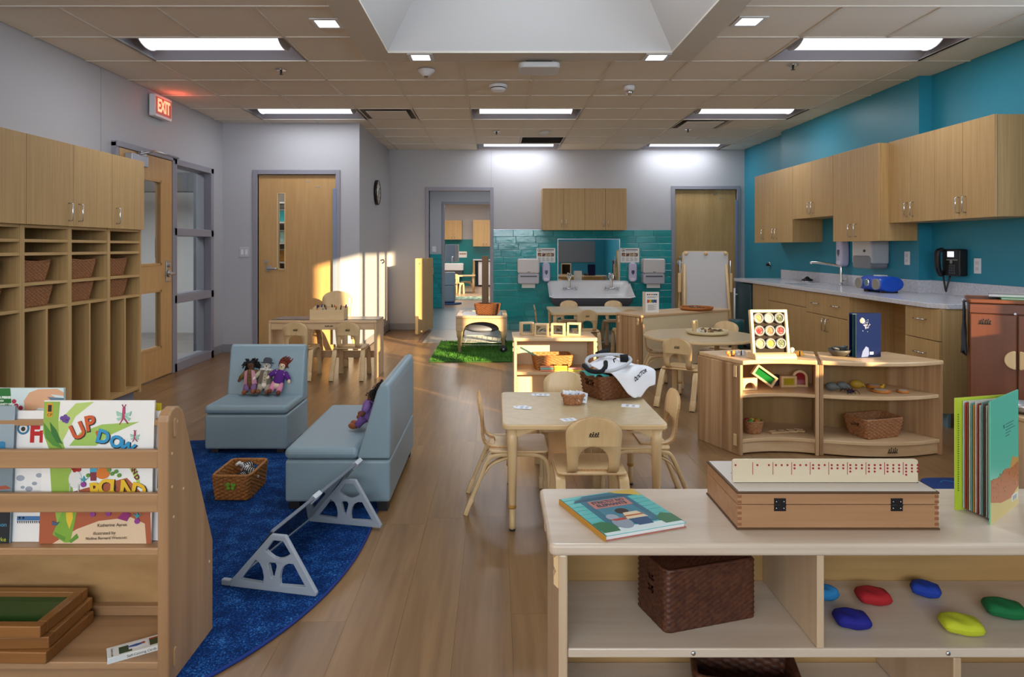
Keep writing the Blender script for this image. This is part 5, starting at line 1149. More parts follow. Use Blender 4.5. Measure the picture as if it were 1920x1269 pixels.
B(*wbar, YF + .055, YF + .098, .735, .752).build('top_tier_rail', MPx, bs, .002)
B(*wbar, YF + .20, YF + .218, .29, .376).build('cross_rail', MPx, bs, .002)
for px in (16, 191): MB().lathe([(.0001, -.004), (.006, -.003), (.009, 0)], 12, (FX(px, 2.1), YF + .20, .345), 'y').build('bolt', STEEL, bs)
B(*wbar, YBk - .022, YBk - .008, .03, .29).build('back_panel', wood('rack_back', '#b99463', '#987248', 'x', .45, 18, 6, .35, .0, (.35, .65)), bs)
B(*wbar, YF + .01, YBk - .023, .052, .074).build('shelf_board', MPx, bs, .003); B(*wbar, YBk - .05, YBk - .0235, .0745, .105).build('rear_batten', MPx, bs, .002)
B(*wbar, YF + .03, YF + .05, 0, .05).build('kick_board', MPx, bs)
for z in (.735, .075): 
    m = MB().prism(rrect(-.008, .008, -.028, .028, .008), -.004, .003, 'x'); o = m.build('connector_plate', MP, bs, .002); o.location = (XO - .012 + .002, YF + .035, z)
m = MB()
for y, z in ((YF + .05, .75), (YF + .02, .665), (YF + .02, .57), (YF + .09, .54), (YF + .03, .48), (YF + .27, .24)): m.cyl((XO - .0135, y, z), .004, .003, 'x', 10)
m.build('screw_plug', birch('x'), bs)
# ---- flat printed art helper: filled shapes on a cover, each thicker than the one below
class Art:
    def __init__(s, parent): s.p = parent; s.n = 0
    def poly(s, pts, col, name='print'):
        s.n += 1; m = MB().prism(pts, -.0004 - .00006 * s.n, 0, 'y'); return m.build(name, P('ink_' + col.strip('#'), col, .5), s.p)
    def multi(s, polys, col, name='print'):
        s.n += 1; m = MB(); [m.prism(q, -.0004 - .00006 * s.n, 0, 'y') for q in polys]; return m.build(name, P('ink_' + col.strip('#'), col, .5), s.p)
    def text(s, tx, x, z, size, col, rot=0, width=None, height=None, align='CENTER', bold=0.):
        s.n += 1; return text(tx, size, P('ink_' + col.strip('#'), col, .5), s.p, (x, -.0005 - .00006 * s.n, z), (PI / 2, -rot, 0), align, width=width, height=height, ext=.0001, bold=bold)
def book_upright(label, loc, rot, w, h, th, cover, back=None, group=None, name='picture_book'):
    """local: x 0..w, z 0..h, front cover at y=0 facing -y"""
    t = thing(name, label, 'book', loc, 0, group); t.rotation_euler = rot
    B(0, w, 0, .0015, 0, h).build('front_cover', P('cover_' + cover.strip('#'), cover, .35), t); B(0, w, th - .0015, th, 0, h).build('back_cover', P('cover_' + (back or cover).strip('#'), back or cover, .35), t)
    B(.003, w - .003, .0016, th - .0016, .003, h - .003).build('pages', PAPER, t); B(0, .002, .0005, th - .0005, 0, h).build('spine', P('cover_' + cover.strip('#'), cover, .35), t); return t
LN = math.atan2(.045, .36)
d = 1.955
def bx(px): return FX(px, d)
# UP, DOWN book: cover coordinates from picture (80..288, 760..1027)
bw, bh = bx(288) - bx(80), .408
t = book_upright('white picture book titled UP DOWN AND ROUND, rightmost on the rack', (bx(80), YF + .034, .401), (-LN * .45, 0, 0), bw, bh, .006, '#e9e9e6', group='books on the display rack'); a = Art(t)
def q(px, py): return ((px - 80) / 208 * bw, (1027 - py) / 267 * bh)
def Q(*pp): return [q(x, y) for x, y in pp]
a.poly(Q((80, 1027), (288, 1027), (288, 1010), (285, 950), (240, 905), (200, 915), (160, 925), (80, 950)), '#a5583a', 'soil')
a.poly(Q((105, 1027), (280, 1027), (276, 990), (250, 978), (190, 985), (150, 1000)), '#d9bfa0', 'soil_light')
a.poly(Q((80, 762), (110, 762), (108, 800), (120, 845), (135, 880), (140, 930), (132, 1000), (115, 1000), (100, 930), (92, 850), (80, 820)), '#8fb04a', 'corn_stalk')
a.poly(Q((108, 800), (140, 765), (174, 762), (140, 790), (120, 830), (112, 845)), '#b3cc72', 'corn_leaf')
a.poly(Q((130, 845), (150, 820), (190, 805), (260, 800), (205, 825), (180, 845)), '#9cc05c', 'corn_leaf')
a.poly(Q((80, 800), (92, 815), (110, 838), (118, 850), (100, 845), (85, 830)), '#4f8a34', 'pea_pod'); a.poly(Q((92, 800), (105, 815), (118, 842), (106, 838), (96, 822)), '#2f6e30', 'pea_pod')
a.poly(Q((105, 1010), (122, 965), (150, 955), (146, 985), (138, 1025), (128, 1025)), '#7aa53c', 'corn_husk'); a.poly(Q((128, 965), (140, 962), (142, 980), (136, 1000), (130, 985)), '#e0bd3a', 'corn_cob')
a.multi([Q((108, 1005), (130, 1015), (128, 1022), (112, 1015)), Q((136, 1022), (150, 1008), (154, 1016), (140, 1026))], '#5c9038', 'corn_leaf')
a.poly([q(86 + 0, 765), q(97, 765), q(97, 791), q(86, 791)], '#d49a2a', 'publisher_badge'); a.poly([q(88, 768), q(95, 768), q(95, 781), q(88, 781)], '#1d1810', 'badge_figure'); a.text('CP', *q(91.5, 787), .012, '#1d1810', width=.014)
a.multi([circ(*q(115 + dx, 793 + dy), .0065, 8) for dx, dy in ((0, 0), (6, -3), (11, 1), (4, 4), (9, 6))], '#6a4a9a', 'beetle')
for s_, x, y, r_, c, sz in (('U', 146, 818, .45, '#c8582c', .060), ('P', 168, 804, .2, '#c8582c', .060), (',', 181, 812, .2, '#c8582c', .05), ('D', 193, 829, -.25, '#2b92c4', .052), ('O', 218, 838, -.35, '#2b92c4', .046), ('W', 238, 848, -.4, '#2b92c4', .042)):
    X, Z = q(x, y); a.text(s_, X + .002, Z - .002, sz, '#1c1a18', r_, bold=.003); a.text(s_, X, Z, sz, c, r_, bold=.002)
for s_, x, y, r_ in (('A', 250, 885, -.9), ('N', 254, 893, -.9), ('D', 259, 904, -.9)): a.text(s_, *q(x, y), .018, '#6a1430', r_, bold=.001)
a.poly(Q((240, 880), (256, 885), (268, 925), (262, 918), (250, 895)), '#a8c45a', 'corn_leaf')
for k, s_ in enumerate('ROUND'):
    X, Z = q(183 + 20 * k, 927 + (2, -4, -3, 0, 4)[k]); a.text(s_, X + .002, Z - .002, .062, '#1c1a18', .15 - .1 * k, bold=.003); a.text(s_, X, Z, .060, '#e0b62a', .15 - .1 * k, bold=.002)
a.poly([q(144 + 12 * math.cos(x), 907 + 17 * math.sin(x)) for x in [2 * PI * k / 14 for k in range(14)]], '#d8d8d6', 'goat'); a.multi([Q((134, 915), (136, 915), (136, 932), (134, 932)), Q((150, 915), (152, 915), (152, 932), (150, 932))], '#b9b9b6', 'goat_legs')
a.poly([q(195 + 13 * math.cos(x), 896 + 11 * math.sin(x)) for x in [2 * PI * k / 16 for k in range(16)]], '#d0762a', 'pumpkin'); a.multi([circ(*q(x, y), .007, 8) for x, y in ((140, 886), (150, 889), (143, 890))], '#a8241c', 'tomatoes')
a.poly(Q((170, 878), (186, 878), (184, 895), (172, 895)), '#48a5c4', 'child_shirt'); a.poly(Q((172, 894), (184, 894), (183, 910), (173, 910)), '#7a3040', 'child_trousers')
a.multi([circ(*q(x, y), .006, 8) for x, y in ((207, 890), (213, 897), (220, 893), (226, 900), (168, 900))], '#5c8f3a', 'vine_leaves')
a.multi([circ(*q(x, y), .008, 8) for x, y in ((160, 917), (179, 972), (208, 971), (262, 985))], '#8a3a8a', 'turnips'); a.multi([Q((x, y), (x - 8, y - 9), (x - 2, y - 6), (x, y - 12), (x + 3, y - 6), (x + 9, y - 9)) for x, y in ((160, 913), (179, 967), (208, 967), (262, 980))], '#3a94a0', 'turnip_leaves')
a.poly(Q((225, 980), (238, 966), (250, 972), (243, 985)), '#8a2a6a', 'worm'); a.multi([Q((104, 985), (112, 988), (118, 986), (112, 993), (104, 992))], '#4a5a7a', 'mole')
for X, Y, s_ in ((231, 785, 1.), (253, 826, .6)):
    a.multi([[q(X + s_ * x, Y + s_ * y) for x, y in pp] for pp in (((-14, -5), (-2, 0), (-2, 4), (-12, 4)), ((14, -5), (2, 0), (2, 4), (12, 4)), ((-13, 8), (-2, 4), (-2, 7), (-10, 13)), ((13, 8), (2, 4), (2, 7), (10, 13)))], '#9cc9b4', 'wings')
    a.multi([[q(X + s_ * x, Y + s_ * y) for x, y in pp] for pp in (((-2, -12), (2, -12), (3, 10), (-3, 10)), ((-3, 10), (-8, 20), (-7, 20), (-1, 10)), ((3, 10), (9, 18), (8, 19), (1, 10)), ((-1, -12), (-4, -18), (-3, -18), (0, -12)), ((1, -12), (4, -18), (3, -18), (0, -12)))], '#b0446a', 'insect_body')
a.text('Katherine Ayres', *q(216, 992), .013, '#1c1410', .03, width=.084); a.text('illustrated by', *q(202, 1007), .012, '#1c1410', .03, width=.064); a.text('Nadine Bernard Westcott', *q(206, 1016), .012, '#1c1410', .03, width=.118)
# the other rack books
t = book_upright('white picture book with red letters Fr, half hidden on the rack', (bx(22), YF + .046, .401), (-LN * .5, 0, 0), bx(98) - bx(22) + .05, .375, .007, '#e4e4e2', group='books on the display rack'); a = Art(t)
def q2(px, py): return ((px - 22) / (1260 / d), (1012 - py) / (1260 / d))
a.text('Fr', *q2(66, 815), .075, '#b3161c', width=.055, height=.05, bold=.004); a.poly(circ(*q2(36.5, 803), .018, 20), '#2d6f93', 'round_badge'); a.poly(circ(*q2(36.5, 803), .012, 18), '#dcdcd8', 'round_badge'); a.poly(circ(*q2(36.5, 804), .007, 8), '#222222', 'round_badge')
a.multi([[q2(x + r_ * math.cos(u), y + .7 * r_ * math.sin(u)) for u in [2 * PI * k / 10 for k in range(10)]] for x, y, r_ in ((35, 895, 8), (52, 915, 7), (70, 890, 6), (62, 905, 5), (40, 912, 4))], '#9aa1ae', 'cow_patches')
a.poly([q2(32, 965), q2(88, 965), q2(88, 973), q2(32, 973)], '#3c6ea0', 'blue_band'); a.multi([circ(*q2(x, y), .0035, 8) for x, y in ((37, 968), (44, 968), (80, 968))], '#111111', 'wheels'); a.multi([[q2(32 + 4 * k, 974), q2(35 + 4 * k, 974), q2(34 + 4 * k, 979)] for k in range(13)], '#33333a', 'grass_edge')
t = book_upright('grey sea coloured book cut off by the left edge of the rack', (bx(-110), YF + .036, .401), (-LN * .45, 0, 0), bx(25) - bx(-110), .392, .006, '#8ea0ab', group='books on the display rack'); a = Art(t)
def q3(px, py): return ((px + 110) / (1260 / d), (1014 - py) / (1260 / d))
a.poly([q3(-110, 1014), q3(24, 1014), q3(24, 955), q3(-110, 955)], '#141c26', 'dark_band'); a.poly([q3(-110, 920), q3(24, 920), q3(24, 860), q3(-110, 860)], '#75868f', 'water'); a.poly([q3(-20, 918), q3(24, 914), q3(14, 908), q3(-20, 912)], '#a0503c', 'rock')
a.text('s', *q3(3, 834), .05, '#2d7ba6', bold=.003, width=.022); a.text('dson', *q3(8, 980), .017, '#4a9cc4', width=.030); a.text('urke', *q3(8, 1007), .017, '#b4c23c', width=.030)
d = 2.09
t = book_upright('green and white nature book with a hand on it, standing on the top tier', (bx(-95), YF + .14, .46), (0, 0, 0), bx(137) - bx(-95), FZ(722, d) - .46, .008, '#cfdfe0', group='books on the display rack'); a = Art(t); H_ = FZ(722, d) - .46
def q4(px, py): return ((px + 95) / (1260 / d), H_ - (py - 722) / (1260 / d))
a.poly([q4(-95, 722), q4(39, 722), q4(44, 790), q4(-95, 790)], '#1d6e30', 'green_block')
for k, s_ in enumerate(('HAVE YOU EVER PEEKED', 'UNDER A ROCK?', 'A WHOLE COMMUNITY OF', 'CREATURES LIVES THERE!', 'ONE OF THE WORLD\'S MOST')): a.text(s_, *q4(12, 739 + 6.2 * k), .009, '#e8efe6', width=.10 if k != 1 else .05, bold=.0006)
a.poly([q4(x, y) for x, y in ((66, 765), (64, 745), (74, 730), (90, 724), (125, 723), (137, 730), (137, 736), (112, 733), (135, 748), (120, 750), (137, 762), (90, 758), (78, 769))], '#d8a783', 'hand'); a.poly([q4(x, y) for x, y in ((107, 738), (137, 740), (137, 758), (115, 745))], '#5f7c92', 'stone')
a.multi([circ(*q4(x, y), .007, 8) for x, y in ((46, 746), (50, 754), (44, 758), (58, 758))], '#b03450', 'red_insect')
t = book_upright('red and yellow book lying edge-up behind the white picture book', (bx(178), YF + .125, .46), (0, 0, 0), bx(318) - bx(178), FZ(754, 2.05) - .46, .010, '#dccb28', group='books on the display rack'); a = Art(t); H_ = FZ(754, 2.05) - .46; a.poly([(0, H_), (.11, H_), (.09, H_ - .035), (0, H_ - .035)], '#a8303a', 'red_corner')
d = 1.955
t = book_upright('thin white book peeking out at the right behind the picture book', (bx(206), YF + .055, .401), (-LN * .5, 0, 0), bx(297.5) - bx(206), .372, .006, '#e2e3e4', group='books on the display rack'); a = Art(t); a.poly([(bx(290) - bx(206), .15), (bx(297) - bx(206), .14), (bx(297) - bx(206), .19), (bx(290) - bx(206), .20)], '#2d3038', 'dark_patch')
# framed trays on the lower shelf
FRM = wood('frame_chestnut', '#9c6c3a', '#74481f', 'x', .4, 30, 8, .05, .1); FRMy = wood('frame_chestnut', '#9c6c3a', '#74481f', 'y', .4, 30, 8, .05, .1)
z = .0745
for k, (dx, dy, rz, l) in enumerate(((.012, 0, -.02, 'bottom wooden frame of the stack on the lower rack shelf'), (.004, .006, .03, 'middle wooden frame of the stack on the lower rack shelf'), (-.01, .004, -.01, 'top wooden frame with a dark green pane on the lower rack shelf'))):
    t = thing('framed_tray', l, 'tray', (bx(-60) + .052 + dx, 1.915 + .102 + dy, z), rz, 'stacked wooden frames'); w2, d2_ = .20 + .0, .110; hh = .034
    for x0_, x1_, y0_, y1_, mt in ((-w2, w2, -d2_, -d2_ + .028, FRM), (-w2, w2, d2_ - .028, d2_, FRM), (-w2, -w2 + .028, -d2_ + .028, d2_ - .028, FRMy), (w2 - .028, w2, -d2_ + .028, d2_ - .028, FRMy)): B(x0_, x1_, y0_, y1_, 0, hh).build('rail', mt, t, .003)
    B(-w2 + .026, w2 - .026, -d2_ + .026, d2_ - .026, .012, .018).build('pane', P('green_pane', '#0e4a1e', .08), t); z += hh + .001
# card box
t = thing('card_box', 'small white box of self-calming cards lying on the lower rack shelf', 'box', (FX(252, 1.955), 1.966, .0745), math.radians(32)); w2, d2_, hh = .075, .030, .017
B(-w2, w2, -d2_, d2_, 0, hh).build('box', P('card_white', '#dfe3df', .35), t, .0015)
def top_art(pts, col, nm, k=1): m = MB().prism(pts, hh, hh + .0003 + .0001 * k); return m.build(nm, P('ink_' + col.strip('#'), col, .5), t)
top_art([(-.045, -.022), (-.012, -.022), (-.012, .014), (-.045, .014)], '#24401c', 'green_panel'); top_art([(-.02, -.012), (.03, -.012), (.03, .020), (-.02, .020)], '#e6e9ee', 'white_panel', 2); top_art([(.034, -.020), (.06, -.020), (.06, .020), (.034, .020)], '#3a4a2a', 'dark_panel', 1); top_art([(.034, .012), (.06, .012), (.06, .020), (.034, .020)], '#a0401c', 'orange_panel', 2)
top_art(circ(.018, .006, .006, 10), '#b0482a', 'child_head', 3); top_art([(-.022, .0), (.0, -.004), (.014, .0), (.014, .009), (.0, .010), (-.022, .006)], '#2f5a9c', 'child_body', 4)
text('Self-Calming Cards', .009, INK, t, (.012, -d2_ - .0004, hh / 2), (PI / 2, 0, 0), width=.075, ext=.0001); text('Cards to calm', .006, INK, t, (-.062, -.004, hh + .0006), (0, 0, -PI / 2), width=.045, ext=.0001)
m = MB()
for j in range(10): m.box(-w2 - .0005, -w2, -.024 + .005 * j, -.0215 + .005 * j, .003, .014)
m.build('barcode', INK, t)
# ================================================================ SQUARE TABLE: DOCTOR BASKET, CARDS
TZ = TH
tb = basket('russet wicker basket holding the white doctor coat on the square table', (.610, 3.535, TZ), math.radians(26), .295, .205, .115, WICK, taper=.88, strand=.009, holes=(('-x', -.020, .015, .060, .094), ('-x', .020, .015, .060, .094)), amp=.0042)
ctg = thing('doctor_coat', 'white cloth doctor coat heaped over the wicker basket', 'coat', (.600, 3.52, TZ), math.radians(20))
NU, NV = 46, 40; rows = []
def coat_h(x, y):
    """heap over the basket, then falling over the front and right rim"""
    r_ = random.Random(5); z = .148 + .038 * math.exp(-((x - .0) / .11) ** 2 - ((y - .04) / .08) ** 2)
    z += .007 * math.sin(21 * x + 9 * y) + .006 * math.sin(33 * y - 12 * x) + .004 * math.sin(55 * x + 30 * y)
    ex_ = max(0, x - .150); ey = max(0, -.104 - y)
    return z, ex_, ey
outl = lambda v: 1
for i in range(NV + 1):
    v = i / NV; row = []
    for j in range(NU + 1):
        u = j / NU
        # sheet coordinates: a five-cornered outline with a point hanging at the front and a sleeve to the right
        xl = -.115 + .05 * max(0, (.45 - v)) * 2; xr = .205 - .04 * abs(v - .6)
        x = xl + (xr - xl) * u; yf = -.245 + 1.5 * abs(u - .58) ** 1.3 * .16 + (.10 * max(0, .35 - u)) ; yb_ = .115; y = yf + (yb_ - yf) * v
        z, ex_, ey = coat_h(x, y)
        X, Y = x, y
        if ey > 0: over = ey; Y = -.113 - .006 * math.sin(40 * x) - min(over, .03) * .25 - .10 * over; z -= over * .98 * (1 if over < .12 else 1); z = max(z, .012)
        if ex_ > 0: z -= .25 * ex_ + 2.2 * ex_ ** 2; 
        row.append((X, Y, z))
    rows.append(row)
o = MB().grid(rows).build('cloth', P('coat_white', '#e6e7ec', .8, bump=(60, .15, .004)), ctg); sd = o.modifiers.new('s', 'SOLIDIFY'); sd.thickness = .004; sd.offset = 1
tx = text('DOCTOR', .022, INK, ctg, (0, 0, 0), (0, 0, 0), width=.29, height=.055, bold=.0008, ext=0)
for v_ in tx.data.vertices:      # letters lie on the cloth: text x, y -> cloth grid
    gu = (.68 + v_.co.x) * NU; gv = (.27 + v_.co.y + .05 * v_.co.x) * NV; i0, j0 = int(gv), int(gu); fi, fj = gv - i0, gu - j0
    P4 = [Vector(rows[i0 + a_][j0 + b_]) for a_ in (0, 1) for b_ in (0, 1)]; pt_ = P4[0].lerp(P4[1], fj).lerp(P4[2].lerp(P4[3], fj), fi); nn = (P4[1] - P4[0]).cross(P4[2] - P4[0]).normalized(); v_.co = pt_ + nn * .0052
tg = thing('teal_cloth', 'teal cloth tucked in the wicker basket under the stethoscope', 'cloth', (.600, 3.52, TZ), math.radians(20)); rows = [[(-.145 + .012 * i + .003 * math.sin(j), -.09 + .016 * j, .135 + .012 * math.sin(j * .9 + i) * .6 - .004 * abs(i - 3)) for j in range(11)] for i in range(8)]
o = MB().grid(rows).build('fabric', P('teal_fabric', '#4fb3ad', .85), tg); o.modifiers.new('s', 'SOLIDIFY').thickness = .003
sg = thing('toy_stethoscope', 'soft black and grey toy stethoscope on the doctor coat', 'stethoscope', (.600, 3.52, TZ), math.radians(20)); GT = P('felt_grey', '#b9bcc2', .85); BT = P('felt_black', '#101216', .9)
MB().tube(smooth_path([(-.135, -.09, .152), (-.06, -.122, .156), (.02, -.112, .176), (.075, -.07, .196), (.06, -.02, .21), (-.02, .02, .213), (-.09, .06, .20), (-.13, .03, .18), (-.14, -.03, .168)], 6), .0085, 10).build('tubing', GT, sg)
MB().tube(smooth_path([(-.155, .01, .165), (-.16, -.07, .152), (-.125, -.112, .152), (-.085, -.09, .168), (-.06, -.05, .187)], 6), .0115, 10).build('headset', BT, sg)
MB().tube([(-.06, .05, .213), (.01, .055, .225)], [.011, .016], 10).build('earpiece', BT, sg)
MB().tube([(.02, -.06, .203), (.055, -.075, .203)], [.020, .022], 14).build('chest_piece', BT, sg)
MB().tube(smooth_path([(-.03, -.085, .190), (-.02, -.06, .20), (.0, -.05, .203)], 4), .003, 6).build('black_cord', BT, sg)
sb = basket('small orange-brown wicker bowl of picture cards on the square table', (FX(1074, 3.33), 3.33, TZ), .1, .115, .085, .05, WICKR, taper=.70, strand=.008, stake=.012, amp=.003, r=.4, thick=.007)
CARD = P('card_face', '#e3e6ec', .4)
def card(label, loc, rz, rx=0., ry=0., w=.075, h=.05, marks=('#8a9ab8',), group='picture cards on the square table'):
    t = thing('picture_card', label, 'card', loc, rz, group); t.rotation_euler = (rx, ry, rz); B(-w/2, w/2, -h/2, h/2, 0, .0012).build('card', CARD, t)
    m = MB(); r = random.Random(label)
    for k in range(4): x, y = (-.25 + .5 * (k % 2)) * w * .7, (-.25 + .5 * (k // 2)) * h * .8; m.prism(circ(x, y, .008, 10, .005), .0012, .0015)
    m.build('picture', P('ink_' + marks[0].strip('#'), marks[0], .5), t)
for k in range(6): card('picture card standing in the small wicker bowl', (sb.location.x - .02 + .014 * k, 3.33 + .006 * (-1) ** k, TZ + .035), .3 + .1 * k, 1.1 + .08 * k, .35, w=.07, group='cards in the small wicker bowl')
for k, (px, py, rz, c, l) in enumerate(((976, 763, .2, '#8a9ab8', 'left blue-white picture card near the left edge of the square table'), (983, 765, -.15, '#8a9ab8', 'picture card overlapping the left card on the square table'), (1009, 740, .1, '#8a9ab8', 'picture card at the far edge of the square table'), (1018, 741, -.1, '#8a9ab8', 'picture card overlapping the far card on the square table'), (1182, 761, -.25, '#7a3324', 'picture card with brown shapes at the right of the square table'), (1066, 787, .3, '#8a9ab8', 'picture card half hidden behind the near chair back'))):
    dd = FD(py, TZ); card(l, (FX(px, dd), dd, TZ + .0002 + .0014 * (k in (1, 3))), rz, marks=(c,), w=.085 if k == 4 else .07, h=.06 if k == 4 else .05)
# ---- low shelf: window blocks, basket, colour sticks
for k, (x, y, rz, l) in enumerate(((.105, .20, .25, 'leftmost wooden window block'), (.215, .10, -.20, 'second wooden window block from the left'), (.345, .12, -.30, 'third wooden window block from the left'), (.47, .16, -.22, 'rightmost wooden window block'))):
    t = thing('window_block', l + ' on top of the low shelf', 'block', (.131 + x, 5.055 + y, SH), rz, 'wooden window blocks on the low shelf'); s_ = .052; th_ = .014; dp = .03; m = MB()
    m.prism([(-s_, 0), (s_, 0), (s_, 2 * s_ - .006), (-s_, 2 * s_ - .006)], -dp, dp, 'y', holes=[[(-s_ + th_, th_), (-s_ + th_, 2 * s_ - .006 - th_), (s_ - th_, 2 * s_ - .006 - th_), (s_ - th_, th_)]]); m.build('frame', birch('x'), t, .003); B(-s_ + th_, s_ - th_, -.003, .003, th_, 2 * s_ - .006 - th_).build('pane', CLEAR, t)
for k, (x, y, rz, l) in enumerate(((.20, .27, .1, 'left mirror slab lying behind the window blocks'), (.36, .29, -.2, 'right mirror slab lying behind the window blocks'))):
    t = thing('mirror_slab', l, 'block', (.131 + x, 5.055 + y, SH), rz, 'mirror slabs on the low shelf'); B(-.06, .06, -.03, .03, 0, .012).build('slab', birch('x'), t, .002); B(-.05, .05, -.022, .022, .012, .0135).build('mirror_face', P('mirror_silver', '#dfe6e6', .02, metal=1), t)
t = basket('honey wicker basket with three openings on the low shelf', (.131 + .30, 5.055 + .18, .318), .08, .30, .20, .105, WICKL, taper=.86, strand=.010, holes=(('-y', -.085, .026, .012, .042), ('-y', .0, .026, .012, .042), ('-y', .085, .026, .012, .042)))
t = thing('green_stick', 'long pale green stick leaning out of the honey wicker basket', 'stick', (.131 + .09, 5.055 + .06, .44)); MB().tube([(-.04, 0, .055), (.09, .04, -.02)], .0065, 8).build('rod', P('stick_mint', '#7fc4ae', .5), t)
cl = ['#d8866a', '#e6c24a', '#e3d04c', '#7fb8a4', '#e0a03a', '#d98a86']
for k in range(8):
    lv, c = divmod(k, 3); t = thing('colour_strip', f"{('salmon', 'golden', 'yellow', 'mint', 'orange', 'pink')[k % 6]} wooden strip in front of the honey basket, {('bottom', 'second', 'top')[lv]} layer {('left', 'middle', 'right')[c]}", 'block', (.131 + .25 + .105 * c, 5.055 + .035 + .006 * lv, .318 + .0135 * lv), rnd.uniform(-.06, .06), 'coloured wooden strips on the low shelf'); B(-.05, .05, -.012, .012, 0, .013).build('strip', P('strip_' + str(k % 6), cl[k % 6], .5), t, .002)
# ================================================================ SAND TABLE AND GRASS MAT
gm = thing('grass_mat', 'green artificial grass mat under the small arched table', 'mat', (-.28, 8.14, 0)); B(-.46, .72, -.79, .79, .002, .012).build('mat_base', P('grass_base', '#234a14', .9, var=(14, '#2f641c', .35, .65)), gm)
bl = MB(); r = random.Random(3)
for k in range(9000):
    x, y = r.uniform(-.455, .715), r.uniform(-.785, .785); a = r.uniform(0, 6.28); l = r.uniform(.015, .032); w_ = .0035; dx, dy = math.cos(a), math.sin(a)
    bl.add([(x - dy * w_, y + dx * w_, .010), (x + dy * w_, y - dx * w_, .010), (x + dx * .012, y + dy * .012, .010 + l)], [(0, 1, 2)])
tag(bl.build('grass_blades', P('grass_blade', '#356b1c', .8, var=(3, '#4d8a2a', .35, .65)), gm), kind='stuff')
t = thing('sand_table', 'small wooden arched play table standing on the green grass mat', 'table', (-.178, 8.30, .012)); w, d, h = .292, .36, .435; HM = maple('x')
lid = MB().prism([(-w - .012, -d), (w + .012, -d), (w + .012, d), (-w - .012, d)], h - .028, h, 'z', holes=[rrect(-w + .045, w - .045, -d + .06, d - .06, .03)]); lid.build('lid_frame', HM, t, .006)
B(-w + .044, w - .044, -d + .059, d - .059, h - .02, h - .006).build('tray_cover', P('tray_grey', '#8f97a2', .3), t)
def apron(half, a, b_, ax):
    n = 16; pts = [(-half, h - .03), (-half, h - .175), (-half + .06, h - .185)] + [(-(half - .085) * math.cos(PI * k / n), h - .17 + .10 * math.sin(PI * k / n) ** .8) for k in range(n + 1)] + [(half - .06, h - .185), (half, h - .175), (half, h - .03)]
    return MB().prism(list(reversed(pts)), a, b_, ax).build('arched_apron', HM if ax == 'y' else maple('y'), t, .004)
for s in (-1, 1): apron(w, s * d - .012, s * d + .012, 'y'); apron(d - .013, s * w - .012 + (0 if s < 0 else 0), s * w + .012, 'x')
for sx in (-1, 1):
    for sy in (-1, 1):
        x, y = sx * (w - .032), sy * (d - .035); m = MB(); z_ = .05 if sx > 0 else 0
        m.lathe([(.022, z_), (.024, .17), (.032, .172), (.042, h - .18), (.042, h - .06)], 16, (x, y, 0)); l = m.build('leg', birch('z'), t)
        if sx > 0:
            wm = MB().lathe([(.012, -.014), (.040, -.014), (.044, 0), (.040, .014), (.012, .014)], 20, (x, y - .03, .044), 'y'); wh = wm.build('wheel', P('wheel_black', '#15181c', .5), l); MB().cyl((x, y - .046, .044), .012, .012, 'y', 12).build('hub', STEEL, l)
m = MB().ell((0, -.02, h - .17), (w - .05, d - .06, .055), 24, 8); m.build('hanging_tub', P('tub_grey', '#7b7f8c', .35), t)
m = MB(); 
for k in range(13): y = -d + .06 + (2 * d - .12) * k / 12; m.tube([(-w + .03, y, .11), (w - .03, y, .11)], .002, 5)
for k in range(9): x = -w + .03 + (2 * w - .06) * k / 8; m.tube([(x, -d + .05, .11), (x, d - .05, .11)], .002, 5)
for z_ in (.085, .115): m.tube([(-w + .03, -d + .05, z_), (w - .03, -d + .05, z_), (w - .03, d - .05, z_), (-w + .03, d - .05, z_)], .004, 6, True)
m.build('wire_rack', P('wire_white', '#cfd3cc', .4), t)
basket('brown wicker basket on the arched table by the washroom doorway', (FX(914, 8.15), 8.15, .012 + .436), -.25, .29, .20, .125, WICK, taper=.82, strand=.011)
# ================================================================ ROUND TABLE AND BACK SHELF ITEMS
def part_tray(name, label, loc, R, h, mat, rz=0.):
    t = thing(name, label, 'tray', loc, rz); MB().lathe([(.001, .004), (R - .02, .004), (R - .008, .01), (R, h), (R - .008, h), (R - .016, .012), (.001, .008)], 40).build('dish', mat, t); m = MB()
    for a in range(3): m.M = Matrix.Rotation(a * PI / 3 * 1 + .2, 4, 'Z'); m.box(-R + .01, R - .01, -.004, .004, .006, h - .004)
    m.build('divider', mat, t); return t
t = part_tray('divided_tray', 'round pale divided tray of shells and stones on the round table', (1.89, 6.03, TZ), .185, .035, P('tray_cream', '#d6c69c', .45))
r = random.Random(9); base = t.location
for k in range(26):
    a, rr = r.uniform(0, 6.28), r.uniform(.03, .15); x, y = rr * math.cos(a), rr * math.sin(a); lf = x < -.03
    o = thing('loose_part', 'pale stone in the left part of the divided tray' if lf else 'brown wooden piece in the right part of the divided tray', 'stone' if lf else 'wood piece', (base.x + x, base.y + y, TZ + .012), a, 'pale stones in the tray' if lf else 'brown wooden pieces in the tray'); c = ['#c9c4bb', '#d6d0c5', '#bfb8ad'][k % 3] if lf else ['#7a5636', '#a88a5c', '#5d4630'][k % 3]
    m = MB().ell((0, 0, .014), (r.uniform(.016, .026), r.uniform(.012, .018), r.uniform(.012, .026 if lf else .018)), 10, 6); m.build('piece', P('loose_' + c.strip('#'), c, .7, bump=(60, .5, .004)), o)
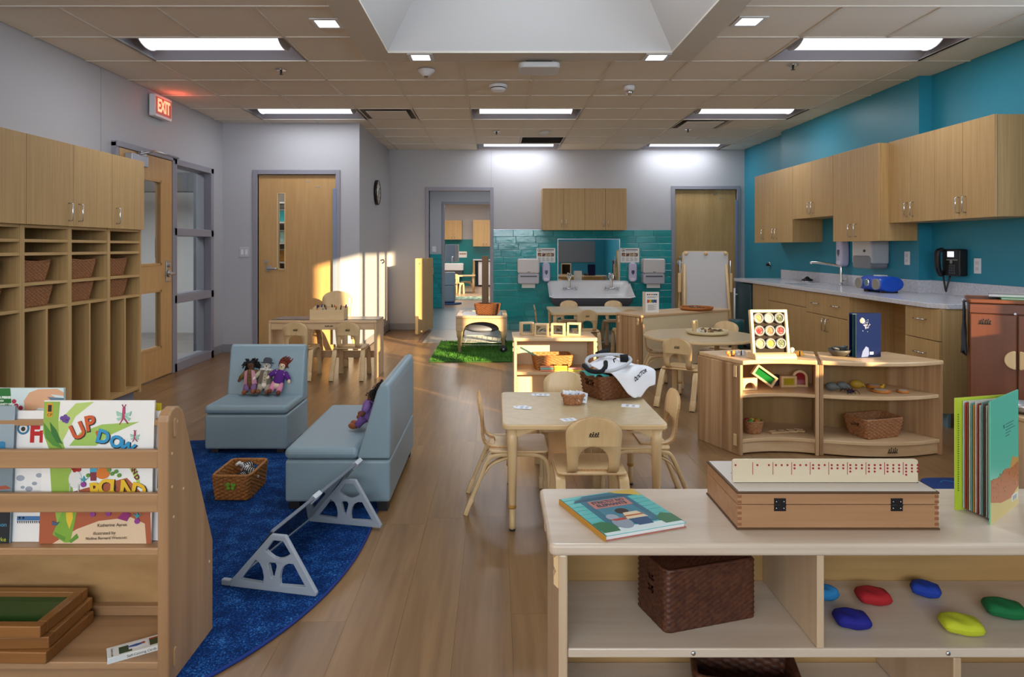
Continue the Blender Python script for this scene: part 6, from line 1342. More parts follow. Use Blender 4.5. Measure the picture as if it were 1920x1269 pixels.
for k, (dx, dz) in enumerate(((-.125, 0), (-.095, .01))):
    o = thing('wooden_peg', 'pale wooden peg standing up in the pale divided tray', 'block', (base.x + dx, base.y - .03 + .03 * k, TZ + .02), .3, 'pegs in the pale tray'); o.rotation_euler = (.1, -.12, .3); MB().box(-.014, .014, -.014, .014, 0, .105).build('peg', birch('z'), o, .004)
ax_ = math.atan2(.70, 1.127)
def on_s3(u, v): return (1.457 + u * math.cos(ax_) - v * math.sin(ax_), 6.75 + u * math.sin(ax_) + v * math.cos(ax_))
x, y = on_s3(.93, .12); part_tray('orange_tray', 'round orange wooden divided tray on the back shelf', (x, y, SH), .18, .035, P('tray_orange', '#a8642a', .4))
for k in range(7):
    a = k * .9; o = thing('dark_bead', 'dark bead lying in the orange tray', 'bead', (x + .10 * math.cos(a) * (.4 + .08 * k), y + .10 * math.sin(a), SH + .012), 0, 'beads in the orange tray'); MB().ell((0, 0, .013), .014, 10, 6).build('bead', P('bead_dark', '#3f3a3a', .4), o)
x, y = on_s3(.30, .16); t = thing('recipe_stand', 'white printed picture recipe in a clear stand on the back shelf', 'sign', (x, y, SH), .06); B(-.075, .075, -.004, .0, .0, .215).build('sheet', PAPER, t); B(-.085, -.075, -.006, .05, 0, .215).build('stand_side', P('stand_cream', '#d5cbb4', .4), t); B(-.085, .075, .0, .05, 0, .004).build('stand_foot', CLEAR, t)
B(-.075, -.072, -.006, -.003, 0, .215).build('dark_edge', INK, t)
rb = ['#1c1c1c', '#b03024', '#c8742a', '#2f7a3a', '#24487a', '#1c1c1c']
for k in range(6): m = MB().prism(circ(-.045 + .019 * k, .188, .008, 10), -.005, -.004, 'y'); m.build('dot', P('ink_' + rb[k].strip('#'), rb[k], .5), t)
for k, c in enumerate(('#b03024', '#c8742a', '#d8b02a', '#2f7a3a', '#2a5a9c', '#24306a', '#5a2a6a')): B(-.05 + .0145 * k, -.0365 + .0145 * k, -.005, -.004, .10 + .004 * (k % 2), .135).build('rainbow_bar', P('ink_' + c.strip('#'), c, .5), t)
m = MB(); [m.box(-.05, (.055, .03, .05)[j % 3], -.005, -.004, .165 - .007 * j, .168 - .007 * j) for j in range(3)]; [m.box(-.045, (.05, .02, .04)[j % 3], -.005, -.004, .08 - .008 * j, .083 - .008 * j) for j in range(8)]; m.build('text_line', P('text_grey', '#77777c', .6), t)
# placemat strip on the long table
t = thing('table_cloth_runner', 'pale runner with a yellow-green design across the long table', 'runner', (1.285, 8.41, TZ)); B(-.22, .24, -.42, .42, .0003, .002).build('runner', P('runner_pale', '#c9c6be', .4), t); m = MB(); [m.prism(circ(-.06 + .05 * k, .05 + .01 * math.sin(k), .02, 10, .012), .002, .0024) for k in range(5)]; m.build('design', P('design_green', '#a8a83a', .6), t)
# easel with white board
t = thing('whiteboard_easel', 'white board easel with round wooden knobs in front of the back door', 'easel', (FX(1322.5, 8.0), 8.0, 0), -.04); wz0, wz1 = .50, 1.205; ww = .262
a = MB().prism(rrect(-ww, ww, wz0, wz1, .035), -.010, .0, 'y'); a.M = None; bd = a.build('white_board', P('board_white', '#cfd0d2', .25), t); f = MB().prism(rrect(-ww - .008, ww + .008, wz0 - .008, wz1 + .008, .04), .0, .012, 'y'); f.build('board_back', birch('z'), t, .003)
for x in (-ww + .03, 0, ww - .03): MB().lathe([(.001, -.03), (.02, -.03), (.023, -.02), (.02, -.010)], 18, (x, 0, wz1 - .022), 'y').build('knob', birch('z'), t)
for s in (-1, 1):
    MB().tube([(s * (ww + .028), .01, .62), (s * (ww + .034), .01, 1.1)], .008, 8).build('side_rod', STEEL, t); B(s * (ww + .04) - .016, s * (ww + .04) + .016, -.01, .03, .72, .95).build('side_grip', birch('z'), t, .008)
    MB().strip([(s * (ww - .02), .02, wz1 - .02), (s * (ww + .01), -.16, .0)], (1, 0, 0), .03, .02).build('front_leg', birch('z'), t); MB().strip([(s * (ww - .02), .03, wz1 - .02), (s * (ww - .0), .38, .0)], (1, 0, 0), .03, .02).build('rear_leg', birch('z'), t)
B(-ww, ww, -.09, -.0, wz0 - .03, wz0 - .012).build('tray', birch('x'), t, .003)
# ================================================================ CURVED SHELF ITEMS
t = thing('jar_display', 'slanted wooden frame with nine clear discs of spices on the left curved shelf', 'display', (FX(1446, 4.13), 4.13, SH), .06); w = .118
MB().prism([(-.062, 0), (-.062, .018), (-.048, .034), (.05, .034), (.05, 0)], -w - .008, w + .014, 'x').build('base', birch('x'), t, .003)
tilt = thing('frame', None, None, (0, 0, .03)); tilt.parent = t; tilt.rotation_euler = (-.16, 0, 0); fh = .268
m = MB().prism([(-w, 0), (w, 0), (w, fh), (-w, fh)], -.008, .022, 'y', holes=[[(-w + .018, .004), (-w + .018, fh - .018), (w - .018, fh - .018), (w - .018, .004)]]); m.build('frame_rail', birch('z'), tilt, .003)
B(-w + .017, w - .017, .010, .014, .004, fh - .017).build('clear_back', P('display_dark', '#241b12', .65, spec=.15), tilt)
sc = ['#c08a5a', '#d8c49c', '#3d4a2a', '#b0222a', '#a8704a', '#8a1a26', '#c8b47a', '#d0a83a', '#5a6a4a']
for k in range(9):
    x, z_ = -.066 + .066 * (k % 3), .216 - .078 * (k // 3)
    MB().lathe([(.022, -.007), (.029, -.008), (.033, -.004), (.033, .008), (.022, .008), (.022, -.007)], 24, (x, .0, z_), 'y', caps=False).build('clear_disc', P('disc_clear', '#eef2f2', .06, trans=.75), tilt)
    m = MB(); r = random.Random(k); m.cyl((x, -.003, z_), .0225, .008, 'y', 20)
    for j in range(26): a, q = r.uniform(0, 6.28), r.uniform(0, .019); m.ell((x + q * math.cos(a), -.0035, z_ + q * math.sin(a)), (.0052, .003, .0036), 6, 4)
    m.build('filling', P('spice_%d' % k, sc[k], .6, var=(160, '#cdb98f', .58, .74)), tilt)
def ornament(label, x, y, c, kind, z=SH, sc_=1.):
    t = thing('butterfly_ornament' if kind == 'b' else 'shell_ornament', label, 'ornament', (x, y, z), rnd.uniform(-.3, .3)); m = MB()
    if kind == 'b':
        for s in (-1, 1): m.ell((s * .019 * sc_, .004, .022 * sc_), (.016 * sc_, .006, .015 * sc_), 10, 6); m.ell((s * .013 * sc_, 0, .009 * sc_), (.012 * sc_, .007, .010 * sc_), 10, 6)
    else:
        for k in range(7): a = -1.2 + .4 * k; m.tube([(0, 0, .004), (.026 * math.sin(a), 0, .004 + .028 * math.cos(a) + .004)], [.006, .009], 6)
    m.build('wings', P('orn_' + c.strip('#'), c, .5), t); MB().tube([(0, -.006, .004), (0, -.006, .034 * sc_)], .0035, 6).build('body', INK, t)
dd = 4.22; ornament('orange butterfly ornament at the left corner of the curved shelf', FX(1371, 4.2), 4.2, '#c06a24', 'b'); ornament('white and black butterfly ornament beside the orange one', FX(1389, 4.22), 4.22, '#cfcfd4', 'b'); ornament('yellow flower ornament right of the jar display', FX(1499, 4.2), 4.2, '#d8a23a', 's'); ornament('small pale ornament behind the jar display', FX(1480, 4.33), 4.33, '#cfc9b4', 'b')
# shelf boards: contents (left unit)
zb1, zb0 = .368, .098
t = thing('rainbow_block', 'wooden frame block with a green pane leaning on the left curved shelf', 'block', (FX(1433, 4.22), 4.22, zb1 + .036)); t.rotation_euler = (-.05, .62, 0); m = MB().prism([(-.078, -.036), (.078, -.036), (.078, .036), (-.078, .036)], -.015, .015, 'y', holes=[[(-.064, -.023), (-.064, .023), (.064, .023), (.064, -.023)]]); m.build('frame', birch('x'), t, .002); B(-.064, .064, -.002, .002, -.023, .023).build('pane', P('pane_green', '#1f7a34', .1, trans=.3), t)
t.location.z = zb1 + .082
t = thing('rainbow_block', 'square wooden block with a yellow pane on the left curved shelf', 'block', (FX(1478, 4.28), 4.28, zb1)); m = MB().prism([(-.05, 0), (.05, 0), (.05, .07), (-.05, .07)], -.015, .015, 'y', holes=[[(-.034, .014), (-.034, .056), (.034, .056), (.034, .014)]]); m.build('frame', birch('x'), t, .002); B(-.034, .034, -.002, .002, .014, .056).build('pane', P('pane_yellow', '#c8b42a', .1, trans=.3), t)
t = thing('rainbow_block', 'half-round wooden block with a red pane at the right of the left curved shelf', 'block', (FX(1500, 4.3), 4.30, zb1), -.3); m = MB().prism([(-.045, 0), (.045, 0)] + arc(0, .06, .045, 0, 180, 12), -.015, .015, 'y', holes=[list(reversed([(-.03, .012), (.03, .012)] + arc(0, .06, .03, 0, 180, 10)))]); m.build('frame', birch('z'), t, .002); B(-.03, .03, -.002, .002, .012, .085).build('pane', P('pane_red', '#a8242a', .1, trans=.3), t)
t = thing('rainbow_block', 'arched wooden block at the left end of the left curved shelf', 'block', (FX(1404, 4.19), 4.19, zb1), .2); m = MB().prism([(-.05, 0), (.05, 0), (.05, .075), (-.05, .075)], -.015, .015, 'y', holes=[list(reversed([(-.036, .01), (.036, .01)] + arc(0, .012, .036, 10, 170, 10)))]); m.build('frame', birch('x'), t, .002)
t = thing('rainbow_block', 'dark round-topped block in the middle of the left curved shelf', 'block', (FX(1457, 4.33), 4.33, zb1)); MB().prism([(-.04, 0), (.04, 0)] + arc(0, .03, .04, 0, 180, 12), -.015, .015, 'y').build('body', P('block_dark', '#3a3038', .4), t, .003)
t = basket('small wicker bowl of fruit on the lowest board of the left curved shelf', (FX(1412, 4.2), 4.20, zb0), .2, .12, .10, .075, WICKR, taper=.7, strand=.009, stake=.014, amp=.003, r=.4, thick=.008)
for k, (dx, dy, c) in enumerate(((-.02, -.01, '#3f7a2a'), (.02, -.005, '#b0642a'), (.0, .02, '#c8a03a'), (-.03, .02, '#a0302a'), (.035, .02, '#7a8a2a'))): o = thing('play_fruit', f"small {('green', 'orange', 'yellow', 'red', 'olive')[k]} play fruit in the wicker bowl on the curved shelf", 'fruit', (t.location.x + dx, t.location.y + dy, zb0 + .055), 0, 'play fruit in the bowl'); MB().ell((0, 0, .016), (.019, .017, .017), 12, 8).build('fruit', P('fruit_%d' % k, c, .4), o)
for k in range(4): o = thing('wooden_frame_piece', f"small flat wooden frame on the lowest board of the curved shelf, {('leftmost', 'second from left', 'third from left', 'rightmost')[k]}", 'block', (FX(1452 + 14 * k, 4.2 + .02 * k), 4.2 + .012 * k, zb0 + .0), .3 - .25 * k, 'flat frames on the lowest board'); m = MB().prism([(-.038, -.025), (.038, -.025), (.038, .025), (-.038, .025)], 0, .012, 'z', holes=[[(-.025, -.013), (-.025, .013), (.025, .013), (.025, -.013)]]); m.build('frame', maple('x'), o, .002)
# right unit
t = basket('large reddish wicker basket on the lowest board of the right curved shelf', (FX(1640, 4.14), 4.155, zb0), math.radians(17), .295, .19, .115, WICKR, taper=.82, strand=.010, holes=(('-x', 0, .035, .07, .09),))
o = thing('white_cloth', 'pale cloth lying in the large reddish basket', 'cloth', (t.location.x, t.location.y, zb0 + .02), .3); MB().ell((0, 0, .035), (.10, .055, .04), 16, 8).build('cloth', P('cloth_pale', '#c9c3b8', .9, bump=(40, .5, .006)), o)
for k, (px, y, c, l, rx) in enumerate(((1559, 4.17, '#666b68', 'left grey-green bird shaped stone', .036), (1579, 4.2, '#6d706a', 'second grey-green bird shaped stone', .036), (1606, 4.24, '#b58e2a', 'yellow bird ornament', .038))): o = thing('bird_ornament', l + ' on the right curved shelf', 'ornament', (FX(px, y), y, zb1), -.4); MB().ell((0, 0, .026), (rx, .022, .026), 14, 8).tube([(rx * .7, 0, .03), (rx * 1.3, 0, .012)], [.014, .005], 8).build('body', P('bird_' + c.strip('#'), c, .5), o)
o = thing('spider_toy', 'small dark purple spider toy on the right curved shelf', 'toy', (FX(1593, 4.1), 4.10, zb1)); m = MB().ell((0, 0, .012), (.018, .014, .011), 10, 6).ell((.02, 0, .010), .009, 8, 5)
for k in range(4):
    for s in (-1, 1): m.tube(smooth_path([(-.01 + .008 * k, s * .008, .012), (-.025 + .018 * k, s * .028, .022), (-.035 + .025 * k, s * .042, .0015)], 3), .002, 5)
m.build('body', P('spider_dark', '#241a30', .4), o)
for k, (px, y, rr, hh_, l) in enumerate(((1652, 4.13, .052, .014, 'large flat orange sponge ring'), (1693, 4.12, .034, .012, 'small flat orange sponge ring'), (1640, 4.25, .045, .018, 'rear orange block'))): o = thing('wood_slice', l + ' on the right curved shelf', 'ornament', (FX(px, y), y, zb1)); MB().lathe([(.001, 0), (rr, 0), (rr + .003, hh_ / 2), (rr, hh_), (.001, hh_)], 22).build('rim', P('slice_orange', '#c07a34', .6), o); MB().cyl((0, 0, hh_), rr * .75, .0015).build('face', P('slice_pale', '#cdb9a0', .7), o)
o = thing('yellow_duck', 'tiny yellow toy on the large orange ring', 'toy', (FX(1654, 4.16), 4.16, zb1 + .016)); MB().ell((0, 0, .009), (.013, .009, .009), 10, 6).ell((.008, 0, .02), .007, 8, 6).build('body', P('duck_yellow', '#d8a62a', .5), o)
t = thing('stone_bowl', 'dark stone bowl of driftwood on the right curved shelf', 'bowl', (FX(1574, 4.22), 4.22, SH)); MB().lathe([(.02, 0), (.045, .006), (.066, .028), (.070, .042), (.065, .042), (.045, .012), (.001, .008)], 26).build('bowl', P('bowl_grey', '#4a4740', .5, bump=(40, .4, .004)), t)
for k, (a, c) in enumerate(((.3, '#20242a'), (-.5, '#2c3238'), (.1, '#565c62'))): o = thing('dark_pebble', 'long dark pebble resting in the stone bowl', 'stone', (t.location.x - .02 + .025 * k, t.location.y + .01 * k, SH + .03), a, 'dark pebbles in the stone bowl'); o.rotation_euler = (0, -.35 * (k == 2) + .25 * (k != 2), a); MB().ell((0, 0, .014), (.042, .016, .014), 14, 8).build('pebble', P('peb_%d' % k, c, .5), o)
# night sky book, standing open
t = thing('picture_book', 'dark blue night sky picture book standing open on the right curved shelf', 'book', (FX(1641, 4.13), 4.13, SH)); NV_ = P('night_blue', '#0a1840', .18); bh_ = .272
# spine at the right, front cover towards the viewer
def leaf_(u0, a, ln, h0, h1, mat, name, thk=.0015):
    m = MB(); m.M = Matrix.Translation((u0[0], u0[1], 0)) @ Matrix.Rotation(a, 4, 'Z'); m.box(0, ln, -thk / 2, thk / 2, h0, h1); return m.build(name, mat, t)
sp = (.065, .055); af = math.radians(180 + 16); ab = math.radians(180 - 6)
cov = leaf_(sp, af, .185, 0, bh_, NV_, 'front_cover', .003); leaf_((sp[0], sp[1] + .004), ab, .185, 0, bh_, NV_, 'back_cover', .003)
for k in range(5): leaf_((sp[0] - .002, sp[1] + .0006 * k), af - math.radians(2.5 + 3.2 * k), .178, .004, bh_ - .004, [PAPER, P('page_teal', '#2d7488', .4), P('page_black', '#14141a', .4)][(0, 1, 2, 1, 2)[k]], 'page')
art = bpy.data.objects.new('cover_art', None); C.objects.link(art); art.parent = t; art.location = (sp[0], sp[1], 0); art.rotation_euler = (0, 0, af - PI); 
m = MB(); r = random.Random(2)
for k in range(60):
    a, q = r.uniform(0, 6.28), abs(r.gauss(0, .022)); x, z_ = -.115 + q * math.cos(a), .21 + q * .9 * math.sin(a) - .008; m.prism(circ(x, z_, r.choice((.0009, .0014, .002)), 6), -.0024, -.0015, 'y')
m.build('stars', P('star_white', '#e6e9f2', .5), art); moon = arc(-.142, .228, .017, -80, 100, 10) + arc(-.150, .231, .017, 85, -65, 10); MB().prism(moon, -.0024, -.0015, 'y').build('moon', P('moon_cream', '#e9e0cd', .5), art); MB().prism(circ(-.146, .229, .0155, 18), -.0021, -.0015, 'y').build('moon_shade', P('moon_brown', '#8a7264', .5), art)
B(-.085, -.058, -.0024, -.0015, .018, .034).build('barcode_label', PAPER, art); MB().prism([(-.15, .004), (-.14, .04), (-.115, .07), (-.095, .06), (-.09, .02), (-.10, .004)], -.0021, -.0015, 'y').build('figure', P('night_pale', '#5a6a94', .4), art)
tx = bpy.data.objects.new('back_text', None); 
# ================================================================ FOREGROUND SHELF ITEMS
def frot(px, py, z): dd = FD(py, z); return (FX(px, dd), dd)
# flat book STRICTLY NO ELEPHANTS
t = thing('picture_book', 'turquoise picture book titled STRICTLY NO ELEPHANTS lying on the foreground shelf', 'book', (0, 0, FT)); bt = .013
p0 = Vector(frot(1032, 937, FT + bt)); p1 = Vector(frot(1135, 1005, FT + bt)); p2 = Vector(frot(1287, 979, FT + bt)); p3 = Vector(frot(1187, 916, FT + bt))
ex_ = (p2 - p1); bw_ = ex_.length; ang = math.atan2(ex_.y, ex_.x); bd_ = ((p0 - p1).length + (p3 - p2).length) / 2; t.location = (p1.x, p1.y, FT); t.rotation_euler[2] = ang
CT = P('cover_turquoise', '#5fb6b4', .25); bd_ = .245
B(0, bw_, 0, bd_, bt - .002, bt).build('front_cover', CT, t, .0008); B(0, bw_, 0, bd_, 0, .002).build('back_cover', P('cover_salmon', '#b0685a', .4), t); B(.001, bw_ - .004, .004, bd_ - .004, .0021, bt - .0021).build('pages', PAPER, t); B(-.001, .0025, 0, bd_, 0, bt).build('spine', P('spine_ochre', '#b8862c', .4), t)
nf = [0]
def flat(pts, col, nm, scale=(bw_, bd_)):
    nf[0] += 1; m = MB().prism([(x * scale[0], y * scale[1]) for x, y in pts], bt, bt + .0002 + .00008 * nf[0]); return m.build(nm, P('ink_' + col.strip('#'), col, .3), t)
for k in range(9): flat([(.02, .12 + .1 * k), (.98, .12 + .1 * k), (.98, .125 + .1 * k), (.02, .125 + .1 * k)], '#4da4a4', 'clapboard_line')
flat([(.18, .16), (.80, .16), (.80, .88), (.70, .97), (.28, .97), (.18, .88)], '#2f6a80', 'doorway'); flat([(.10, .83), (.88, .83), (.84, .89), (.14, .89)], '#235468', 'lintel'); flat([(.26, .20), (.72, .20), (.72, .82), (.26, .82)], '#3d7d92', 'door')
flat([(.02, .0), (.98, .0), (.98, .12), (.02, .12)], '#d5e4e4', 'step'); flat([(.02, .05), (.22, .05), (.24, .20), (.14, .30), (.02, .28)], '#2c7048', 'bush'); flat([(.78, .05), (.99, .05), (.99, .24), (.88, .30), (.76, .20)], '#2c7048', 'bush'); flat([(.70, .94), (.98, .80), (.99, .99), (.66, .99)], '#c8a84a', 'tree_crown')
flat([(.25, .60), (.74, .60), (.74, .80), (.25, .80)], '#b8786e', 'sign_board')
for k, (s_, y, wd) in enumerate((('STRICTLY NO', .745, .42), ('ELEPHANTS', .66, .38))): text(s_, .03, P('ink_navy', '#1d3348', .4), t, (.495 * bw_, y * bd_, bt + .0019), (0, 0, 0), width=wd * bw_, height=.016, ext=.0002, bold=.0006)
flat([(.50 + .08 * math.cos(a), .47 + .07 * math.sin(a)) for a in [2 * PI * k / 16 for k in range(16)]], '#2d1f1c', 'child_hair'); flat([(.44, .26), (.70, .26), (.66, .42), (.48, .42)], '#dcc9a8', 'child_jumper'); flat([(.44, .32), (.69, .32), (.685, .35), (.445, .35)], '#b8642a', 'jumper_stripe'); flat([(.48, .10), (.66, .10), (.68, .26), (.46, .26)], '#2b4e78', 'child_trousers')
flat([(.34 + .11 * math.cos(a), .20 + .13 * math.sin(a)) for a in [2 * PI * k / 18 for k in range(18)]], '#8d98a6', 'elephant_body'); flat([(.31 + .07 * math.cos(a), .36 + .07 * math.sin(a)) for a in [2 * PI * k / 14 for k in range(14)]], '#9aa5b2', 'elephant_head'); flat([(.25, .30), (.42, .31), (.44, .26), (.30, .26)], '#b03a24', 'red_scarf')
# dots box
dF, dB = 1.66, 1.90; bx0 = FX(1375, dF); bx1 = FX(1746, dF); bwid = bx1 - bx0
t = thing('wooden_box', 'hinged beech box with dovetailed corners on the foreground shelf', 'box', (bx0, FD(993, FT), FT)); bhh = .094; bdp = .235; BE = wood('beech', '#b68c66', '#9b714d', 'x', .42, 60, 14, .06, .0, (.3, .7))
B(0, bwid, 0, bdp, .004, .060).build('box_body', BE, t, .002); B(0, bwid, 0, bdp, .0612, .087).build('box_lid', BE, t, .002); B(-.002, bwid + .002, -.002, bdp + .002, 0, .004).build('base_board', P('box_dark', '#5a3f28', .5), t); B(-.001, bwid + .001, -.001, bdp + .001, .0872, .092).build('lid_edge', P('box_dark', '#5a3f28', .5), t)
lidp = MB().prism([(.004, .004), (bwid - .004, .004), (bwid - .004, bdp - .004), (.004, bdp - .004)], .0921, .0935, 'z', holes=[[(.030, .10), (.030, .135), (.036, .135), (.036, .10)]]); lidp.build('lid_panel', P('lid_pale', '#cdc5bc', .35), t); B(.012, bwid - .012, .058, .066, .0935, .0945).build('slot', INK, t)
for k in range(6):
    for x in (0, bwid - .010): B(x, x + .010, -.0004, .0, .010 + .0135 * k, .017 + .0135 * k).build('dovetail', P('end_grain', '#8a5a38', .55), t)
for px in (1453, 1668):
    x = bx0 * 0 + (px - 1375) / 371 * bwid; m = MB().box(x - .014, x + .014, -.0025, 0, .062, .0765); m.box(x - .014, x + .014, -.0025, 0, .046, .0602); hg = m.build('hinge', P('hinge_black', '#1d1c1e', .35), t); MB().tube([(x - .014, -.003, .0612), (x + .014, -.003, .0612)], .0018, 6).build('hinge_pin', BLACK, hg)
    m = MB()
    for dx in (-.009, .009):
        for z_ in (.053, .069): m.ell((x + dx, -.0028, z_), (.0017, .001, .0017), 6, 4)
    m.build('screw', CHROME, hg)
bz = FT + .0945; pw_ = .0575; st_ = thing('dot_number_strip', 'cream counting strip with red dots standing in the wooden box lid', 'strip', (t.location.x + .058 * 0 + (1380 - 1375) / 371 * bwid + .002, t.location.y + .062, bz - .002)); sw_ = bwid * .955
sh_ = .060
MB().prism(rrect(0, sw_, 0, sh_, .007, 5), -.0035, .0035, 'y').build('strip', wood('strip_cream', '#e0d3ba', '#d2c2a3', 'x', .4, 40, 8, .05), st_, .001); RD = P('dot_red', '#9c1430', .5)
m = MB(); cw = sw_ / 9.98
for k in range(1, 10): x = cw * k - .004 * (k < 2) - .0 ; m.box(x + .008 - .0006, x + .008 + .0006, -.0042, -.0034, sh_ * .36, sh_ * .88)
m.build('divider_line', RD, st_); m = MB(); cells = [[(0, 0)], [(0, 0), (2, 0)], [(0, 0), (1, 0), (2, 0)], [(0, 0), (1, 0), (2, 0), (0, 1)], [(0, 0), (1, 0), (2, 0), (0, 1), (1, 1)], [(0, 0), (1, 0), (2, 0), (0, 1), (1, 1), (2, 1)], [(0, 0), (1, 0), (2, 0), (0, 1), (1, 1), (2, 1), (0, 2)], [(0, 0), (1, 0), (2, 0), (0, 1), (1, 1), (2, 1), (0, 2), (1, 2)], [(i, j) for j in range(3) for i in range(3)], [(i, j) for j in range(3) for i in range(3)] + [(0, 3)]]
for k, c in enumerate(cells):
    for i, j in c: m.prism(circ(cw * k + .0075 + .008 * (k > 0) + i * cw * .31 , sh_ * .76 - j * sh_ * .135, .0026, 10), -.0042, -.0034, 'y')
m.build('printed_dots', RD, st_)
# standing green book
gx0, gy0 = FX(1797, 1.73), 1.73; t = thing('picture_book', 'tall green picture book standing open at the right end of the foreground shelf', 'book', (0, 0, FT)); H_ = .305
pf = Vector((FX(1856, 1.66), 1.66)); ps = Vector((FX(1908, 1.80), 1.80)); pb_ = Vector((FX(1790, 1.755), 1.755))
def leaf2(a, b_, z0, z1, mat, nm, thk=.002):
    v = b_ - a; m = MB(); m.M = Matrix.Translation((a.x, a.y, 0)) @ Matrix.Rotation(math.atan2(v.y, v.x), 4, 'Z'); m.box(0, v.length, -thk / 2, thk / 2, z0, z1); return m.build(nm, mat, t)
GC = P('cover_green', '#63bfa0', .35); hB = .292
leaf2(pf, ps, 0, H_, GC, 'front_cover', .003); leaf2(pb_, ps + Vector((-.004, .006)), 0, hB, P('cover_lime', '#b9cf3c', .45), 'back_cover', .003)
pg = ['#c9d8d2', '#b8443a', '#8a5a34', '#d5d0c4', '#5fa8a0', '#c9862e', '#e3e0d8', '#a0402c', '#d8dcd6', '#7fb0a8', '#6a4a3a', '#cfd4cc']
for k in range(14):
    f = (k + 1) / 15; e = pb_.lerp(pf, f) + (ps - pb_.lerp(pf, f)) * .10; leaf2(e, ps + Vector((-.003, .003 - .0003 * k)), .006, (hB + (H_ - hB) * f) - .008 - .004 * (k % 3), P('page_%d' % (k % 12), pg[k % 12], .5), 'page', .0011)
cv = bpy.data.objects.new('cover_art', None); C.objects.link(cv); cv.parent = t; v = ps - pf; cl_ = v.length; cv.location = (pf.x, pf.y, 0); cv.rotation_euler = (0, 0, math.atan2(v.y, v.x)); a = Art(cv)
o_off = -.0016
def AP(pts, c, nm): o = a.poly([(x * cl_, z * H_) for x, z in pts], c, nm); o.location = (0, o_off, 0)
AP([(0, 0), (1, 0), (1, .17), (.7, .10), (.35, .12), (0, .20)], '#d8c07a', 'sand'); AP([(0, .18), (.35, .12), (.7, .10), (1, .16), (1, .40), (.9, .42), (.78, .44), (.68, .36), (.5, .38), (.3, .34), (0, .36)], '#b86c34', 'hillside')
AP([(.66, .35), (.78, .45), (.9, .42), (1, .41), (1, .38)], '#c99444', 'hill_top')
r = random.Random(4); ps_ = []
for k in range(70):
    x, z_ = r.uniform(.03, .97), r.uniform(.17, .36); s_ = r.uniform(.012, .03); ps_.append([(x * cl_, z_ * H_), ((x + s_) * cl_, (z_ + s_ * .3) * H_), ((x + s_ * .5) * cl_, (z_ + s_ * .7) * H_)])
o = a.multi(ps_, '#8f3428', 'foliage'); o.location = (0, o_off, 0); o = a.multi([[(x + .004, z_ + .003) for x, z_ in p] for p in ps_[::2]], '#a8a040', 'foliage'); o.location = (0, o_off, 0)
AP([(.74, .06), (.96, .06), (.96, .115), (.74, .115)], '#e6e6e2', 'barcode_label'); o = a.multi([[((.77 + .02 * k) * cl_, .065 * H_), ((.78 + .02 * k) * cl_, .065 * H_), ((.78 + .02 * k) * cl_, .105 * H_), ((.77 + .02 * k) * cl_, .105 * H_)] for k in range(8)], '#1c1c1c', 'barcode'); o.location = (0, o_off, 0)
o = a.text('R', .45 * cl_, .74 * H_, .014, '#173a34'); o.location.y += o_off
m = MB(); [m.box(.52 * cl_, (.82, .78, .86, .70, .66)[k] * cl_, -.0022, -.0015, (.75 - .025 * k) * H_, (.754 - .025 * k) * H_) for k in range(5)]; m.build('text_line', P('ink_173a34', '#173a34', .5), cv)
m = MB(); [m.box(-.0019, .0, -.001, .001, .05 + .006 * k, .0525 + .006 * k) for k in range(34)]; o = m.build('spiral_marks', P('lime_dark', '#5a6a1c', .5), t); o.location = (pb_.x + .010, pb_.y - .001, 0)
# basket and bean bags inside
zs = .3225
t = basket('dark brown upturned wicker basket in the left compartment of the foreground shelf', (.511, 1.728, zs), math.radians(17), .258, .145, .146, WICKD, taper=1.0, strand=.0065, stake=.013, amp=.0022, r=.10, holes=(('-x', .0, .014, .098, .114), ('-x', .0, .014, .070, .086)), thick=.008)
tm = MB(); rows = [[(-.125 + .25 * i / 60, -.068 + .136 * j / 44, .1462 + .0022 * ((1 if (i // 2 + j // 2) % 2 else -1) * (i % 2) * .8) + .004 * math.sin(PI * j / 44)) for j in range(45)] for i in range(61)]; tm.grid(rows); tm.build('woven_top', WICKD, t)
def beanbag(label, px, py, c, rz, s=1., corner=False):
    dd = FD(py, zs); t = thing('bean_bag', label, 'bean bag', (FX(px, dd), min(dd, FY0 + FD_ - .11), zs), rz, 'bean bags on the foreground shelf'); n = 14; rows = []; rt_ = []
    hw, hd = .043 * s, .033 * s
    for sg in (1, -1):
        rows = []
        for i in range(n + 1):
            u = -1 + 2 * i / n; row = []
            for j in range(n + 1):
                v = -1 + 2 * j / n; pin = 1 - .10 * (1 - abs(u) ** 2) * (abs(v) > .9); k = max(0, (1 - u ** 4) * (1 - v ** 4)); cr = 1.0 - (.16 * abs(u * v) ** 2); zz = .0165 + sg * .016 * k ** .5 + .002 * math.sin(5 * u + 3 * v) * k
                row.append((hw * u * cr * (1 - .08 * (1 - v * v)* 0), hd * v * cr, max(.0006, zz)))
            rows.append(row)
        rt_.append(rows)
    m = MB(); m.grid(rt_[0]); m.grid(rt_[1]); m.build('fabric', P('bag_' + c.strip('#'), c, .85, bump=(220, .3, .002)), t)
    MB().tube([rt_[0][i][0] for i in range(n + 1)], .0012, 5).build('seam', P('bag_' + c.strip('#'), c, .85), t)
for a_ in (('light blue bean bag half hidden behind the divider', 1549, 1122, '#2a7fb8', .2, .7), ('red bean bag at the back of the right compartment', 1637, 1128, '#a81d24', -.1, 1.), ('royal blue bean bag at the back right', 1733, 1113, '#173a9c', -.5, .85), ('dark violet-blue bean bag at the front', 1597, 1172, '#1c1c80', -.15, 1.), ('yellow-green bean bag at the front right', 1802, 1182, '#b8c22a', -.25, 1.1), ('dark green bean bag at the right', 1883, 1152, '#0f6a38', -.3, 1.1)): beanbag(*a_)
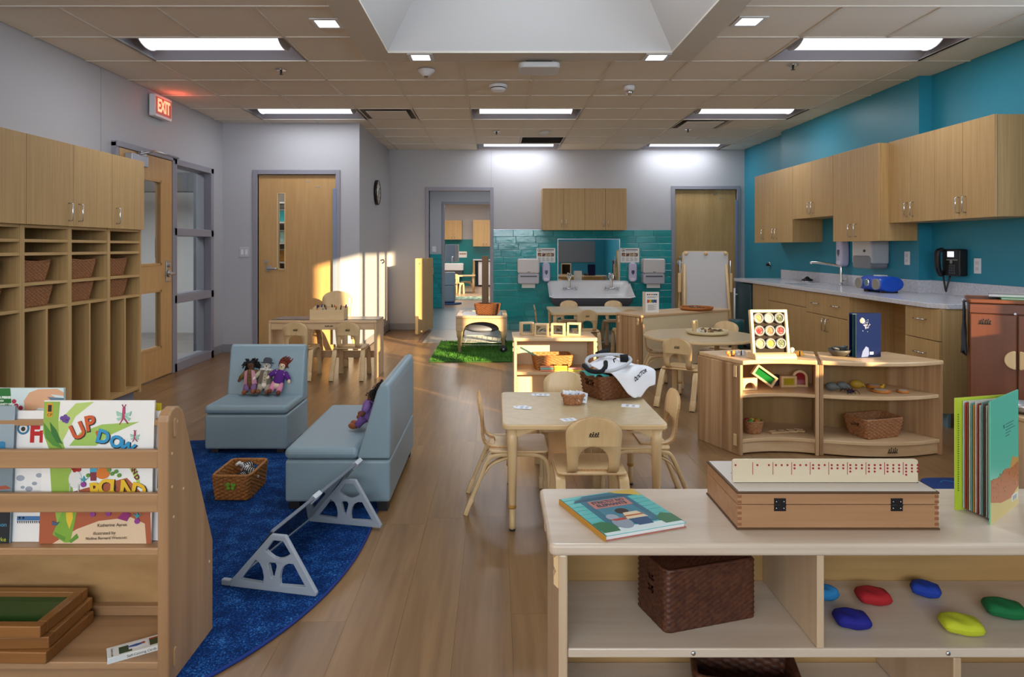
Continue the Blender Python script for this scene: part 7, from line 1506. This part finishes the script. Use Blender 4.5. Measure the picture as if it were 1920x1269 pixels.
t = basket('dark wicker basket on the lower board of the foreground shelf', (FX(1390, 1.73), 1.715, .0945), math.radians(-12), .26, .18, .10, WICKD, taper=.9, strand=.008, amp=.002)
# ================================================================ CLASSROOM BEYOND, CLOSET
def fw(px): return FX(px, Y3)
t = thing('far_cabinet', 'left wall cabinet in the classroom beyond the doorway', 'cabinet', (fw(835), Y3 - .33, FZ(449, Y3 - .3)), 0, 'wall cabinets in the far classroom'); w = fw(867) - fw(835); h = .62; B(0, w, .02, .33, 0, h).build('body', LZ, t)
for k in range(2): d_ = B(w / 2 * k + .002, w / 2 * (k + 1) - .002, 0, .02, 0, h).build('door', LZ, t); handle_c(d_, (w / 2 + (-.05 if k == 0 else .05), .001, .1), .12, (0, 0, 1), (0, -1, 0))
t = thing('far_cabinet', 'right sunlit wall cabinet in the classroom beyond the doorway', 'cabinet', (fw(888), Y3 - .53, FZ(462, Y3 - .4)), 0, 'wall cabinets in the far classroom'); w = .75; h = .85; B(0, w, .02, .49, 0, h).build('body', LZ, t)
for k in range(2): d_ = B(w / 2 * k + .002, w / 2 * (k + 1) - .002, 0, .02, 0, h).build('door', LZ, t); handle_c(d_, (w / 2 + (-.05 if k == 0 else .05), .001, .1), .12, (0, 0, 1), (0, -1, 0))
t = thing('far_counter', 'counter with a white fridge under it in the far classroom', 'counter', (fw(888), Y3 - .58, 0)); B(0, .8, 0, .54, .84, .88).build('worktop', QUARTZ, t); B(0, .06, .03, .54, 0, .84).build('side_panel', LZ, t)
t = thing('far_fridge', 'small white fridge under the counter in the far classroom', 'fridge', (fw(888) + .12, Y3 - .5, 0)); B(0, .45, .03, .48, .02, .82).build('body', BLACK, t); B(.05, .45, 0, .03, .05, .8).build('door', WHITE, t, .005)
t = thing('far_mirror', 'mirror over the sink in the far classroom', 'mirror', (fw(836), Y3 - .03, FZ(490, Y3))); B(0, .42, -.01, 0, 0, .55).build('glass', P('mirror_silver', '#dfe6e6', .02, metal=1), t); B(-.01, .43, .0, .008, -.01, .56).build('frame', STEEL, t)
t = thing('far_sink', 'white trough sink in the far classroom', 'sink', (fw(836) - .4, Y3 - .48, FZ(506, Y3 - .4))); B(0, 1.0, 0, .45, -.02, .22).build('basin', ENAM, t, .03); B(.04, .96, .03, .45, -.2, -.021).build('apron', P('sink_outer_dark', '#4a4a4f', .4), t); MB().tube(smooth_path([(.62, .38, .2), (.62, .36, .40), (.62, .22, .40), (.62, .2, .33)]), .014).build('faucet', CHROME, t)
t = thing('far_poster', 'white poster with small pictures on the far teal wall', 'poster', (fw(868), Y3 - .022, FZ(477, Y3))); B(-.13, .13, -.004, 0, -.1, .1).build('sheet', PAPER, t); B(-.11, .11, -.006, -.004, -.0, .04).build('pictures', P('photo_0', '#6d4a38', .6), t)
t = thing('far_table', 'small wooden table in the far classroom', 'table', (FX(872, 18.6), 18.7, 0)); MB().prism(rrect(-.28, .28, -.28, .28, .03), .46, .485).build('tabletop', birch('x'), t)
for sx in (-1, 1):
    for sy in (-1, 1): MB().lathe([(.022, 0), (.03, .46)], 12, (sx * .23, sy * .23, 0)).build('leg', birch('z'), t)
G5 = 'birch chairs in the far classroom'
back_at(FX(853, 18.0), 18.0, 75, 'birch chair left of the small table in the far classroom', G5); back_at(FX(886, 18.9), 18.9, 180, 'birch chair right of the small table in the far classroom', G5)
t = thing('blue_tub_seat', 'grey-blue padded seat seen through the inner doorway', 'seat', (FX(842, 14.8), 14.85, 0)); MB().prism(rrect(-.17, .13, -.05, .30, .06), .05, .42).build('base', VINYL, t, .03); MB().prism([(-.05, .42), (.06, .42), (.10, .68), (.06, .72), (-.0, .70)], -.17, .13, 'x').build('backrest', VINYL, t, .02); MB().lathe([(.001, 0), (.27, 0), (.27, .03), (.001, .05)], 26, (.0, .1, 0)).build('round_foot', P('foot_blue', '#35567f', .5), t)
t = thing('far_rug', 'patterned green and white rug in the far classroom', 'rug', (FX(876, 16.6), 16.6, .0025)); B(-.55, .55, -.55, .55, 0, .008).build('pile', P('far_rug', '#9fb5a4', .9, var=(9, '#2f5a50', .48, .54)), t)
t = thing('far_gate', 'half-height wooden gate in the far doorway', 'gate', (FX(903.5, 14.06), 14.06, .02)); B(0, .14, 0, .03, 0, 1.06).build('panel', oakbrown('z'), t, .003)
# closet shelves behind the narrow door glass
t = thing('closet_shelf', 'white closet shelving seen through the narrow door glass', 'shelf', (-3.15, 8.75, 0))
for k, z_ in enumerate((.75, 1.05, 1.3, 1.57, 1.83, 2.05)): B(0, 1.2, 0, .4, z_, z_ + .02).build('shelf_board', WHITEP, t)
for x in (0, 1.18): B(x, x + .02, 0, .4, 0, 2.2).build('side_panel', WHITEP, t)
it = [('teal box', '#2a8f96', 1.59, .0), ('clear tub with teal lid', '#8fb0b0', 1.32, .02), ('amber jar', '#a8742a', 1.07, .0), ('pink box', '#c87a6a', 1.59, .16), ('dark bin', '#4a4450', .77, .05), ('white packet', '#d6d6d6', 1.32, .16), ('purple packet', '#7a5a8a', 1.07, .15)]
for n_, c, z_, dx in it:
    o = thing('storage_box', f'{n_} on the closet shelf behind the narrow door glass', 'box', (-2.86 + dx, 8.80, z_ + .0)); B(0, .13, 0, .2, .0005, .15).build('box', P('closet_' + c.strip('#'), c, .5), o, .01); B(-.003, .133, -.003, .203, .15, .165).build('lid', P('closet_lid_' + c.strip('#'), '#c9ccd0', .5), o, .004)
